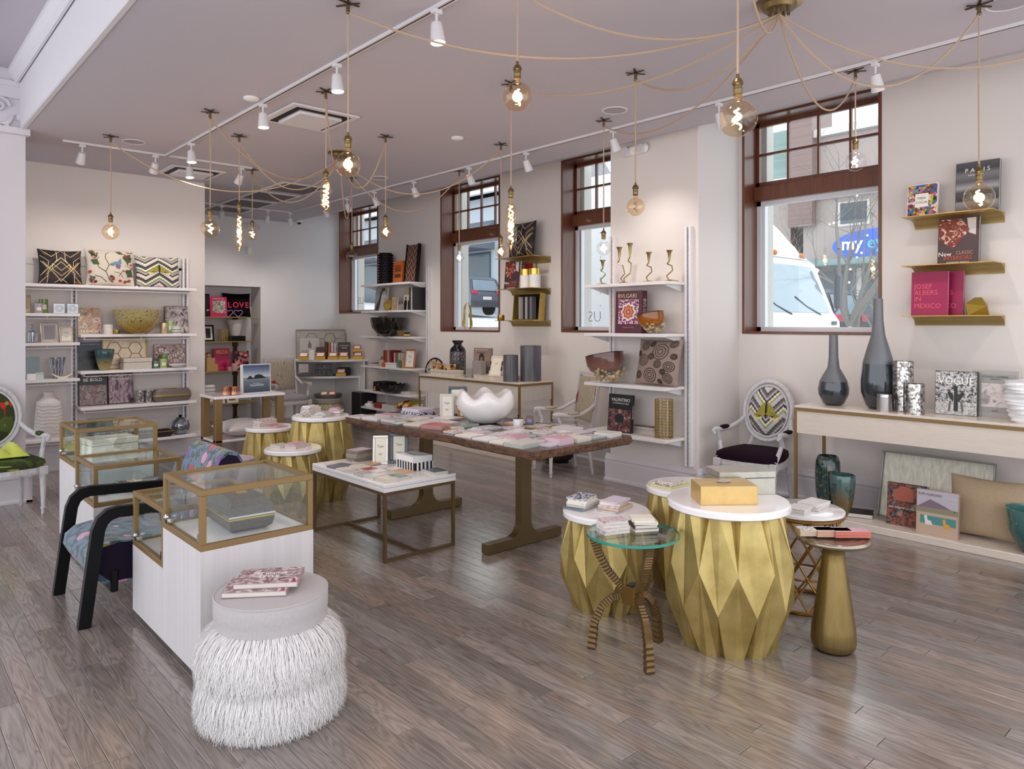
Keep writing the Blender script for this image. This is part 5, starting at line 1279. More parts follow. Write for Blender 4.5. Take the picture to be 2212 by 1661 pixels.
t = thing('marble_vase', 'fluted white marble vase on a black block in the niche', 'vase', (4.94, NY+.06, 1.49))
b = B().lathe(shell([(.001, 0), (.075, 0), (.08, .01), (.14, .285)], .008), 40); b.v = [(x*(1+.04*math.cos(14*math.atan2(y, x))), y*(1+.04*math.cos(14*math.atan2(y, x))), z) for x, y, z in b.v]
b.build('vase_body', mat('white_marble', '#d6d0cf', .4), t, True, ang=70)
t = thing('black_block', 'black studded block under the marble vase', 'box', (4.945, NY+.06, 1.4)); B().rbox(-.145, .145, -.09, .09, 0, .09, .003).build('block_body', BLACK, t)
for k in range(3): B().ball((-.12, -.092, .02+.025*k), .006, 8).build('stud', SILVER, t, True)
book('hot pink book titled IBIZA BOHEMIA in the niche', .28, .39, .035, plain('#cf2a66', .3), (4.71, NY+.03, .89), titles=[('IBIZA', .085, .5, .83, plain('#e8a93c'), 'CENTER', 1, .003), ('BOHEMIA', .035, .68, .68, BLK)], art=[])
bz = bpy.data.objects[-1] if False else None
t = thing('palm_emblem', 'dark red palm leaf cutout before the pink IBIZA book', 'ornament', (4.72, YB+.075, .89))
PALM = mat('dark_red_palm', '#7d1733', .6)
for k in range(7):
    a = .25+k*.44; B().tube([(0, 0, .06), (.06*math.cos(a), 0, .08+.075*math.sin(a)), (.12*math.cos(a), 0, .075+.1*math.sin(a))], [.006, .012, .003], 5, sq=.3).build('palm_leaf', PALM, t, True)
B().rbox(-.03, .03, -.01, .01, 0, .006, .002).build('stand', PALM, t); B().box(-.004, .004, -.002, .002, .004, .07).build('stem', PALM, t)
t = thing('floral_box', 'navy box printed with coral peonies in the niche', 'box', (5.03, NY+.04, .89)); B().rbox(-.125, .125, -.05, .05, 0, .33, .003).build('box_body', pat('peony_print', 'voronoi', ['#1f2238', '#d26a60', '#23263e', '#e2a39a', '#c2504c', '#1f2238'], 22, .4, const=True), t)
BURL = pat('burl_wood', 'noise', ['#a87b47', '#c9a068', '#b88c55'], 30, .45)
tag(B().rbox(-.095, .095, -.07, .07, 0, .12, .003).build('burl_box', BURL, None, loc=(4.5, NY, .89)), 'lower burl wood box at the left of the niche', 'box')
tag(B().rbox(-.07, .07, -.06, .06, 0, .11, .003).build('burl_box', BURL, None, loc=(4.48, NY, 1.01)), 'upper burl wood box at the left of the niche', 'box')
candle('coral candle with dark lid on the burl boxes', 4.46, NY, 1.12, .04, .075, mat('coral_candle', '#c98a7d', .3), lid=BLACKM, band=False, group='candles in the niche')
candle('blush bottle candle before the IBIZA book', 4.78, YB+.02, .89, .035, .07, mat('blush_candle', '#d8a7a5', .3), band=False, group='candles in the niche')
candle('pale pink round candle before the floral box', 4.87, YB+.03, .89, .05, .11, mat('pink_candle_b', '#dcaeb0', .3), lid=plain('#e2bfc0'), band=False, group='candles in the niche')
FP = pat('small_photo', 'voronoi', ['#1d1a1d', '#b0675c', '#3a3336', '#c9bdb4'], 30, .3, const=True)
pframe('small white framed flower photo at the left of the low niche shelf', 4.66, NY, .325, .17, .2, WHITEM, 0, -.3, .02, '#ded8d4', glyph=False, inner=FP)
pframe('small white framed flower photo in the middle of the low niche shelf', 4.88, NY, .325, .2, .2, WHITEM, 0, -.3, .02, '#ded8d4', glyph=False, inner=FP)
t = thing('ridged_vase', 'white ridged zigzag vase on the low niche shelf', 'vase', (4.46, NY, .325)); B().lathe([(.001, 0), (.07, 0)]+[(.1+.012*(k % 2), .03+k*.03) for k in range(10)]+[(.09, .34), (.001, .33)], 24).build('vase_body', WHITEM, t)

# ================================================================== corner stepped unit
def corner_unit(label, x0, y1, z, r_in, thick=.035):
    t = thing('corner_shelf_unit', label, 'shelf unit', (0, 0, 0), 0, 'stepped corner shelf units')
    cx, cy = XW-.005, YB-.005
    poly = [(cx, cy), (x0, cy), (x0, cy-.16)]+[(cx-(cx-x0)*math.cos(a), cy-.16-(cy-.16-y1)*math.sin(a)) for a in [PI/2*k/16 for k in range(1, 16)]]+[(cx, y1)]
    B().prism(poly, z-thick, z).build('shelf_top', WHITEM, t)
    k_ = .052+r_in; B().rbox(x0+.01, cx-k_-.031, cy-k_-.03, cy-k_, 0, z-thick, .003).build('wall_panel', WHITEM, t); B().rbox(cx-k_-.03, cx-k_, y1+.01, cy-k_-.0305, 0, z-thick, .003).build('wall_panel', WHITEM, t)
    return t
corner_unit('taller curved grey shelf unit in the back corner', 5.75, 11.5, 1.065, 0)
corner_unit('lower curved grey shelf unit nested in the back corner', 5.86, 11.62, .765, .034)
GREYP = pat('grey_art_tray', 'noise', ['#8f8982', '#b3ada5', '#a19a92'], 20, .5)
hex_tray('large grey hexagon inlaid tray leaning in the back corner', .9, .54, (6.36, 12.34, 1.067), -.3, -.12, GREYP, mat('grey_tray_rim', '#9c968f', .5))
bb_ = book('grey skyscraper book titled PERSONAL BEST in the back corner', .34, .38, .05, plain('#bbb6b4'), (6.06, 12.2, 1.067), -.35, -.1, titles=[('ELLIOTT ERWITT', .034, .5, .38, plain('#55504f')), ('PERSONAL BEST', .034, .5, .28, WH)], spine='R')
B().prism([(-.03, .2), (-.03, .28), (-.015, .29), (-.004, .34), (.004, .34), (.015, .29), (.03, .28), (.03, .2)], -.001, 0, 'y').build('tower_picture', plain('#6c6766'), bb_)
book('black cookbook titled A Woman\'s Drink in the back corner', .22, .3, .03, plain('#241814'), (6.6, 11.92, 1.067), -.5, -.1, titles=[('A Woman\'s', .036, .5, .8, plain('#e6ddd0')), ('Drink', .04, .5, .66, plain('#e6ddd0'))])
book('small dark red book standing behind the card boxes', .17, .22, .03, plain('#3a1715'), (6.19, 12.02, 1.067), -.4, -.1)
for i, (c_, lb) in enumerate((('#1f1c1c', 'black spined upright book in the back corner'), ('#c8632f', 'orange spined upright book in the back corner'), ('#d9d4d2', 'white spined upright book in the back corner'), ('#c3bfc6', 'pale grey spined upright book in the back corner'))):
    book(lb, .2, .31-.01*i, .035, plain(c_), (6.36+.04*i, 12.12-.03*i, 1.067), -.4+PI/2, 0, spine='L', group='upright books in the back corner')
YEL = mat('yellow_card', '#d9a514', .45); ORG = mat('orange_card', '#b5531f', .5)
def card_box(label, x, y, z, rz=-.5, s=1.):
    t = thing('recipe_card_box', label, 'card box', (x, y, z), rz, 'yellow recipe card boxes'); t.scale = (s, s, s)
    B().prism([(-.045, 0), (.045, 0), (.045, .06), (-.045, .055)], -.085, .085, 'x').build('tray', YEL, t)
    B().prism([(-.035, .052), (.04, .057), (.04, .13), (.03, .135)], -.08, .08, 'x').build('lid', ORG, t)
    B().add([(-.058, -.0352, .064), (.058, -.0352, .064), (.066, .008, .116), (-.05, .008, .116)], [(0, 1, 2, 3)]).build('label_card', PAPERW, t, loc=(0, -.004, .004))
    return t
cbs = [(5.83, 11.98, 1.067, 'leftmost yellow card box on the corner top shelf'), (6.07, 11.82, 1.067, 'second yellow card box from the left on the corner top'), (6.26, 11.72, 1.067, 'third yellow card box from the left on the corner top'), (6.44, 11.66, 1.067, 'fourth yellow card box from the left on the corner top'), (6.7, 11.62, 1.067, 'lower yellow card box of the pair at the right end'),
       (6.42, 11.72, .767, 'yellow card box on the lower curved shelf')]
for x, y, z, lb in cbs: card_box(lb, x, y, z)
card_box('upper yellow card box of the pair at the right end', 6.69, 11.63, 1.067+.136, s=.85)
tag(B().rbox(-.045, .045, -.04, .04, 0, .17, .004).build('white_tin', WHITEM, None, loc=(5.952, 11.905, 1.067), rz=-.5), 'white upright tin between the yellow card boxes', 'tin')
DKM = pat('dark_mosaic', 'voronoi', ['#1c1a1d', '#4a4548', '#2c292d', '#5e585c'], 40, .35, const=True)
tag(B().rbox(-.15, .15, -.08, .08, 0, .11, .003).build('mosaic_box', DKM, None, loc=(6.25, 12.02, .767), rz=-.45), 'dark mosaic long box on the lower curved shelf', 'box')
tag(B().rbox(-.14, .14, -.07, .07, 0, .1, .003).build('mosaic_box', DKM, None, loc=(6.26, 12.03, .877), rz=-.45), 'dark mosaic box stacked on the long mosaic box', 'box')
tag(B().rbox(-.085, .085, -.02, .02, 0, .15, .003).build('square_card', plain('#d6cfd2'), None, loc=(5.9, 12.12, .8385), rz=-.3), 'white square boxed card with a pale emblem', 'card')
book('dark spotted notebook lying under the white square card', .3, .18, .035, PRINTS['black'], (5.93, 12.02, .767), -.3, lie=True, name='notebook', cat='notebook', pages=plain('#5d5048'))
book('second dark notebook under the white square card', .28, .17, .035, PRINTS['map'], (5.93, 12.03, .803), -.3, lie=True, name='notebook', cat='notebook', pages=plain('#4d4340'))
tag(B().rbox(-.11, .11, -.09, .09, 0, .14, .003).build('black_box', BLACK, None, loc=(6.6, 11.93, .767), rz=-.5), 'plain black box on the lower curved shelf', 'box')
# beige fur stool with tray
t = thing('fur_stool', 'small stool with taupe seat and beige shaggy fur under the corner unit', 'stool', (6.17, 11.72, 0)); t.scale = (.95, .95, .92)
B().cyl(0, 0, .03, .36, .24, .23, 24).build('stool_core', FURB, t); B().lathe([(.24, .34), (.26, .35), (.262, .42), (.25, .435), (.001, .44)], 32).build('seat_pad', mat('taupe_linen', '#a39a94', .9), t, True)
strands('fur', FURB, t, 3500, lambda R_: (R_.random()*6.2832, .23, R_.uniform(.1, .35), R_.uniform(.04, .1), R_.uniform(-.02, .15)), 8, .005, 5)
tr = thing('round_tray', 'round silver tray on the beige fur stool', 'tray', (6.17, 11.72, .407)); B().lathe([(.001, 0), (.235, 0), (.25, .06), (.244, .06), (.23, .006), (.001, .006)], 40).build('tray_dish', mat('zinc', '#8f8d91', .35, .8), tr, True)
for x, y, lb in ((6.09, 11.72, 'left yellow card box on the silver tray'), (6.2, 11.64, 'front yellow card box on the silver tray'), (6.27, 11.76, 'right yellow card box on the silver tray')): card_box(lb, x, y, .413, -.5, .75)

# ================================================================== bird print armchairs
BIRD = pat('bird_branch_linen', 'wave', ['#b5a894', '#b5a894', '#b5a894', '#4d4840', '#b5a894', '#b5a894'], 5, .85, distort=12, detail=4, const=True)
GREYL = mat('taupe_seat_linen', '#9f949a', .9)
RBIRD = mat('red_bird_print', '#a02a35', .8)
bird = [([(-.9, -.45), (-.6, -.3), (-.5, -.5), (-.75, -.62)], RBIRD, 'bird_print'), ([(-.55, -.35), (-.35, -.6), (-.45, -.62)], RBIRD, 'bird_print')]
louis('cream armchair with bird fabric beside the niche', (5.42, 11.7, 0), .0, PAINTW, GREYL, BIRD, BIRD, 'rect', .98, polys=bird, group='bird fabric armchairs')
louis('cream armchair with bird fabric at the end of the slab table', (6.03, 5.83, 0), -PI/2-.42, PAINTW, BIRD, BIRD, BIRD, 'rect', 1.0, polys=[([(-.9, .05), (-.75, .35), (-.7, -.1), (-.8, -.3)], RBIRD, 'bird_print')], group='bird fabric armchairs')

# ================================================================== shelf unit between the far windows
def wshelf(label, z, y0, y1, x0=6.5, xw=XW, group='shelves between the far windows', rail=False):
    r = thing('wall_shelf', label, 'shelf', (0, 0, 0), 0, group)
    B().rbox(x0, xw-.012, y0, y1, z-.03, z, .004).build('shelf_board', SHELFM, r); B().rbox(x0-.006, x0, y0, y1, z-.032, z+.001, .002).build('front_lip', SHELFW, r)
    for y in (y0+.05, y1-.05): B().prism([(x0+.03, z-.03), (xw-.012, z-.03), (xw-.012, z-.1)], y-.004, y+.004, 'y').build('bracket', SHELFW, r)
    if rail: B().tube([(x0+.02, y0+.03, z-.06), (x0+.02, y1-.03, z-.06)], .005, 6).build('hanging_rail', SHELFW, r, True)
    return r
MZ = [2.375, 1.925, 1.495, .985, .56, .275]
for z, lb, rl in zip(MZ, ('top shelf between the far windows under the spiked vase', 'second shelf between the far windows with the portrait book', 'third shelf between the far windows under the black bowl', 'fourth shelf between the far windows with rainbow books', 'fifth shelf between the far windows under the black scalloped bowl', 'lowest shelf between the far windows with the yellow cushion'), (0, 0, 1, 1, 0, 0)): wshelf(lb, z, 9.66, 11.15, rail=bool(rl))
def upright(label, y, z0, z1, xw=XW, group=None):
    r = thing('shelf_upright', label, 'upright', (0, 0, 0), 0, group)
    for d in (-.035, .012): B().box(xw-.05, xw, y+d, y+d+.023, z0, z1).build('upright_rail', SHELFW, r)
    b = B()
    for k in range(int((z1-z0)/.05)): b.box(xw-.034, xw-.024, y-.006, y+.006, z0+.01+k*.05, z0+.035+k*.05)
    b.build('slot_strip', SLOT, r); return r
upright('white shelf upright right of the far shelves', 9.6, .3, 2.62, group='uprights between the far windows'); upright('white shelf upright behind the far shelves', 10.88, .3, 1.85, group='uprights between the far windows')
RW = -PI/2
t = thing('spiked_vase', 'tall black vase studded with knobs on the top far shelf', 'vase', (6.66, 10.62, MZ[0]))
B().lathe(shell([(.001, 0), (.11, 0), (.11, .53)], .008), 28).build('vase_body', BLACKM, t, True)
b = B()
for i in range(11):
    for k in range(14):
        a = 2*PI*(k+.5*(i % 2))/14; b.ball((.122*math.cos(a), .122*math.sin(a), .03+i*.046), .015, 6)
b.build('knobs', BLACK, t, True)
book('orange book with a dark title plate on the top far shelf', .27, .37, .07, plain('#c4641f'), (6.62, 10.2, MZ[0]), RW, -.06, titles=[('ATLAS', .05, .5, .6, BLK)], art=[(.15, .85, .25, .42, plain('#5c2412')), (.12, .88, .5, .82, plain('#8f3b17'))], spine='R')
t = thing('woven_tray', 'tall black tray painted with coloured zigzag feathers', 'tray', (6.64, 9.86, MZ[0]), RW, None, -.1)
B().rbox(-.16, .16, 0, .05, 0, .62, .01).build('tray_base', zigzag('feather_zigzag', ['#151215', '#7a3a22', '#151215', '#c9b79a', '#151215', '#34463f', '#a33a24', '#151215'], 14, 1.1, 9, .35), t)
for a in ((-.17, -.155), (.155, .17)): B().box(a[0], a[1], -.012, .052, 0, .63).build('tray_rim', BLACK, t)
fb = book('black and white portrait book on the second far shelf', .37, .4, .03, plain('#8f8c90'), (6.63, 10.75, MZ[1]), RW, -.1, art=[(0, 1, 0, 1, plain('#98959a'))])
HAIR = plain('#1b191c'); SKIN = plain('#b9b5b6')
B().prism([(-.06, .0), (-.16, .0), (-.12, .12), (-.06, .2), (-.03, .32), (.02, .39), (.1, .39), (.13, .33), (.04, .3), (-.0, .2), (-.02, .08)], -.0022, -.001, 'y').build('hair_picture', HAIR, fb)
B().prism([(.0, .18), (.03, .32), (.1, .35), (.14, .31), (.15, .24), (.1, .17), (.09, .1), (.16, .04), (.17, 0), (-.02, 0)], -.0024, -.001, 'y').build('face_picture', SKIN, fb)
for (x, z, w2, h2) in ((.07, .29, .03, .008), (.125, .285, .02, .008), (.1, .2, .03, .012)): B().box(x-w2/2, x+w2/2, -.003, -.0023, z, z+h2).build('feature_picture', HAIR, fb)
def gold_rock(label, x, y, z, s, rz=0.):
    V_ = [(-1, -.6, 0), (.5, -.8, 0), (1.0, .4, 0), (-.4, .8, 0), (-1.35, -.3, .75), (.2, -.9, .95), (1.3, .1, 1.15), (.0, .85, 1.0), (-.5, -.2, 1.5), (.75, -.1, 1.55)]
    F_ = [(3, 2, 1, 0), (0, 1, 5, 4), (1, 2, 6, 5), (2, 3, 7, 6), (3, 0, 4, 7), (4, 5, 8), (5, 9, 8), (5, 6, 9), (6, 7, 9), (7, 8, 9), (7, 4, 8)]
    t = thing('faceted_rock', label, 'ornament', (x, y, z), rz, 'gold faceted rocks'); B().add([(a*s, b_*s, c_*s) for a, b_, c_ in V_], F_).build('rock_body', mat('satin_gold', '#a8903f', .38, .65), t); return t
gold_rock('gold faceted rock on the second far shelf', 6.6, 10.36, MZ[1], .13)
SMB = pat('blond_portrait', 'noise', ['#2c2622', '#b58e63', '#8e8580', '#3a332f'], 14, .3, const=True)
book('small portrait book before the gold rock', .16, .23, .03, BLACKM, (6.53, 10.16, MZ[1]), RW, -.08, art=[(.02, .98, .02, .98, SMB)])
yb = book('cream book with yellow lettering and two figures on the far shelf', .25, .38, .03, plain('#b9b2aa'), (6.66, 9.965, MZ[1]), RW, -.08, art=[(.35, .9, z_, z_+.04, plain('#d8b70f')) for z_ in (.7, .77, .84, .91)])
for dx in (-.06, .05):
    B().prism([(dx-.035, .0), (dx-.045, .12), (dx-.03, .17), (dx+.03, .17), (dx+.045, .12), (dx+.035, 0)], -.002, -.001, 'y').build('figure_picture', BLK, yb); B().prism([(dx+.022*math.cos(q), .2+.026*math.sin(q)) for q in [2*PI*k/10 for k in range(10)]], -.002, -.001, 'y').build('figure_picture', plain('#4a4544'), yb)
for i, (c_, lb) in enumerate((('#1a181b', 'first black spine of the row on the second far shelf'), ('#a9a5a8', 'second spine of the row, grey, on the far shelf'), ('#252327', 'third dark spine of the row on the far shelf'))):
    book(lb, .22, .37, .045, plain(c_), (6.72, 9.79-.047*i, MZ[1]), 0, 0, spine='L', group='upright books on the second far shelf')
KIL = pat('kilim_print', 'voronoi', ['#4a1e1c', '#8e6a5a', '#241f2c', '#6d2f26', '#c2a58d'], 45, .5, const=True)
book('kilim patterned book behind the large black bowl', .3, .34, .03, plain('#5a2a26'), (6.68, 10.78, MZ[2]), RW, -.1, art=[(.03, .97, .03, .97, KIL)])
BLG = mat('black_glass', '#0c0b0e', .06, coat=.6)
lathed('black_bowl', 'large glossy black bowl on the third far shelf', 'bowl', shell([(.001, 0), (.1, 0), (.2, .06), (.27, .15), (.3, .29), (.302, .315)], .008), BLG, (6.53, 10.33, MZ[2]), 40)
tag(B().rbox(-.1, .1, -.06, .06, 0, .1, .003).build('striped_box', zigzag('rainbow_stripe', ['#161417', '#b5452e', '#161417', '#c9a24a', '#161417', '#5f8074'], 8, 3., 5, .4), None, loc=(6.56, 9.92, MZ[2]), rz=RW), 'small black box with diagonal rainbow stripes', 'box')
rowc = ['#8f2f22', '#a8552f', '#b98a7a', '#8f2f22']
for i, (c_, lb) in enumerate(zip(['#8f2b1f', '#b0502c', '#b5a39c', '#7d231b'], ('first red spine of the thick books on the fourth far shelf', 'second orange spine on the fourth far shelf', 'third taupe spine on the fourth far shelf', 'fourth brick red spine on the fourth far shelf'))):
    book(lb, .2, .275, .06, plain(c_), (6.68, 10.5-.062*i, MZ[3]), 0, 0, spine='L', group='red books on the fourth far shelf')
for i, c_ in enumerate(['#c9b9a6', '#c23a2e', '#2f63a8', '#4a9a56', '#d8c23a', '#8f8a96', '#b6afb3']):
    book(['beige', 'scarlet', 'blue', 'green', 'yellow', 'grey', 'silver'][i]+' spine in the rainbow row on the fourth far shelf', .18, .24, .034, plain(c_), (6.68, 10.22-.036*i, MZ[3]), 0, 0, spine='L', group='rainbow books')
pframe('small green edged frame on the fourth far shelf', 6.62, 10.66, MZ[3], .15, .16, mat('green_edge', '#44603a', .4), RW, -.15, .02, '#8f9a86', glyph=False)
candle('white candle with coral sprigs on the fourth far shelf', 6.55, 10.56, MZ[3], .05, .105, mat('sprig_candle', '#cdb3a8', .4), band=False, group='candles on the far shelves')
tag(B().rbox(-.05, .05, -.05, .05, 0, .075, .003).build('orange_box', plain('#c26a2c'), None, loc=(6.55, 10.44, MZ[3])), 'small orange box beside the sprig candle', 'box')
t = thing('white_gift_box', 'white ribbed gift box on the fourth far shelf', 'box', (6.55, 10.27, MZ[3])); B().rbox(-.05, .05, -.1, .1, 0, .05, .003).build('box_base', WHITEM, t); B().rbox(-.053, .053, -.103, .103, .052, .075, .003).build('box_lid', WHITEM, t)
t = thing('medallion_frame', 'small square medallion ornament beside the amber frame', 'ornament', (6.54, 9.98, MZ[3]), RW); B().rbox(-.07, .07, 0, .03, 0, .13, .01).build('block', mat('champagne_block', '#a3927a', .3, .5), t); B().tube([(.045*math.cos(a), -.002, .065+.045*math.sin(a)) for a in [k*PI/10 for k in range(20)]], .007, 6, True).build('medallion_ring', mat('dark_bead', '#5b4c3c', .4), t, True)
pframe('amber framed picture at the right end of the fourth far shelf', 6.58, 9.8, MZ[3], .22, .315, pat('amber_lacquer_b', 'noise', ['#8a4a18', '#b8712c', '#9c5a20'], 20, .25, coat=.5), RW+.25, -.15, .028, '#dfdcd8')
book('dark flat book at the left end of the fourth far shelf', .25, .2, .035, BLACKM, (6.62, 11.0, MZ[3]), RW, lie=True)
tag(B().rbox(-.13, .13, -.16, .16, 0, .16, .004).build('speaker_box', BLACKM, None, loc=(6.68, 10.68, MZ[4])), 'black cube speaker on the fifth far shelf', 'speaker')
t = thing('gold_figure', 'tiny gold crouching figurine on the fifth far shelf', 'figurine', (6.54, 10.76, MZ[4])); b = B(); b.ball((0, 0, .03), .03, 10, .9); b.ball((0, -.015, .068), .017, 8); b.ball((0, .02, .05), .018, 8); b.build('figure_body', mat('gilt', '#b8862f', .3, .8), t, True)
t = thing('scalloped_bowl', 'black scalloped bowl on the fifth far shelf', 'bowl', (6.55, 10.24, MZ[4])); b = B().lathe(shell([(.001, 0), (.09, 0), (.17, .04), (.22, .1), (.245, .145)], .01), 64)
b.v = [(x*(1+.05*(z/.14)*math.cos(16*math.atan2(y, x))), y*(1+.05*(z/.14)*math.cos(16*math.atan2(y, x))), z+.012*(z/.14)*math.cos(16*math.atan2(y, x))) for x, y, z in b.v]; b.build('bowl_body', BLG, t, True, ang=70)
for i in range(3): book(['white paperback at the bottom of the flat pile', 'white paperback in the middle of the flat pile', 'white paperback on top of the flat pile'][i]+' on the fifth far shelf', .26-.03*i, .18, .014, plain('#d9d4d2'), (6.55, 9.85, MZ[4]+.0142*i), RW+.1*i, lie=True, group='white paperbacks on the fifth far shelf')
tag(B().rbox(-.07, .07, -.1, .1, 0, .085, .003).build('red_box', plain('#9e3b22'), None, loc=(6.6, 10.68, MZ[5])), 'brick red box on the lowest far shelf', 'box')
tag(B().rbox(-.07, .07, -.17, .17, 0, .085, .003).build('white_long_box', WHITEM, None, loc=(6.6, 10.36, MZ[5])), 'long white box beside the brick red box', 'box')
t = thing('lidded_pot', 'white stoneware pot with a knob lid at the left of the lowest far shelf', 'pot', (6.6, 11.02, MZ[5])); B().lathe([(.001, 0), (.09, 0), (.1, .03), (.085, .05), (.04, .055), (.05, .085), (.001, .09)], 24).build('pot_body', WHITEM, t, True)
FUN = pat('yellow_abstract', 'voronoi', ['#d8c24a', '#d8c24a', '#b33a3a', '#e6dfcf', '#3f7fa0', '#2a2a2a', '#d8c24a', '#7f9a3a'], 11, .8, const=True)
pp = pillow('yellow abstract cushion lying on the lowest far shelf', .42, .3, .15, FUN, (6.5, 9.92, MZ[5]+.08), RW, -PI/2+.1)
pp.location = (6.5, 9.9, MZ[5]+.085)
tag(B().rbox(-.16, .16, -.155, .155, 0, .5, .006).build('black_cabinet', pat('black_stain', 'noise', ['#131116', '#2a272c'], 10, .4, stretch=(1, 1, .3)), None, loc=(6.66, 11.33, 0)), 'small black cabinet between the corner unit and far shelves', 'cabinet')
# ================================================================== consoles along the window wall
def console(label, x0, x1, y0, y1, zt, zb, legs_y, plinth=.06, upr=False, near=True):
    t = thing('console_table', label, 'console table', (0, 0, 0), 0, 'pale wood consoles'); q = .024
    wm = CONSWV if upr else CONSW
    B().rbox(x0, x1, y0, y1, 0, plinth, .004).build('plinth', CONSW, t)
    B().rbox(x0+.004, x1-.004, y0+.004, y1-.004, zt-.02, zt, .003).build('table_top', CONSW, t)
    B().box(x0+.008, x1-.008, y0+.008, y1-.008, zb, zt-.021).build('drawer_body', wm, t)
    for x in (x0, x1-q):
        for y in (y0, y1-q): B().box(x, x+q, y, y+q, plinth, zt-.02).build('leg', BRASS, t)
        B().box(x, x+q*.9, y0+q, y1-q, zt-.046, zt-.021).build('edge_bar', BRASS, t)
    for y in (y0, y1-q): B().box(x0+q, x1-q, y, y+q*.9, zt-.046, zt-.021).build('edge_bar', BRASS, t)
    return t
console('pale wood console with brass edges under the right wall shelves', 6.13, 6.7, .55, 3.1, .985, .745, None)
console('pale wood console with brass edges below the middle window', 6.03, 6.62, 6.57, 8.73, .975, .74, None, upr=True)
CMZ = .975
RW = -PI/2
# ---- things on the middle console
SPK = bpy.data.materials.new('black_speckle'); SPK.use_nodes = True; speckle(SPK, '#1d1c20', '#232227', '#8c8a90', 0, .4, .3, 90, .45)
t = thing('bottle_vase', 'black crackled vase with bright shoulder on the middle console', 'vase', (6.4, 8.28, CMZ))
B().lathe([(.001, 0), (.115, 0), (.118, .01), (.118, .33)], 28).build('vase_body', SPK, t, True)
B().lathe(shell([(.118, .33), (.105, .375), (.06, .42), (.055, .44), (.08, .47), (.082, .49)], .006), 28).build('shoulder', mat('gunmetal', '#4d4c54', .12, .9), t, True)
t = thing('terrazzo_arch', 'semicircle terrazzo plaque with black rim on the middle console', 'ornament', (6.27, 8.64, CMZ), RW)
arcp = [(.24*math.cos(a), .22*math.sin(a)) for a in [PI*k/20 for k in range(21)]]
B().prism(arcp, -.01, .03, 'y').build('plaque', pat('terrazzo', 'voronoi', ['#b9ada0', '#b9ada0', '#b9ada0', '#3a3f57', '#b07a4a', '#b9ada0', '#4f7a68', '#1f1c1d'], 26, .4, const=True), t)
B().tube([(x, -.005, z+.004) for x, z in arcp], .013, 6).build('rim', BLACK, t, True)
BON = pat('bone_tile', 'wave', ['#cfc2b2', '#e3d9cc', '#d4c8b9'], 9, .5, distort=4)
t = thing('bone_box', 'wide cream bone lidded box on the middle console', 'box', (6.145, 8.2, CMZ)); B().rbox(-.085, .085, -.27, .27, 0, .05, .003).build('box_base', BON, t); B().rbox(-.087, .087, -.272, .272, .052, .085, .003).build('box_lid', BON, t)
t = thing('agate_box', 'brown agate mosaic box on the bone box', 'box', (6.145, 8.26, CMZ+.085)); B().rbox(-.07, .07, -.18, .18, 0, .07, .003).build('box_body', pat('agate', 'voronoi', ['#5c3318', '#a8713a', '#c9a170', '#7a4a22', '#d6bd95'], 16, .2, const=True), t); B().rbox(-.072, .072, -.182, .182, .072, .08, .002).build('box_lid', pat('agate_top', 'voronoi', ['#5c3318', '#a8713a', '#c9a170', '#d6bd95'], 16, .2, const=True), t)
DES = bpy.data.materials.new('desert_portrait'); DES.use_nodes = True; zramp(DES, [(0, '#4a4148'), (.35, '#7f6f6c'), (.45, '#a08a80'), (1, '#8a6f66')], 0, .4)
db = book('tall desert portrait book on the middle console', .3, .4, .06, plain('#9b8a84'), (6.32, 7.66, CMZ), RW+.15, -.05, art=[(.02, .98, .02, .98, DES)], titles=[('BEFORE THEY PASS AWAY', .02, .5, .93, plain('#e3d9d2')), ('JIMMY NELSON', .022, .5, .83, plain('#3a2f2d'))], spine='R')
B().prism([(.05*math.cos(a), .25+.08*math.sin(a)) for a in [2*PI*k/14 for k in range(14)]], -.0022, -.001, 'y').build('head_picture', plain('#2c2428'), db); B().prism([(.028*math.cos(a), .24+.04*math.sin(a)) for a in [2*PI*k/12 for k in range(12)]], -.003, -.0022, 'y').build('face_picture', plain('#8a6c5e'), db)
CONC = mat('grey_shagreen', '#9b948f', .5)
tag(B().rbox(-.05, .05, -.09, .09, 0, .23, .004).build('bookend', CONC, None, loc=(6.22, 7.58, CMZ)), 'tall grey block bookend before the desert book', 'bookend')
t = thing('corner_bookend', 'small grey wedge bookend with brass side', 'bookend', (6.14, 7.7, CMZ), RW); B().prism([(-.06, 0), (.06, 0), (.06, .12), (-.06, .12)], -.0, .07, 'y').build('wedge', CONC, t); B().add([(-.062, -.03, 0), (-.062, .07, 0), (-.062, .07, .12)], [(0, 1, 2)]).build('brass_side', BRASSD, t)
t = thing('bone_tray', 'long cream bone tray on the middle console', 'tray', (6.22, 7.22, CMZ)); B().rbox(-.14, .14, -.3, .3, 0, .045, .003).build('tray_base', BON, t)
for a in ((-.14, -.128, -.3, .3), (.128, .14, -.3, .3), (-.128, .128, -.3, -.288), (-.128, .128, .288, .3)): B().box(a[0], a[1], a[2], a[3], .0455, .055).build('tray_rim', BON, t)
fr_ = pframe('cream frame with carved bands leaning in the bone tray', 6.2, 7.24, CMZ+.0455, .19, .27, mat('ivory_frame', '#e2d6c6', .4), RW+.3, -.3, .02, '#efe6d8', glyph=False)
for z in (.1, .17): B().rbox(-.1, -.08, -.004, .012, z-.03, z+.03, .003).build('dark_band', plain('#4a4038'), fr_); B().rbox(.08, .1, -.004, .012, z-.03, z+.03, .003).build('dark_band', plain('#4a4038'), fr_)
B().box(-.02, .02, .0045, .006, .165, .175).build('gold_mark', GOLDT, fr_)
STRI = pat('striated_grey', 'noise', ['#242329', '#6d6a72', '#3a383f', '#8a878f'], 12, .4, stretch=(14, 14, .3), coat=.3)
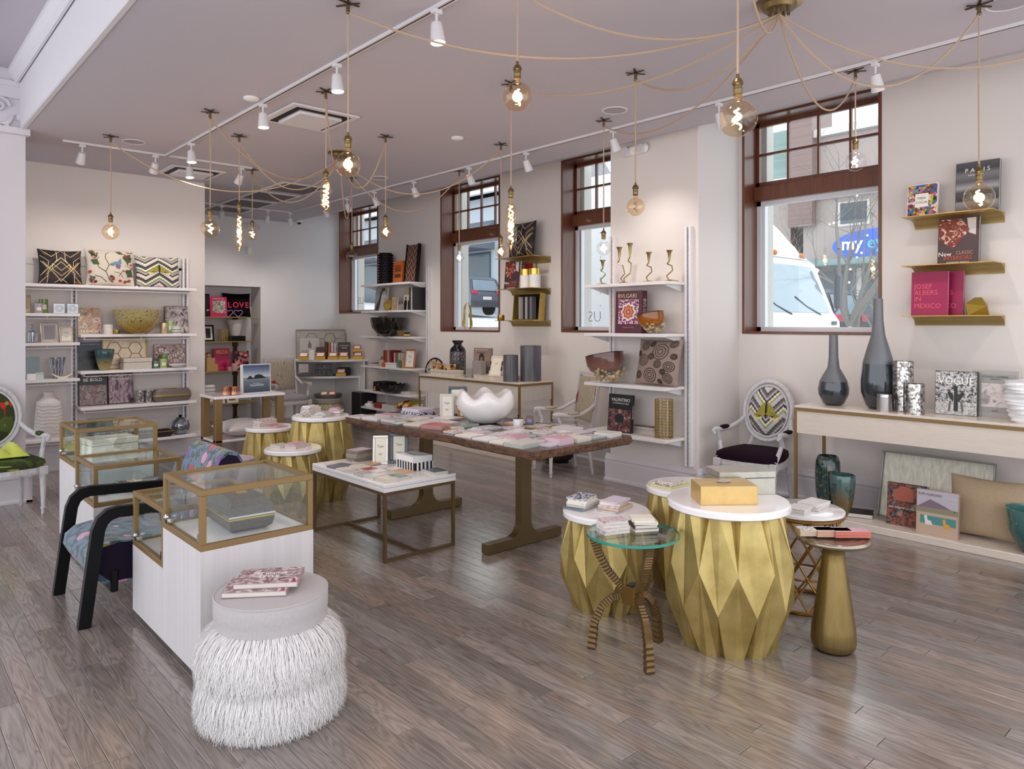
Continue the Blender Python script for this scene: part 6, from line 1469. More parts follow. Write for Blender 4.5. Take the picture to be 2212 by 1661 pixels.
lathed('cylinder_vase', 'tall dark striated cylinder vase on the middle console', 'vase', shell([(.001, 0), (.135, 0), (.135, .45)], .012), STRI, (6.38, 6.735, CMZ), 32)
lathed('cylinder_vase', 'shorter grey striated cylinder vase on the middle console', 'vase', shell([(.001, 0), (.095, 0), (.095, .335)], .01), STRI, (6.13, 6.84, CMZ), 32)
# gold wings on the sill
t = thing('wing_ornament', 'pair of gold filigree wings standing on the window sill', 'ornament', (6.95, 8.75, 1.612))
for sx in (-1, 1):
    b = B()
    for k in range(9):
        z0 = .36-k*.035; b.tube([(0, sx*(.02+.012*k), z0+.06), (0, sx*(.07+.006*k), z0-.02), (0, sx*.05, max(.012, z0-.13))], [.006, .008, .004], 5)
    b.tube([(0, sx*.02, .42), (0, sx*.085, .34), (0, sx*.1, .2), (0, sx*.06, .0)], [.004, .008, .008, .006], 5)
    b.build('wing', BRASSD, t, True)

# ================================================================== brass floating shelves
def float_shelf(label, z, y0, y1, group):
    t = thing('brass_shelf', label, 'shelf', (XW, 0, z), 0, group)
    B().box(-.33, 0, y0, y1, -.007, 0).build('shelf_plate', BRASSD, t)
    prof = [(0, -.007), (-.12, -.007)]+[(-.12+.11*math.sin(a), -.007-.075*(1-math.cos(a))) for a in [PI/2*k/6 for k in range(1, 7)]]+[(0, -.082)]
    B().prism(prof, y0, y1, 'y').build('cove_bracket', pat('satin_brass', 'noise', ['#9a8350', '#b89f66'], 5, .42, .5), t, True)
    return t
g1, g2 = 'brass shelves beside the big window', 'brass shelves beside the middle window'
float_shelf('top brass shelf on the right wall with two PARIS books', 2.6, 1.69, 2.355, g1); float_shelf('middle brass shelf on the right wall with the interiors book', 2.19, 1.69, 2.355, g1); float_shelf('bottom brass shelf on the right wall with magenta books', 1.77, 1.69, 2.355, g1)
float_shelf('top brass shelf right of the middle window with the cushion', 2.6, 6.84, 7.6, g2); float_shelf('middle brass shelf right of the middle window with two gold rimmed jars', 2.18, 6.84, 7.6, g2); float_shelf('bottom brass shelf right of the middle window with the black tray', 1.75, 6.84, 7.6, g2)
TILE = pat('colour_mosaic', 'voronoi', ['#a83a2c', '#3f6aa0', '#d8b02c', '#4a7a52', '#c96a8a', '#e0d6c6', '#8a3a2a', '#2f3440', '#7f9ab0'], 48, .3, const=True)
book('small mosaic book titled PARIS IN COLOR on the top brass shelf', .235, .29, .03, WHITEM, (6.68, 2.25, 2.6), RW, -.12, art=[(.02, .98, .02, .98, TILE), (.26, .7, .32, .72, WH)], titles=[('PARIS', .026, .48, .58, BLK), ('IN', .01, .48, .52, BLK), ('COLOR', .026, .48, .45, BLK)], spine='R')
PBW = bpy.data.materials.new('stormy_paris'); PBW.use_nodes = True; zramp(PBW, [(0, '#2c2b30'), (.2, '#8a888c'), (.28, '#2f2e33'), (.42, '#4a494e'), (.5, '#a5a3a6'), (.62, '#5d5c61'), (.75, '#7f7d82'), (.85, '#444348'), (1, '#5a595e')], 0, .42)
pb_ = book('large black and white book titled PARIS on the top brass shelf', .31, .42, .035, plain('#4a494e'), (6.7, 1.85, 2.6), RW, -.08, art=[(.01, .99, .01, .99, PBW)], titles=[('P A R I S', .05, .5, .83, WH), ('SERGE RAMELLI', .016, .46, .74, WH)])
B().prism([(-.15, .1), (-.12, .13), (-.1, .13), (-.085, .17), (-.07, .13), (-.02, .125), (.06, .14), (.15, .12), (.15, .1)], -.0024, -.001, 'y').build('skyline_picture', plain('#26252a'), pb_)
NCI = pat('red_damask', 'noise', ['#8e3a2e', '#c89a86', '#7a2a22', '#d6b7a4', '#a8503f'], 16, .3, distort=1.5, const=True)
def nc_book(label, w_, h_, loc, rx=-.1, group=None):
    r = book(label, w_, h_, .035, plain('#3a2a2c'), loc, RW, rx, art=[(.02, .98, .02, .98, plain('#463438'))], titles=[('New', .05, .18, .22, WH), ('CLASSIC', .042, .66, .24, plain('#b08a5e'), 'CENTER', .8), ('INTERIORS', .05, .5, .13, plain('#c8432e'), 'CENTER', .85), ('ALESSANDRA BRANCA', .016, .5, .04, WH)])
    B().prism([(-w_*.48, h_*.55), (-w_*.48, h_*.97), (w_*.05, h_*.97), (w_*.28, h_*.72), (w_*.0, h_*.45), (-w_*.12, h_*.32)], -.0022, -.001, 'y').build('armchair_picture', NCI, r)
    B().prism([(w_*.2, h_*.97), (w_*.42, h_*.97), (w_*.42, h_*.6), (w_*.25, h_*.66)], -.0022, -.001, 'y').build('drape_picture', plain('#cfc6c4'), r)
    return r
nc_book('damask armchair interiors book on the middle brass shelf at right', .3, .39, (6.68, 1.98, 2.19)); nc_book('damask armchair interiors book on the brass shelf by the middle window', .3, .38, (6.62, 7.38, 2.18))
MAG = plain('#9a0e4c', .45); PKT = mat('coral_pink_print', '#e0566f', .5)
book('magenta JOSEF ALBERS book in front on the bottom brass shelf', .28, .37, .025, MAG, (6.64, 2.18, 1.77), RW, -.06, titles=[('JOSEF', .055, .08, .66, PKT, 'LEFT'), ('ALBERS', .055, .08, .52, PKT, 'LEFT'), ('IN', .055, .08, .38, PKT, 'LEFT'), ('MEXICO', .055, .08, .22, PKT, 'LEFT')], spine='L')
book('magenta JOSEF ALBERS book behind on the bottom brass shelf', .28, .37, .025, MAG, (6.72, 2.09, 1.77), RW, -.06, titles=[('JOSEF', .055, .08, .66, PKT, 'LEFT'), ('ALBERS', .055, .08, .52, PKT, 'LEFT'), ('IN', .055, .08, .38, PKT, 'LEFT'), ('MEXICO', .055, .08, .22, PKT, 'LEFT')], spine='L')
gold_rock('gold faceted rock on the bottom brass shelf at right', 6.67, 1.84, 1.77, .095, .6)
pillow('dark deco cushion with gold lines on the top brass shelf by the middle window', .5, .48, .15, DECO, (6.64, 7.2, 2.6), RW, -.1, ribbons=deco_lines())
book('red spined book behind the gold rimmed jars', .16, .34, .05, plain('#8f1220'), (6.76, 7.17, 2.18), RW, 0)
for y, lb in ((7.13, 'white jar with gold leaf top, left of the pair on the brass shelf'), (6.95, 'white jar with gold leaf top, right of the pair on the brass shelf')):
    t = thing('gold_top_jar', lb, 'jar', (6.66, y, 2.18), 0, 'gold topped jars'); B().cyl(0, 0, 0, .175, .075, .075, 24).build('jar_body', WHITEM, t, True); B().lathe(shell([(.075, .176), (.075, .255)], .004), 24).build('gold_rim', pat('gold_flake', 'noise', ['#8a6a1e', '#e3c66a', '#b8913a'], 40, .3, .8), t, True)
t = thing('black_tray_box', 'open black tray standing on edge with gold rim on the bottom brass shelf', 'tray', (6.64, 7.12, 1.75), RW, None, -.1)
B().box(-.25, .25, .09, .1, .005, .36).build('tray_base', BLACKM, t)
for a in ((-.26, .26, 0, .012), (-.26, .26, .355, .367), (-.26, -.248, .012, .355), (.248, .26, .012, .355)): B().box(a[0], a[1], 0, .1, a[2], a[3]).build('tray_rim', BRASSD, t)
for i, (c_, lb) in enumerate((('#9c958f', 'grey photo spine in the black tray'), ('#8a827c', 'second grey photo spine in the black tray'), ('#211f22', 'first black spine in the black tray'), ('#a8a4a6', 'pale silver spine in the black tray'), ('#2c2a2e', 'second black spine in the black tray'), ('#6f6d74', 'slate spine in the black tray'))):
    book(lb, .08, .3, .042, plain(c_), (6.68, 7.21-.044*i, 1.766), 0, 0, spine='L', group='books standing in the black tray')
candle('gold band votive at the left end of the bottom brass shelf', 6.56, 7.52, 1.75, .05, .075, mat('gold_votive_b', '#b58d3a', .25, .8), band=False, group='votives on brass shelves')

# ================================================================== shelves on the pier
PZ = [2.115, 1.605, 1.085, .58]
for z, lb in zip(PZ, ('top pier shelf with gold lily candlesticks', 'second pier shelf with the burgundy book', 'third pier shelf with the rose bowl and spiral cushion', 'lowest pier shelf with the lattice vase')): wshelf(lb, z, 4.19, 5.24, 5.75, 6.1, 'shelves on the pier')
upright('white shelf upright at the left side of the pier', 5.12, .42, 2.65, 6.1, 'uprights on the pier'); upright('white shelf upright at the right side of the pier', 4.15, .3, 2.66, 6.1, 'uprights on the pier')
GSIL = mat('gilded_silver', '#a8905c', .3, .85)
def lily(label, y, arms, seed):
    R_ = random.Random(seed); t = thing('lily_candlestick', label, 'candlestick', (5.92, y, PZ[0]), 0, 'twisting lily candlesticks')
    b = B()
    for k in range(4):
        a = k*1.6+R_.random(); b.tube([(0, 0, .02), (.05*math.cos(a), .05*math.sin(a), .012), (.09*math.cos(a+.5), .09*math.sin(a+.5), .006)], [.006, .005, .003], 6)
    b.build('root_base', GSIL, t, True)
    for (dy, h_) in arms:
        p = [(0, 0, .01), (.01, dy*.3+.04, .06), (-.01, dy*.5-.045, .11), (0, dy*.8-.03, h_*.5), (.01, dy+.035, h_*.58), (0, dy, h_*.66)]
        pts = []
        for i in range(len(p)-1):
            for s in range(4): q = s/4; pts.append(tuple(p[i][j]+(p[i+1][j]-p[i][j])*(q*q*(3-2*q)) for j in range(3)))
        pts.append(p[-1]); B().tube(pts, .006, 6).build('stem', GSIL, t, True)
        B().lathe(shell([(.006, h_*.66), (.012, h_*.75), (.018, h_*.92), (.034, h_)], .002), 16, 0, dy).build('lily_cup', GSIL, t, True)
lily('short gold lily candlestick at the left end of the pier shelf', 5.13, [(0, .27)], 1); lily('double gold lily candlestick with two cups on the pier shelf', 4.83, [(.07, .39), (-.07, .42)], 2); lily('third gold lily candlestick on the pier shelf', 4.52, [(0, .31)], 3); lily('rightmost gold lily candlestick on the pier shelf', 4.27, [(0, .31)], 4)
BUR = plain('#4e1128', .3)
bv = book('burgundy book titled BVLGARI with an orange kaleidoscope jewel', .33, .435, .09, BUR, (5.85, 4.73, PZ[1]), RW+.05, -.03, titles=[('BVLGARI', .06, .45, .88, plain('#d9c7a3')), ('THE JOY OF GEMS', .017, .5, .14, plain('#b58a8a'))], art=[(.12, .88, .22, .8, pat('jewel_print', 'voronoi', ['#8a2a6a', '#d8cfd6', '#5a1a4a', '#c96a9a', '#e3dbe0', '#7a2258'], 70, .3, const=True))], spine='R', spine_text=('BVLGARI', .06, plain('#d9c7a3')))
for k, (rr, mm) in enumerate(((.085, WH), (.068, plain('#c05a2c')), (.048, plain('#d98a6a')), (.028, plain('#b03f22')), (.012, plain('#e6cdbf')))):
    B().prism([(rr*(1+.12*math.cos(8*a))*math.cos(a), .22+rr*(1+.12*math.cos(8*a))*math.sin(a)) for a in [2*PI*q/40 for q in range(40)]], -.0018-.0006*k, -.001, 'y').build('jewel_picture', mm, bv)
def thorn_bowl(label, y, z, s, top, mid, base, tilt):
    t = thing('thorn_bowl', label, 'bowl', (5.84, y, z), 0, 'tilted glass bowls with crystal bases')
    m = bpy.data.materials.new('bowl_'+top.strip('#')); m.use_nodes = True; speckle(m, base, top, mid, .08*s, .24*s, .08, 10, .0)
    b = B(); b.m = Matrix.Translation((0, 0, .0)) @ Matrix.Rotation(tilt, 4, 'X'); b.lathe(shell([(.001, .085*s), (.09*s, .09*s), (.14*s, .12*s), (.165*s, .17*s), (.168*s, .25*s)], .006), 36); b.m = None; b.build('glass_cup', m, t, True)
    b = B(); b.m = Matrix.Rotation(tilt, 4, 'X'); b.tube([(.166*s*math.cos(a), .166*s*math.sin(a), .25*s) for a in [2*PI*k/36 for k in range(36)]], .005, 6, True); b.m = None; b.build('dark_rim', mat('rim_'+top.strip('#'), '#2b1714', .2), t, True)
    R_ = random.Random(int(y*100)); g = B()
    for k in range(70):
        a = R_.random()*2*PI; q = R_.uniform(.012, .12)*s; rr = (.035+.1*math.sin(min(1, q/(.1*s))*1.4))*s
        g.ball((rr*math.cos(a), rr*math.sin(a), q+.006), R_.uniform(.01, .019)*s, 6)
    g.build('crystal_base', mat('champagne_crystal', '#c9b68c', .08, .25, coat=.8), t, True); return t
thorn_bowl('amber glass bowl on a crystal cluster base on the second pier shelf', 4.4, PZ[1], .8, '#8a4a0e', '#6a3208', '#b06a18', -.22); thorn_bowl('rose brown glass bowl on a crystal cluster base on the third pier shelf', 4.98, PZ[2], 1.2, '#5c3430', '#4a2a28', '#9c7468', -.2)
SPIR = pat('taupe_velvet', 'noise', ['#8f7a72', '#a38e85'], 40, .9)
DLINE = mat('dark_spiral_print', '#3a2f2a', .9)
R_ = random.Random(9); rib = []
for (a, c_, rr) in ((-.15, -.62, .3), (.25, .45, .36), (-.55, .05, .26), (-.55, .7, .2), (.7, -.2, .22), (.65, -.7, .2), (-.75, -.6, .16), (.75, .8, .16), (.2, -.12, .17), (-.15, .22, .14), (.45, -.45, .12), (-.2, .8, .12), (.85, .25, .12), (-.85, .35, .12), (.3, -.88, .1)):
    for k in range(1, 4):
        r2 = rr*k/3; rib.append(([(max(-.95, min(.95, a+r2*math.cos(q*PI/7))), max(-.95, min(.95, c_+r2*math.sin(q*PI/7)))) for q in range(15)], .004, DLINE))
pillow('taupe velvet cushion with dark spirals on the third pier shelf', .54, .47, .16, SPIR, (5.9, 4.42, PZ[2]), RW-.05, -.2, ribbons=rib)
VAL = photo('red_room_photo', ['#2a1a20', '#7d3a40', '#16131c', '#9c6a66', '#3c2329', '#c9b3a8'], 18)
vb = book('dark book titled VALENTINO on the lowest pier shelf', .31, .39, .04, plain('#15131b'), (5.86, 4.86, PZ[3]), RW, -.08, art=[(.03, .97, .03, .6, VAL)], titles=[('VALENTINO', .05, .52, .85, WH, 'CENTER', .9), ('AT THE EMPEROR\'S TABLE', .018, .52, .76, WH)], spine='R', spine_text=('VALENTINO', .026, WH))
B().prism([(-.05, .1), (-.06, .16), (-.02, .19), (.03, .19), (.06, .16), (.05, .1)], -.0024, -.001, 'y').build('suit_picture', plain('#1c1e2c'), vb); B().prism([(.02*math.cos(q), .215+.024*math.sin(q)) for q in [2*PI*k/10 for k in range(10)]], -.0024, -.001, 'y').build('head_picture', plain('#b08a7a'), vb)
book('lower brown patterned book lying on the lowest pier shelf', .3, .26, .035, WHITEM, (5.99, 4.66, PZ[3]), RW, lie=True); book('upper brown patterned book lying on the lowest pier shelf', .28, .25, .03, plain('#7a5f5a'), (5.98, 4.66, PZ[3]+.036), RW+.05, lie=True, art=[(.05, .95, .05, .95, pat('lace_print', 'voronoi', ['#3f2a28', '#8f7066', '#5b3f3a', '#b79c90'], 40, .3, const=True))])
t = thing('lattice_vase', 'tall gold lattice cylinder on the lowest pier shelf', 'vase', (5.9, 4.32, PZ[3])); b = B()
for k in range(14): a = 2*PI*k/14; b.tube([(.085*math.cos(a), .085*math.sin(a), 0), (.085*math.cos(a), .085*math.sin(a), .38)], .004, 4)
for k in range(14): z = .006+k*.0285; b.tube([(.089*math.cos(2*PI*q/24), .089*math.sin(2*PI*q/24), z) for q in range(24)], .004, 4, True)
b.build('wire_lattice', BRASSD, t); B().lathe(shell([(.001, .002), (.078, .002), (.078, .37)], .003), 24).build('glass_liner', BULBC, t, True)
t = thing('floor_bowl', 'dark round bowl on the floor behind the bird chair', 'bowl', (6.45, 6.32, 0)); B().lathe(shell([(.001, 0), (.12, 0), (.2, .06), (.22, .14)], .008), 28).build('bowl_body', mat('dark_clay', '#2a1f1f', .4), t, True)
book('dark photo book lying on the bird chair seat', .3, .24, .04, PRINTS['slate'], (5.92, 5.72, .534), -.9, lie=True)

# ================================================================== moth chair
PLUM = mat('plum_velvet', '#1c0718', .85, spec=.15)
ZIG2 = zigzag('flame_stitch', ['#57554a', '#c6bccb', '#c6bccb', '#8fa36f', '#e2dcb8', '#4a3446', '#b9afc2', '#6b6a58'], 6.2, -.9, 5.)
louis('whitewashed oval back chair with moth panel and plum velvet seat', (6.37, 3.6, 0), RW+.12, GREYW, PLUM, ZIG2, PLUM, 'oval', 1.0, polys=moth(.95, .0))

# ================================================================== things on and under the right console
RZ = .985
def two_tone(label, y, x, prof, split):
    t = thing('bottle_vase', label, 'vase', (x, y, RZ), 0, 'grey two tone bottle vases')
    lo = [p for p in prof if p[1] <= split]; hi = [p for p in prof if p[1] >= split]
    B().lathe(lo, 36).build('glazed_body', mat('gunmetal_glaze', '#3f444b', .12, .35, coat=.6), t, True, ang=60)
    B().lathe(shell(hi, .004)[:-1], 36).build('frosted_neck', mat('frosted_grey', '#6f7177', .45, .3), t, True, ang=60)
two_tone('shorter grey bottle vase with a round belly on the right console', 2.87, 6.4, [(.001, 0), (.06, 0), (.09, .02), (.125, .1), (.128, .15), (.115, .21), (.115, .2101), (.085, .27), (.05, .33), (.04, .42), (.036, .62)], .21)
two_tone('tall grey bottle vase with a long neck on the right console', 2.5, 6.42, [(.001, 0), (.07, 0), (.1, .03), (.135, .14), (.137, .24), (.122, .38), (.122, .3801), (.09, .5), (.055, .62), (.04, .75), (.036, .93)], .38)
HAMS = pat('pierced_silver', 'voronoi', ['#b9b4b2', '#d8d4d2', '#8f8a88', '#cfcac8', '#6f6a69'], 60, .2, .9, const=True, bump=.3)
for x, y, r_, h_, lb in ((6.38, 2.29, .078, .41, 'tallest pierced silver cylinder on the right console'), (6.265, 2.165, .076, .24, 'middle pierced silver cylinder on the right console')):
    lathed('silver_cylinder', lb, 'lantern', shell([(.001, 0), (r_, 0), (r_, h_)], .003), HAMS, (x, y, RZ), 28, 'pierced silver cylinders')
t = thing('silver_canister', 'small brushed silver lidded canister before the tall vase', 'canister', (6.245, 2.385, RZ)); B().cyl(0, 0, 0, .115, .055, .055, 24).build('canister_body', pat('brushed_pewter', 'noise', ['#8f8a88', '#bdb8b6'], 20, .35, .8, stretch=(8, 8, .5)), t, True); B().lathe([(.056, .117), (.056, .142), (.001, .146)], 24).build('lid', SILVER, t, True)
VOG = photo('tree_photo', ['#1f1e1f', '#2c2b2c', '#8f8d8d', '#d6d4d3', '#4a494a'], 40)
vb = book('black and white book titled VOGUE on the right console', .29, .345, .045, plain('#2c2b2d'), (6.4, 1.91, RZ), RW+.06, -.05, art=[(.01, .99, .3, .99, VOG), (.01, .99, .01, .3, photo('leaf_floor', ['#6a6867', '#a5a3a1', '#d0cecc'], 60))], titles=[('IN', .025, .07, .93, WH), ('VOGUE', .085, .5, .77, WH, 'CENTER', .86)], spine='R')
B().prism([(-.014, .03), (-.012, .23), (.012, .23), (.016, .03)], -.0022, -.001, 'y').build('trunk_picture', BLK, vb)
for sx in (-1, 1): B().prism([(sx*.02, .1), (sx*.06, .17), (sx*.045, .19), (sx*.015, .15)], -.0024, -.001, 'y').build('coat_picture', BLK, vb); B().prism([(sx*.04, .03), (sx*.03, .11), (sx*.045, .11), (sx*.055, .03)], -.0024, -.001, 'y').build('leg_picture', plain('#5b595a'), vb)
GAM = plain('#a9a7a4', .5)
gb = book('grey book titled STEVEN GAMBREL with a room photo', .31, .36, .045, GAM, (6.46, 1.66, RZ), RW, -.05, art=[(.06, .94, .1, .92, plain('#9b9996')), (.2, .8, .22, .72, photo('mantel_photo', ['#5d5a62', '#cfc3c2', '#dcd2d0', '#bdb1b0', '#8f878a'], 12))], titles=[('STEVEN GAMBREL', .022, .5, .86, plain('#45423f')), ('PERSPECTIVE', .012, .5, .81, plain('#45423f')), ('Rizzoli', .016, .5, .14, plain('#45423f'))])
t = thing('folded_sculpture', 'white folded porcelain sculpture at the right end of the console', 'sculpture', (6.31, 1.43, RZ)); R_ = random.Random(4)
V_ = []; F_ = []; n = 28
for k in range(22):
    z = k*.0145; base = .07+.05*math.sin(min(1, k/12)*1.5)+(.012 if k % 2 else 0)
    for i in range(n): a = 2*PI*i/n; V_.append(((base+.008*math.sin(3*a+k*.7))*math.cos(a), (base+.008*math.sin(3*a+k*.7))*math.sin(a), z+.006*math.sin(2*a+k)*(k > 0)))
    if k: F_ += [((k-1)*n+i, (k-1)*n+(i+1) % n, k*n+(i+1) % n, k*n+i) for i in range(n)]
F_.append(tuple(range(n-1, -1, -1))); F_.append(tuple(range(21*n, 22*n))); B().add(V_, F_).build('porcelain', mat('porcelain', '#ecebee', .3), t)
UZ = .06
for x, y, pr, lb in ((6.42, 2.93, [(.001, 0), (.06, 0), (.075, .03), (.1, .15), (.105, .3), (.1, .42), (.085, .46), (.08, .47)], 'taller dark teal ribbed vase under the console'), (6.28, 2.74, [(.001, 0), (.05, 0), (.06, .02), (.09, .15), (.102, .28), (.103, .345), (.1, .35)], 'shorter teal ribbed vase with amber base under the console')):
    t = thing('ribbed_vase', lb, 'vase', (x, y, UZ), 0, 'teal ribbed vases under the console'); m = bpy.data.materials.new('teal_amber'); m.use_nodes = True
    if 'short' in lb: speckle(m, '#6f5c3a', '#4f6f70', '#3a5456', .12, .3, .1, 20, .4)
    else: speckle(m, '#2c4a4c', '#1f4244', '#7a6a44', .05, .4, .12, 30, .4)
    b = B().lathe(shell(pr, .008), 48); b.v = [(x_*(1+.02*math.cos(18*math.atan2(y_, x_))), y_*(1+.02*math.cos(18*math.atan2(y_, x_))), z_) for x_, y_, z_ in b.v]; b.build('vase_body', m, t, True, ang=70)
MIRT = pat('antiqued_mirror', 'noise', ['#7f796f', '#a8a296', '#918b80', '#c2bcae'], 22, .3, .6, stretch=(3, 3, .6), detail=6)
hex_tray('large antiqued mirror tray leaning on the wall under the console', .84, .56, (6.5, 2.12, UZ), RW+.02, -.25, MIRT, mat('pewter_rim', '#7f7a74', .35, .8), hexes=False)
DOL = photo('garden_stairs_photo', ['#2c2f2a', '#3f4a35', '#a85a4a', '#1d2026', '#7a7076', '#c98a76'], 16)
dv = book('dark book titled LA DOLCE VITA with a pink villa under the console', .3, .34, .035, plain('#1f2228'), (6.3, 2.24, UZ), RW, -.1, art=[(.01, .99, .01, .99, DOL)], titles=[('SLIM AARONS LA DOLCE VITA', .02, .5, .42, WH)])
B().prism([(-.1, .2), (-.1, .28), (-.03, .32), (.05, .3), (.05, .2)], -.0022, -.001, 'y').build('villa_picture', plain('#b0604f'), dv)
SKY2 = plain('#b9b3bf', .35)
sv = book('book titled SLIM AARONS WOMEN with a poolside photo under the console', .295, .345, .035, plain('#b59a86'), (6.19, 1.98, UZ), RW, -.08, art=[(.01, .99, .62, .99, SKY2), (.01, .99, .01, .5, plain('#c2a894')), (.1, .95, .25, .43, plain('#4f8f90')), (.01, .99, .5, .62, pat('garden_photo', 'noise', ['#4a5236', '#8f8a72', '#33402c'], 30, .3, const=True))], titles=[('SLIM AARONS', .027, .32, .9, plain('#6a6a6e')), ('WOMEN', .027, .8, .86, plain('#d9d3da'))], spine='R')
B().prism([(-.14, .21), (-.05, .275), (.02, .25), (.1, .215)], -.0022, -.001, 'y').build('mountain_picture', plain('#7f6a80'), sv)
for x, z in ((-.08, .08), (.05, .07)): B().prism([(x, z), (x+.05, z), (x+.04, z+.03), (x+.015, z+.035), (x+.01, z+.07), (x-.01, z+.065)], -.0026, -.001, 'y').build('sunbather_picture', plain('#d9a23a' if x > 0 else '#e3ded8'), sv)
pillow('gold washed linen cushion under the console', .56, .46, .17, pat('gold_linen', 'noise', ['#a58f76', '#bda68a', '#b0956a'], 50, .75), (6.4, 1.7, UZ), RW-.05, -.22)
t = thing('teal_bowl', 'deep teal glass bowl with yellow flecks under the console', 'bowl', (6.26, 1.37, UZ)); m = bpy.data.materials.new('teal_fleck'); m.use_nodes = True; speckle(m, '#1f4a4a', '#4a7a78', '#b8ae2a', 0, .3, .1, 40, .3)
B().lathe(shell([(.001, 0), (.06, 0), (.1, .04), (.15, .15), (.17, .3), (.172, .315)], .007), 40).build('bowl_body', m, t, True)
book('black embossed book lying on the console plinth', .33, .2, .035, BLACK, (6.27, 2.66, UZ), RW+.35, lie=True, art=[(.25, .75, .4, .55, plain('#38353b'))])
# ================================================================== right cluster of side tables
GC = 'faceted gold drum tables of the right cluster'
drum('largest gold faceted drum carrying the two lidded boxes', (3.48, 2.13, 0), .76, .345, .32, group=GC, rz=.12)
drum('gold faceted drum behind the glass table in the right cluster', (3.38, 2.9, 0), .575, .29, .265, group=GC, rz=.0)
drum('rear gold faceted drum half hidden by the largest one', (4.02, 2.76, 0), .65, .3, .265, group=GC, rz=.2)
t = thing('silver_box', 'silver leaf lidded box behind the gold box on the largest drum', 'box', (3.69, 2.18, .76), -.62); SLV = pat('silver_leaf', 'noise', ['#8f8c84', '#b9b5ab', '#a19d92'], 16, .35, .55)
B().rbox(-.16, .16, -.095, .095, 0, .09, .002).build('box_base', SLV, t); B().rbox(-.162, .162, -.097, .097, .093, .128, .002).build('box_lid', SLV, t)
t = thing('gold_box', 'gold leaf box with an agate handle on the largest drum', 'box', (3.42, 2.12, .76), -.7); GLB = pat('pale_gold_leaf', 'noise', ['#b58d4c', '#d8b676', '#c7a262'], 10, .35, .5)
B().rbox(-.15, .15, -.095, .095, 0, .1, .003).build('box_body', GLB, t); B().ball((0, 0, .106), .04, 16, .2, .6).build('agate_handle', pat('grey_agate', 'rings', ['#9b928c', '#d6d0cb', '#7d716a'], 30, .2), t, True)
G2 = 'notebooks on the drum behind the glass table'
nstack('left stack on the drum behind the glass table', 3.3, 3.03, .575, [('navy edged', 'slate', .19, .14, .014), ('grey blue', 'slate', .18, .135, .018), ('cream', 'cream', .175, .13, .014), ('ivory', 'white', .17, .125, .014), ('indigo mottled', 'navydot', .165, .125, .012)], G2, .25)
nstack('right stack on the drum behind the glass table', 3.42, 2.87, .575, [('grey wrapped', 'grey', .22, .15, .01), ('kraft', 'orange', .19, .14, .014), ('blush', 'mauve', .175, .13, .014), ('pale pink', 'cream', .17, .125, .012), ('dusty lilac', 'lilac', .165, .12, .01)], G2, .3)
nstack('stack on the rear right drum', 3.93, 2.83, .65, [('lime edged', 'lime', .2, .17, .014), ('white floral', 'floral', .18, .15, .01), ('grey sketched', 'scribble', .14, .12, .008)], 'notebooks on the rear gold drum', .1)
# glass topped table on ribbed bronze arms
t = thing('glass_table', 'round glass table on ribbed bronze curved legs', 'side table', (2.967, 2.368, 0))
TG = glass('tinted_table_glass', '#eef9f6', mixin=.03); EDG = mat('glass_edge', '#1f8f82', .08, coat=.6)
B().lathe([(.001, .613), (.236, .613), (.238, .627), (.001, .627)], 56).build('glass_top', TG, t, True)
B().lathe([(.2365, .6125), (.239, .6145), (.239, .6255), (.2365, .6275)], 56, close=False).build('glass_edge', EDG, t, True)
RIB = pat('ribbed_bronze', 'noise', ['#2a1d10', '#6b5230', '#453219'], 30, .4, .55)
def ribbed(path, w0, w1):
    pts = []
    for i in range(len(path)-1):
        for s in range(10): q = s/10; pts.append(Vector(path[i]).lerp(Vector(path[i+1]), q))
    pts.append(Vector(path[-1])); rr = []
    P2 = []; N = len(pts)
    for i, p in enumerate(pts):
        P2.append(p); rr.append((w0+(w1-w0)*i/N)*(1.0 if i % 2 else .8))
    return B().tube(P2, rr, 4, sq=1.)
for k, a in enumerate((-2.09, 2.09, 0.)):
    c_, s_ = math.cos(a), math.sin(a)
    up = [(.03*c_, .03*s_, .32), (.075*c_, .075*s_, .36), (.13*c_, .13*s_, .42), (.175*c_, .175*s_, .5), (.2*c_, .2*s_, .57), (.205*c_, .205*s_, .612)]
    ribbed(up, .021, .034).build('upper_arm', RIB, t)
    dn = [(.03*c_, .03*s_, .3), (.1*c_, .1*s_, .285), (.16*c_, .16*s_, .23), (.2*c_, .2*s_, .14), (.215*c_, .215*s_, .0)]
    if k < 4: ribbed(dn, .021, .033).build('lower_leg', RIB, t)
B().rbox(-.042, .042, -.042, .042, .26, .355, .004).build('hub_block', mat('hub_brass', '#7d5c2c', .4, .7), t)
B().box(-.03, .03, -.02, .02, .355, .36).build('price_card', BLK, t)
G3 = 'notebooks on the glass table'
nstack('left stack on the glass table', 2.9, 2.44, .627, [('grey wrapped', 'grey', .15, .11, .018), ('pale banded', 'mauve', .145, .105, .018), ('white banded', 'white', .14, .1, .016), ('taupe photo', 'mauve', .13, .095, .016)], G3, -.35)
nstack('right stack on the glass table', 3.05, 2.36, .627, [('white wrapped', 'white', .13, .1, .016), ('dark striped', 'black', .125, .1, .02), ('cream', 'cream', .125, .095, .016), ('gold dotted', 'cream', .12, .09, .016)], G3, -.6)
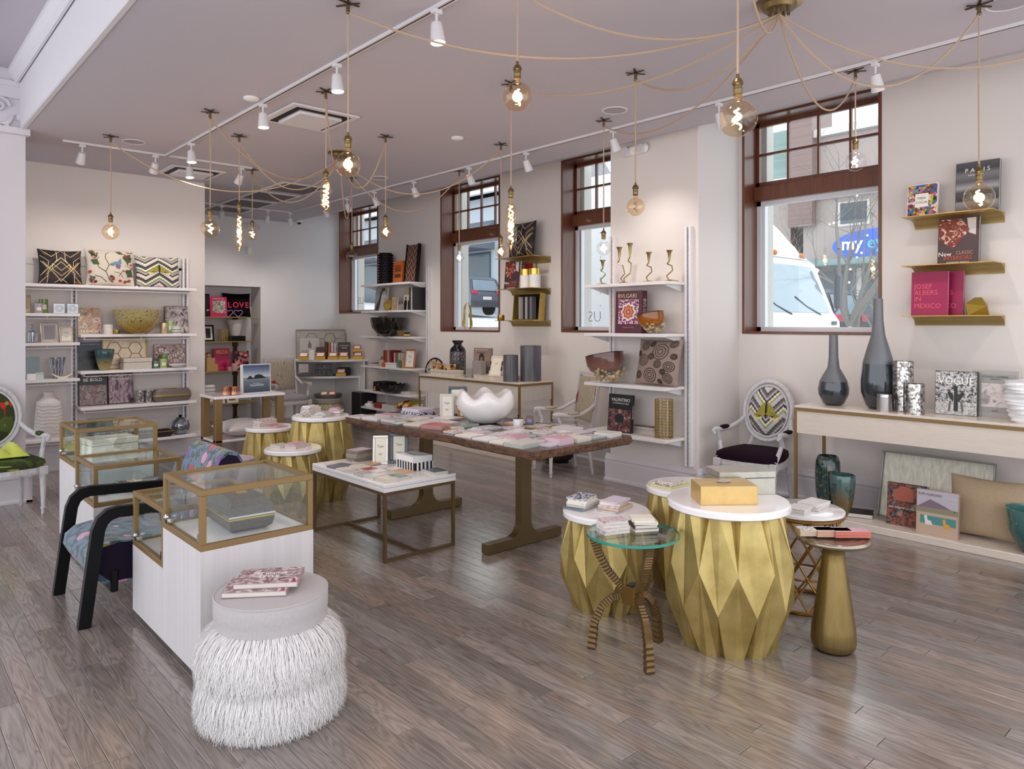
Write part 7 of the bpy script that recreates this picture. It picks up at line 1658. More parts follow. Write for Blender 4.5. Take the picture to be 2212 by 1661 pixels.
# wire table with white top
t = thing('wire_table', 'white topped table on a gold criss-cross wire base', 'side table', (4.27, 2.1, 0))
B().lathe([(.225, .56), (.235, .565), (.235, .58), (.225, .585), (.001, .585)], 48).build('table_top', WHITEL, t, True)
GW = mat('gilded_wire', '#8f6a34', .35, .8)
for z, r_ in ((.012, .2), (.55, .225), (.19, .155)): B().tube([(r_*math.cos(2*PI*k/40), r_*math.sin(2*PI*k/40), z) for k in range(40)], .012 if z < .1 or z > .5 else .007, 8, True).build('ring', GW, t, True)
for k in range(10):
    for sg in (-1, 1):
        pts = []
        for i in range(13):
            q = i/12; a = 2*PI*k/10+sg*1.9*q; r_ = .2-.19*q*(1-q)+.02*q; pts.append((r_*math.cos(a), r_*math.sin(a), .012+.54*q))
        B().tube(pts, .006, 5).build('wire', GW, t, True)
nstack('left stack on the wire table', 4.14, 2.06, .585, [('lilac edged', 'lilac', .14, .11, .02), ('white dotted', 'scribble', .14, .11, .014)], 'notebooks on the wire table', .2)
nstack('right stack on the wire table', 4.31, 2.06, .585, [('red sprigged', 'floral', .17, .13, .024), ('plain white', 'white', .165, .125, .016)], 'notebooks on the wire table', .05)
# mushroom shaped metal table
t = thing('mushroom_table', 'bronze cone table with a round dished metal top', 'side table', (3.79, 1.7, 0))
CONE = pat('hammered_bronze', 'noise', ['#5c4a26', '#8a7448', '#715c32'], 8, .32, .75, stretch=(3, 3, .6), bump=.08)
B().lathe([(.001, .004), (.085, .004), (.105, .02), (.112, .05), (.108, .12), (.06, .46), (.055, .5), (.058, .53), (.085, .55), (.15, .562)], 40).build('cone_base', CONE, t, True, ang=60)
B().lathe([(.15, .56), (.175, .565), (.183, .575), (.183, .585), (.175, .594), (.165, .592)]+[(.16-.02*k, .589+(.003 if k % 2 else 0)-.0005*k) for k in range(8)]+[(.001, .586)], 48).build('dished_top', mat('nickel_top', '#9b9080', .25, .85), t, True, ang=50)
B().lathe([(.001, 0), (.088, 0), (.088, .005), (.001, .005)], 30).build('foot', BLACKM, t)
for i, (dx, dy, k, sd, lb) in enumerate(((-.06, .07, 'floral', '#cbb49a', 'cream floral card bundle at the back of the mushroom table'), (-.005, .005, 'mauve', '#c79c86', 'green and pink floral card bundle in the middle of the mushroom table'), (.05, -.065, 'pink', '#c9705f', 'hot pink card bundle at the front of the mushroom table'))):
    cards(lb, 3.79+dx, 1.7+dy, .597, .18, .075, .032, -.75, k, sd, 'card bundles on the mushroom table')

# ================================================================== ceiling services
def hook(label, x, y, z=CZ, group='ceiling hooks for the pendants'):
    t = thing('ceiling_hook', label, 'hook', (x, y, z), rnd.random(), group)
    for k in range(3): B().rbox(-.075, .075, -.007, .007, -.006-.006*k, -.0*k-.006*k, .001).build('star_bar', BRONZD, t, rz=k*PI/3)
    B().cyl(0, 0, -.055, -.018, .011, .011, 10).build('stem', ANTB, t); B().ball((0, 0, -.058), .014, 8).build('knob', ANTB, t, True); return t
def globe(r_): return [(.013, 0), (.014, -.015)]+[(max(.002, r_*math.sin(a)), -.015-r_*.95-r_*math.cos(PI-a)*-1*-1) for a in []]
def bulb_prof(kind, d, L):
    if kind in ('globe', 'lump'):
        r_ = d/2; c_ = -(.022+r_*.93); pr = [(.014, 0), (.015, -.012)]
        a0 = math.asin(min(.95, .02/r_))
        for k in range(17): a = a0+(PI-a0)*k/16; pr.append((max(.001, r_*math.sin(a)), c_+r_*math.cos(a)))
        return pr, c_
    if kind == 'tube':
        r_ = d/2; return [(.014, 0), (.016, -.04), (r_*.75, -.06), (r_, -.085), (r_, -L+.06), (r_*.8, -L+.035), (.016, -L+.02), (.012, -L+.008), (.001, -L)], -L/2
    r_ = d/2; return [(.014, 0), (.018, -.02), (r_*.8, -.05), (r_, -.09), (r_*.85, -.13), (r_*.62, -.155), (r_*.75, -.185), (r_*.7, -.21), (r_*.3, -.24), (.008, -.255), (.001, -.26)], -.12
def pendant(label, x, y, zs, kind='globe', d=.15, L=.3, lit=True, ztop=CZ-.05, clear=False):
    t = thing('pendant_bulb', label, 'pendant light', (x, y, zs), 0, 'filament bulb pendants')
    B().tube([(0, 0, ztop-zs), (.004, .003, (ztop-zs)*.5), (0, 0, 0)], .005, 6).build('cord', CORD, t, True)
    B().lathe([(.007, .0), (.008, -.018), (.016, -.022), (.021, -.032), (.024, -.038), (.024, -.046), (.019, -.05), (.019, -.065), (.0205, -.067), (.019, -.07), (.019, -.09), (.0205, -.092), (.018, -.096), (.001, -.098)], 16).build('socket', ANTB, t, True, ang=30)
    pr, c_ = bulb_prof(kind, d, L); b = B().lathe([(r_, z-.096) for r_, z in pr], 24, close=False)
    if kind == 'lump': b.v = [(px*(1+.06*math.sin(3*math.atan2(py, px)+z*40)), py*(1+.06*math.sin(3*math.atan2(py, px)+z*40)), z) for px, py, z in b.v]
    if kind == 'twist': b.v = [(px+.012*math.sin(z*30), py+.012*math.cos(z*30), z) for px, py, z in b.v]
    b.build('bulb_glass', BULBC if clear else BULBG, t, True, ang=80)
    cz = c_-.096; h_ = {'globe': d*.28, 'lump': d*.28, 'tube': L*.34, 'twist': .085}[kind]
    rr = d*.09 if kind in ('globe', 'lump') else d*.2; tn = 2 if kind in ('globe', 'lump') else 5
    pts = [(rr*math.cos(2*PI*tn*q/40), rr*math.sin(2*PI*tn*q/40), cz+h_-2*h_*q/40) for q in range(41)]
    B().tube(pts, .0042 if lit else .002, 5).build('filament', FILA if lit else BRONZD, t, True)
    B().tube([(0, 0, -.1), (0, 0, cz+h_)], .003, 5).build('filament_stem', BULBC, t)
    if lit:
        li = bpy.data.lights.new('bulb_light', 'POINT'); li.energy = BULB_W; li.color = (1, .72, .45); li.shadow_soft_size = .03
        lo = bpy.data.objects.new('bulb_light', li); col.objects.link(lo); lo.parent = t; lo.location = (0, 0, cz)
    return t
PEN = [('globe', 1.849, 7.981, 2.801, .155, 'amber globe pendant nearest the left column'), ('lump', 2.277, 6.466, 2.721, .153, 'lumpy amber globe pendant before the left wall end'), ('tube', 2.786, 7.114, 2.913, .082, 'long tube pendant left of the small lumpy globe'), ('lump', 3.509, 8.56, 2.955, .135, 'small lumpy globe pendant before the back wall'),
       ('twist', 2.763, 5.287, 2.938, .1, 'twisted spiral pendant bulb in front of the left canopy'), ('globe', 2.103, 3.756, 2.808, .145, 'big globe pendant on the long cord beside the spiral bulb'), ('globe', 2.645, 2.897, 3.118, .158, 'big globe pendant at the top centre of the room'), ('tube', 3.733, 4.162, 2.765, .085, 'long tube pendant before the deco cushion shelf'),
       ('globe', 3.867, 6.166, 2.792, .137, 'globe pendant left of the middle window'), ('globe', 4.646, 8.203, 2.744, .135, 'unlit clear globe pendant before the farthest window'), ('globe', 5.403, 6.963, 2.68, .123, 'globe pendant hanging across the middle window'), ('globe', 4.919, 5.64, 2.625, .129, 'globe pendant beside the tube before the brass shelves'),
       ('globe', 5.035, 4.352, 2.567, .13, 'clear globe pendant before the window left of the pier'), ('globe', 4.258, 3.372, 2.744, .133, 'unlit amber globe pendant in front of the pier'), ('lump', 2.842, 1.692, 2.787, .16, 'nearest and largest globe pendant beside the big window'), ('lump', 5.414, 2.267, 3.07, .14, 'globe pendant hanging across the big window'), ('globe', 4.837, 1.322, 2.627, .161, 'globe pendant before the black and white PARIS book')]
HP = []
for k, x, y, zs, d, lb in PEN:
    hook('bronze star hook above the '+lb.replace(' pendant', '').replace(' bulb', '')[:70], x, y); HP.append((x, y))
    pendant(lb, x, y, zs, k, d, .4 if '8' and k == 'tube' else .3, lit='unlit' not in lb, clear=('clear' in lb) or ('across' in lb))
def canopy(label, x, y):
    t = thing('cord_canopy', label, 'ceiling canopy', (x, y, CZ), 0, 'brass cord canopies')
    B().lathe([(.13, 0), (.13, -.012), (.1, -.02), (.085, -.045), (.001, -.05)], 32).build('canopy_dish', ANTB, t, True)
    for k in range(8): a = 2*PI*k/8; B().cyl(.055*math.cos(a), .055*math.sin(a), -.075, -.045, .009, .009, 8).build('cord_grip', ANTB, t)
    return t
CA, CB = (3.956, 2.09), (3.887, 7.112)
canopy('brass cord canopy at the top right of the room', *CA); canopy('brass cord canopy in the middle of the far ceiling', *CB)
def swag(label, a, b_, sag, za=CZ-.07, zb=CZ-.06, skew=0.):
    pts = []
    for i in range(25):
        q = i/24; w2 = 4*q*(1-q)*(1+skew*(q-.5)); pts.append((a[0]+(b_[0]-a[0])*q, a[1]+(b_[1]-a[1])*q, za+(zb-za)*q-sag*w2))
    o = B().tube(pts, .0065, 6).build('swagged_cord', CORD, None, True); return tag(o, label, 'cord', 'tan cords swagged from the canopies')
for i, s_, lb in ((13, .22, 'tan cord from the right canopy to the unlit amber globe'), (7, .2, 'tan cord from the right canopy to the tube before the deco cushion'), (12, .3, 'tan cord from the right canopy to the clear globe by the pier'), (5, .26, 'longest tan cord from the right canopy to the big globe at left'), (15, .38, 'tan cord from the right canopy to the globe across the big window'), (16, .42, 'tan cord from the right canopy to the globe before the PARIS book'), (6, .2, 'tan cord from the right canopy to the top centre globe'), (14, .28, 'tan cord from the right canopy to the nearest globe')):
    swag(lb, CA, HP[i], s_)
for i, s_, lb in ((0, .42, 'tan cord from the far canopy to the globe by the column'), (1, .36, 'tan cord from the far canopy to the lumpy amber globe'), (2, .4, 'tan cord from the far canopy to the long tube at left'), (3, .4, 'tan cord from the far canopy to the small lumpy globe'), (4, .3, 'tan cord from the far canopy to the spiral bulb'), (8, .38, 'tan cord from the far canopy to the globe left of the middle window'), (9, .55, 'tan cord from the far canopy to the unlit clear globe'), (10, .5, 'tan cord from the far canopy to the globe across the middle window'), (11, .42, 'tan cord from the far canopy to the globe beside the tube')):
    swag(lb, CB, HP[i], s_)
swag('tan cord crossing the ceiling to the right of the canopy', CA, (5.3, .62), .35)

def track(label, a, b_):
    t = thing('light_track', label, 'light track', (0, 0, 0), 0, 'white light tracks'); A_, Bv = Vector((*a, CZ)), Vector((*b_, CZ)); dirv = (Bv-A_).normalized(); sd = Vector((-dirv.y, dirv.x, 0))*.018
    b = B(); P_ = [A_+sd, A_-sd, Bv-sd, Bv+sd]; b.add([p for p in P_]+[p-Vector((0, 0, .022)) for p in P_], [(0, 1, 2, 3), (4, 7, 6, 5), (0, 4, 5, 1), (1, 5, 6, 2), (2, 6, 7, 3), (3, 7, 4, 0)]); b.build('track_rail', STEEL, t)
    sd2 = sd*.3; P_ = [A_+sd2, A_-sd2, Bv-sd2, Bv+sd2]; B().add([p-Vector((0, 0, .0225)) for p in P_]+[p-Vector((0, 0, .0235)) for p in P_], [(0, 1, 2, 3), (4, 7, 6, 5), (0, 4, 5, 1), (1, 5, 6, 2), (2, 6, 7, 3), (3, 7, 4, 0)]).build('track_slot', BRONZD, t)
    return t
track('white light track running down the left of the ceiling', (2.51, -1.4), (2.51, 8.46)); track('white cross track in front of the left wall', (1.53, 8.48), (3.47, 8.48)); track('long white light track along the windows', (5.32, -1.4), (5.32, 11.36)); track('white light track before the back wall', (3.7, 11.4), (5.34, 11.4))
def head(label, x, y, tgt, lit=True, power=1.):
    t = thing('track_head', label, 'spotlight', (x, y, CZ-.022), 0, 'white track spotlights')
    B().rbox(-.03, .03, -.02, .02, -.025, 0, .003).build('adapter', STEEL, t); B().cyl(0, 0, -.08, -.025, .008, .008, 8).build('stem', STEEL, t)
    dv = (Vector(tgt)-Vector((x, y, CZ-.15))).normalized(); q = dv.to_track_quat('-Z', 'Y').to_matrix().to_4x4(); M_ = Matrix.Translation((0, 0, -.09)) @ q
    b = B(); b.m = M_; b.lathe([(.03, .01), (.033, .0), (.046, -.11), (.043, -.11), (.031, -.0)], 24, close=False); b.lathe([(.03, .01), (.001, .01)], 24, close=False); b.m = None; b.build('shade', STEEL, t, True, ang=40)
    b = B(); b.m = M_; b.lathe([(.0425, -.103), (.001, -.103)], 24, close=False); b.m = None; b.build('lens', LENS if lit else STEEL, t)
    if lit:
        li = bpy.data.lights.new('spot_light', 'SPOT'); li.energy = SPOT_W*power; li.color = (1, .93, .84); li.spot_size = math.radians(95); li.spot_blend = .8; li.shadow_soft_size = .05
        lo = bpy.data.objects.new('spot_light', li); col.objects.link(lo); lo.parent = t; lo.matrix_local = M_ @ Matrix.Translation((0, 0, -.115))
    return t
for y, tg, lb in ((3.45, (2.6, 3.1, 0), 'nearest spotlight on the left ceiling track'), (4.64, (2.6, 4.4, 0), 'second spotlight on the left ceiling track'), (5.9, (2.6, 5.7, 0), 'third spotlight on the left ceiling track'), (7.66, (2.6, 7.3, 0), 'fourth spotlight on the left ceiling track')): head(lb, 2.51, y, tg)
for y, lb in ((1.8, 'spotlight on the left track behind the viewpoint'), (.2, 'rear spotlight on the left track behind the viewpoint')): head(lb, 2.51, y, (2.6, y+.5, 0))
for x, tg, lb in ((1.704, (1.6, 9.85, 1.6), 'leftmost spotlight on the cross track'), (2.404, (2.3, 9.85, 1.6), 'second spotlight on the cross track'), (3.343, (3.0, 9.85, 1.6), 'rightmost spotlight on the cross track')): head(lb, x, 8.48, tg)
head('downward spotlight on the cross track beside the air unit', 2.758, 8.48, (2.8, 8.0, 0))
WH_ = [(2.09, 'spotlight on the window track right of the big window bulb'), (3.34, 'spotlight on the window track behind the nearest globe'), (4.48, 'spotlight on the window track before the pier'), (5.69, 'spotlight on the window track left of the pier'), (6.67, 'spotlight on the window track above the middle window'), (7.81, 'spotlight on the window track left of the middle window'), (8.77, 'tilted bright spotlight on the window track'), (9.53, 'spotlight on the window track before the farthest window'), (10.21, 'last spotlight on the window track')]
for i, (y, lb) in enumerate(WH_): head(lb, 5.32, y, (6.6, y+(.0 if i not in (2,) else -.1), .8))
head('spotlight on the window track behind the viewpoint', 5.32, .6, (6.6, 1.2, .8))
for x, tg, lb in ((4.19, (4.6, 12.6, 1.5), 'left spotlight on the back track'), (4.93, (4.9, 12.6, .6), 'bright middle spotlight on the back track'), (5.31, (6.2, 12.6, .8), 'right spotlight on the back track')): head(lb, x, 11.4, tg)

def cassette(label, x0, x1, y0, y1):
    t = thing('air_cassette', label, 'air unit', (0, 0, 0), 0, 'ceiling air cassettes')
    B().rbox(x0, x1, y0, y1, CZ-.02, CZ-.001, .006).build('grille_frame', STEEL, t)
    for a in ((x0+.06, x1-.06, y1-.11, y1-.06), (x0+.06, x0+.11, y0+.06, y1-.11), (x1-.11, x1-.06, y0+.06, y1-.11), (x0+.11, x1-.11, y0+.06, y0+.11)): B().box(a[0], a[1], a[2], a[3], CZ-.024, CZ-.02).build('air_slot', BLACKM, t)
    B().rbox(x0+.11, x1-.11, y0+.11, y1-.11, CZ-.05, CZ-.0205, .02).build('centre_panel', STEEL, t, True)
cassette('nearer square ceiling air cassette', 2.7, 3.33, 5.73, 6.4); cassette('farther square ceiling air cassette', 2.7, 3.33, 8.9, 9.5)
VENT = mat('vent_mesh', '#6d666c', .8)
for i, (y0, y1) in enumerate(((9.08, 9.68), (9.92, 10.5), (10.72, 11.3), (11.55, 12.0))):
    t = thing('return_grille', ['first', 'second', 'third', 'fourth'][i]+' grey ceiling return grille towards the back wall', 'vent', (0, 0, 0), 0, 'ceiling return grilles')
    B().rbox(4.1, 4.77, y0-.05, y1+.05, CZ-.014, CZ-.001, .004).build('grille_frame', STEEL, t); B().box(4.16, 4.71, y0, y1, CZ-.018, CZ-.014).build('mesh_panel', VENT, t)
for i, (x, y, r_, lb) in enumerate(((2.085, 8.086, .1, 'round ceiling speaker beside the left pendant hook'), (4.888, 4.099, .1, 'round ceiling speaker before the pier'), (4.924, 7.993, .1, 'round ceiling speaker above the far shelves'), (4.945, 1.2, .11, 'round ceiling speaker at the top right corner'))):
    t = thing('ceiling_speaker', lb, 'speaker', (x, y, CZ), 0, 'ceiling speakers'); B().lathe([(r_+.012, 0), (r_+.008, -.006), (r_, -.006), (r_, -.003), (.001, -.003)], 32).build('ring', STEEL, t, True); B().lathe([(r_-.004, -.0032), (.001, -.005)], 32, close=False).build('mesh_disc', mat('speaker_mesh', '#a8a0a8', .8), t)
for x, y, lb in ((2.398, 5.869, 'small white smoke detector beside the left track'), (4.437, 5.749, 'small white smoke detector in the middle of the ceiling')):
    t = thing('smoke_detector', lb, 'detector', (x, y, CZ), 0, 'smoke detectors'); B().lathe([(.06, 0), (.062, -.012), (.05, -.02), (.001, -.022)], 24).build('detector_body', WHITEM, t, True)
t = thing('security_camera', 'white dome security camera in the back corner', 'camera', (6.0, 12.5, 3.605)); B().lathe([(.06, .0), (.062, -.03), (.05, -.045)], 20).build('dome_base', WHITEM, t, True); B().ball((0, 0, -.045), .04, 14).build('lens_dome', BLG, t, True)
t = thing('motion_sensor', 'white motion sensor high on the back wall', 'sensor', (5.11, YB, 2.93)); B().rbox(-.045, .045, -.06, 0, 0, .13, .015).build('sensor_body', WHITEM, t, True)
def twin(label, loc, rz):
    t = thing('emergency_light', label, 'emergency light', loc, rz, 'twin lamp emergency lights'); B().rbox(-.16, .16, -.07, 0, -.05, .05, .03).build('housing', WHITEM, t, True)
    for sx in (-1, 1):
        b = B(); b.m = Matrix.Translation((sx*.1, -.075, -.02)) @ Matrix.Rotation(PI/2-.3, 4, 'X'); b.lathe([(.03, -.03), (.05, .03), (.001, .034)], 18); b.m = None; b.build('lamp_head', STEEL, t, True)
twin('twin lamp emergency light at the top of the pier', (6.098, 4.8, 3.53), RW); twin('twin lamp emergency light high on the back wall', (5.13, YB, 3.42), 0)
# ================================================================== the street outside
def gz(y): return .5+.073*(y-5)
ST = pat('wet_street', 'noise', ['#a5a7ad', '#d6d8dd', '#bfc1c8'], .6, .7, detail=6)
b = B(); b.add([(7.25, -12, gz(-12)), (60, -12, gz(-12)), (60, 60, gz(60)), (7.25, 60, gz(60))], [(0, 1, 2, 3)]); b.add([(7.25, -12, gz(-12)-.2), (60, -12, gz(-12)-.2), (60, 60, gz(60)-.2), (7.25, 60, gz(60)-.2)], [(3, 2, 1, 0)])
tag(b.build('street', ST), 'sloping grey street outside the windows', 'street')['kind'] = 'structure'
# box truck facing the viewer
tr = thing('box_truck', 'white box truck parked outside the big window', 'truck', (9.15, 5.0, gz(5.6)))
TW = mat('truck_white', '#eff0f2', .35); TGL = mat('truck_glass', '#7f8f9e', .06, .0, coat=.6); TGR = mat('truck_trim', '#3c3f46', .5)
prof = [(.05, .45), (.0, .8), (.02, 1.2), (.12, 1.34), (.42, 2.1), (.55, 2.2), (1.6, 2.22), (1.6, .45)]   # side profile (y, z)
B().prism(prof, 0, 2.25, 'x').build('cab', TW, tr, True, ang=20)
ws = B(); ws.add([(.14, .112, 1.33), (2.11, .112, 1.33), (2.08, .405, 2.06), (.17, .405, 2.06)], [(0, 1, 2, 3)]); ws.build('windshield', TGL, tr, loc=(0, -.012, .0))
dome = B(); V_ = []; F_ = []
for i in range(13):
    a = PI/2*i/12
    for j in range(13):
        q = j/12*2-1; V_.append((1.125+1.1*q, .5+1.1*math.sin(a), 2.18+1.45*math.sqrt(max(0, 1-abs(q)**2.6))*math.sin(a)**.7))
for i in range(12):
    for j in range(12): F_.append((i*13+j, i*13+j+1, (i+1)*13+j+1, (i+1)*13+j))
dome.add(V_, F_).build('wind_deflector', TW, tr, True)
B().box(.1, 2.15, -.03, .1, .3, .62).build('bumper', TGR, tr); B().box(.35, 1.9, -.012, .03, .8, 1.08).build('grille', TGR, tr)
for x in (.2, 1.75): B().rbox(x, x+.32, -.02, .04, .72, .95, .03).build('headlight', SILVER, tr)
for x in (.45, .75, 1.05, 1.9): B().ball((x, .46, 2.23), .045, 8).build('marker_lamp', mat('amber_lamp', '#c06a24', .3), tr, True)
for x0 in (.5, 1.4): B().tube([(x0+.35, .085, 1.3), (x0, .14, 1.42), (x0-.25, .19, 1.56)], .014, 5).build('wiper', TGR, tr, True)
B().tube([(2.2, .3, 2.05), (2.45, .18, 2.05), (2.48, .15, 1.4), (2.25, .2, 1.15)], .018, 6).build('mirror_arm', TGR, tr, True); B().rbox(2.42, 2.58, .1, .2, 1.4, 1.95, .03).build('mirror', TGR, tr)
B().box(1.95, 2.1, -.01, .0, 1.14, 1.2).build('badge', TGR, tr)
B().box(-.08, 2.33, 1.75, 4.9, .75, 3.6).build('cargo_box', TW, tr)
rv = B()
for k in range(7):
    for z in (1.0, 1.9, 2.8): rv.box(-.086, -.08, 1.9+k*.5, 1.92+k*.5, z, z+.02)
    for q in range(14): rv.box(-.086, -.08, 1.9+k*.5, 1.915+k*.5, .85+q*.2, .87+q*.2)
rv.build('rivets', SILVER, tr)
B().box(-.075, 2.3, 1.75, 4.9, .6, .75).build('skirt', mat('red_tape', '#8c8a90', .5), tr)
for y in (.9, 3.9):
    for x in (.05, 1.95):
        w2 = B(); w2.m = Matrix.Translation((x, y, .42)) @ Matrix.Rotation(PI/2, 4, 'Y'); w2.lathe([(.001, 0), (.42, 0), (.42, .25), (.001, .25)], 24); w2.m = None; w2.build('wheel', BLACKM, tr)
# bare street tree
BK = pat('grey_bark', 'noise', ['#55504c', '#7d7670', '#68625e'], 30, .9)
t = thing('street_tree', 'bare winter tree strung with lights beyond the truck', 'tree', (14.3, 6.05, gz(6.05))); b = B(); R_ = random.Random(15)
def branch(p, d, L, r_, depth):
    pts = [p]; q = p.copy(); dd = d.copy(); n = 4
    for k in range(n): dd = (dd+Vector((R_.uniform(-.22, .22), R_.uniform(-.22, .22), R_.uniform(-.05, .16)))).normalized(); q = q+dd*L/n; pts.append(q.copy())
    b.tube([tuple(x) for x in pts], [r_*(1-.5*k/n) for k in range(n+1)], 5 if depth > 1 else 7, cap=False)
    if depth < 5:
        for k in range(3 if depth < 4 else 4):
            a = R_.uniform(0, 6.28); el = R_.uniform(.5, 1.0); side = Vector((math.cos(a), math.sin(a), R_.uniform(-.1, .5))); nd = (dd*(1-el*.6)+side*el*.75).normalized()
            branch(pts[R_.choice((2, 3, 4))], nd, L*R_.uniform(.6, .8), r_*.42, depth+1)
branch(Vector((0, 0, -.2)), Vector((-.06, .02, 1)), 1.5, .13, 0)
for dv in ((-.6, .25, .8), (.5, -.3, .9), (.1, .5, .9), (-.3, -.5, .8)): branch(Vector((-.08, .03, 1.1)), Vector(dv).normalized(), 1.7, .05, 1)
b.build('branches', BK, t, True)
for k in range(14):
    B().ball((R_.uniform(-1.4, 1.1), R_.uniform(-1., 1.), R_.uniform(1.6, 3.6)), .02, 6).build('fairy_light', mat('fairy_%d' % k, '#ffe2b8', .4, emit=2.), t)
# brick block across the street
BRK = pat('street_brick', 'brick', ['#7d6561', '#8a716c', '#a3948f'], 9, rot=(PI/2, 0, PI/2)); SLATE = pat('green_slate', 'brick', ['#6f8683', '#7d938f', '#63797a'], 3, rot=(PI/2, 0, PI/2)); STONE = mat('pale_stone', '#cfc8c4', .8); DGL = mat('dark_pane', '#4b5560', .1)
t = thing('brick_building', 'brick shop building with blue oval sign across the street', 'building', (24, 0, 0))
B().box(0, 6, 2, 11.8, 0, 8.0).build('facade', BRK, t); B().box(-.15, 6, 2, 11.8, 5.9, 6.25).build('stone_band', STONE, t); B().box(-.2, 6.1, 2, 11.8, 7.95, 8.2).build('parapet', STONE, t)
B().box(-.3, 1.2, 11.35, 12.2, 5, 9.1).build('chimney', BRK, t); B().box(-.4, 1.3, 11.3, 12.25, 9.1, 9.3).build('chimney_cap', STONE, t)
for y in (3.5, 5.6, 7.7, 9.6):
    wv = B().box(-.03, .02, y, y+1., 4.9, 5.7).build('window', STONE, t); B().box(-.05, -.03, y+.08, y+.92, 4.98, 5.65).build('pane', DGL, wv)
B().box(-1.3, 0, 2, 11.8, 3.55, 3.75).build('canopy', SLATE, t); B().box(-.1, .05, 2.5, 11.3, 1.0, 3.4).build('shopfront', DGL, t)
for y in (3.2, 5.4, 7.6, 9.8): B().box(-.16, -.08, y, y+.15, .8, 3.5).build('mullion', STONE, t)
sg = B().prism([(9.25+1.35*math.cos(a), 4.2+.5*math.sin(a)) for a in [2*PI*k/40 for k in range(40)]], -.45, -.35, 'x').build('shop_sign', mat('sign_blue', '#2a5fd0', .4), t)
lettering('my', .55, WH, t, (-.47, 10.3, 4.25), (PI/2, 0, -PI/2), name='sign_lettering', align='LEFT', bold=.012); lettering('eye', .55, mat('sign_cyan', '#4fb9dd', .4), t, (-.47, 9.5, 4.25), (PI/2, 0, -PI/2), name='sign_lettering', align='LEFT', bold=.012)
t = thing('slate_building', 'building with green slate mansard roof across the street', 'building', (24, 0, 0)); B().box(0, 6, 12.25, 21, 0, 6.4).build('facade', BRK, t); B().box(-.25, 6, 12.25, 21, 6.4, 6.75).build('cornice', STONE, t)
B().add([(-.2, 12.25, 6.75), (6, 12.25, 6.75), (6, 21, 6.75), (-.2, 21, 6.75), (1.6, 12.3, 8.9), (6, 12.3, 8.9), (6, 21, 8.9), (1.6, 21, 8.9)], [(0, 1, 5, 4), (1, 2, 6, 5), (2, 3, 7, 6), (3, 0, 4, 7), (4, 5, 6, 7)]).build('mansard_roof', SLATE, t)
for y in (14, 16.2, 18.4):
    wv = B().box(-.06, .02, y, y+1.2, 4.2, 5.9).build('window', STONE, t); B().box(-.08, -.06, y+.1, y+1.1, 4.3, 5.8).build('pane', DGL, wv)
# grey shop with awnings seen through the middle window
t = thing('grey_shop', 'pale grey shop with awnings far up the street', 'building', (24, 26, 0)); GS = mat('grey_render', '#b4bac4', .8)
B().box(0, 8, 0, 24, 0, 8.2).build('facade', GS, t); B().prism([(-.8, 8.2), (4, 12.5), (8.6, 8.2)], 0, 24, 'y').build('roof', pat('grey_shingle', 'brick', ['#8b8d94', '#9fa1a8', '#7a7c84'], 2.5, rot=(PI/2, 0, PI/2)), t)
for y in (2, 7, 12, 17):
    B().prism([(0, 7.0), (-1.6, 5.8), (-1.6, 5.5), (0, 5.5)], y, y+3.8, 'y').build('awning', mat('awning_grey', '#6b707a', .8), t); B().box(-.1, .1, y+.3, y+3.4, 2.6, 5.4).build('shop_window', DGL, t)
lettering('112', .8, WH, t, (-1.65, 5.2, 5.65), (PI/2, 0, -PI/2), name='awning_lettering')
for y in (1, 6, 11, 16, 20): B().prism([(y, 8.2), (y+1.5, 11), (y+3, 8.2)], -.7, 2, 'x').build('gable', STONE, t)
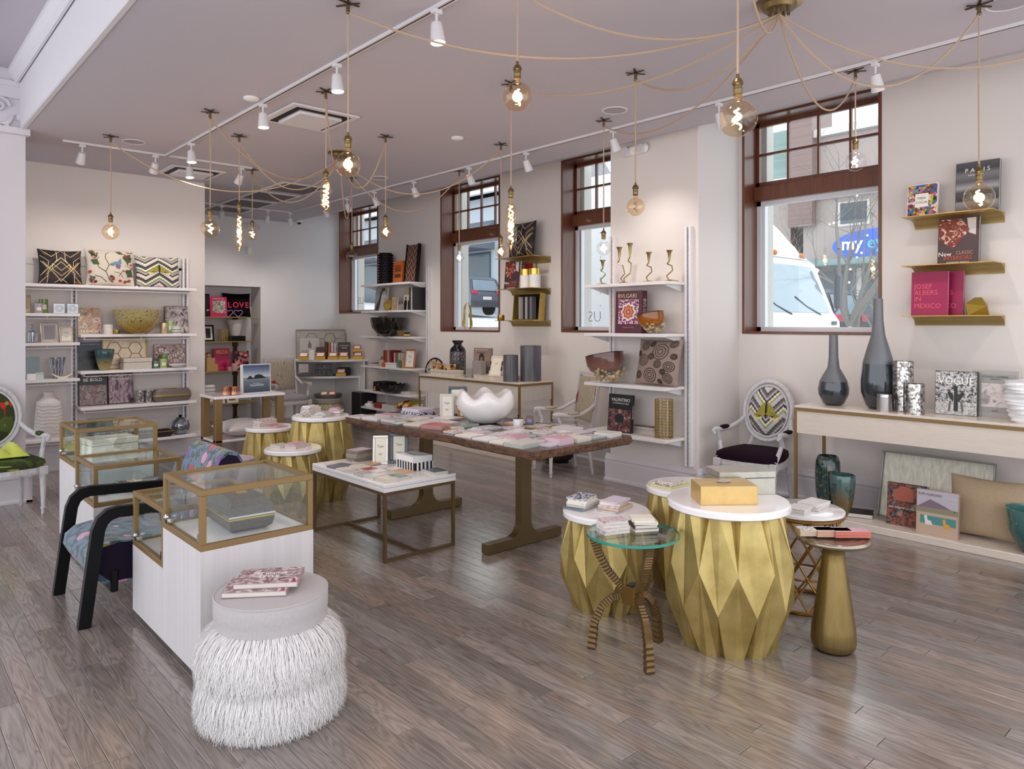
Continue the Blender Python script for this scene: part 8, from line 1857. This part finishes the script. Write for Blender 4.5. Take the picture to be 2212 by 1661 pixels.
t = thing('brick_block', 'tall brick block behind the parked truck body', 'building', (24, 21.2, 0)); B().box(0, 5, 0, 4.5, 0, 7.6).build('facade', BRK, t); B().box(-.2, 5, 0, 4.5, 7.6, 7.9).build('cornice', STONE, t)
for y in (.6, 2.6):
    wv = B().box(-.06, .02, y, y+1.2, 4.6, 6.6).build('window', STONE, t); B().box(-.08, -.06, y+.1, y+1.1, 4.7, 6.5).build('pane', DGL, wv)
# parked SUV
def suv(label, x, y, colr, name='parked_suv'):
    t = thing(name, label, 'car', (x, y, gz(y+2))); PT = mat('paint_'+colr.strip('#'), colr, .3, .2, coat=.5)
    pr = [(0, .35), (-.02, .9), (.08, 1.05), (.28, 1.62), (.45, 1.72), (2.6, 1.72), (3.3, 1.15), (4.5, 1.0), (4.7, .8), (4.7, .35)]
    b = B().prism(pr, 0, 1.9, 'x'); b.v = [(px+(.16*(1 if px < .95 else -1)*max(0, (pz-1.0))/.7), py, pz) for px, py, pz in b.v]; b.build('body', PT, t, True, ang=20)
    B().add([(.2, .085, 1.1), (1.7, .085, 1.1), (1.6, .27, 1.58), (.3, .27, 1.58)], [(0, 1, 2, 3)]).build('rear_glass', TGL, t, loc=(0, -.02, 0)); B().box(-.0, .02, .6, 2.9, 1.1, 1.55).build('side_glass', DGL, t)
    for x2 in (.05, 1.5): B().rbox(x2, x2+.35, -.04, .02, .92, 1.1, .02).build('tail_lamp', mat('tail_red_%d' % int(x2*10+x), '#b0304a', .3), t)
    B().box(.7, 1.2, -.03, .0, .68, .82).build('number_plate', STONE, t); B().box(.02, 1.88, -.08, .1, .35, .6).build('bumper', TGR, t)
    for yy in (.9, 3.7):
        for x2 in (-.02, 1.7):
            w2 = B(); w2.m = Matrix.Translation((x2, yy, .35)) @ Matrix.Rotation(PI/2, 4, 'Y'); w2.lathe([(.001, 0), (.2, 0), (.22, .01), (.35, 0), (.35, .22), (.001, .22)], 24); w2.m = None; w2.build('wheel', BLACKM, t, True)
    return t
suv('dark grey parked car seen through the middle window', 20.2, 25.2, '#565a6a'); suv('dark parked car behind the tree and truck mirror', 17.0, 7.6, '#3a3d46')

# ---- nothing here may keep a default of being scaled by its parent
bpy.context.view_layer.update()
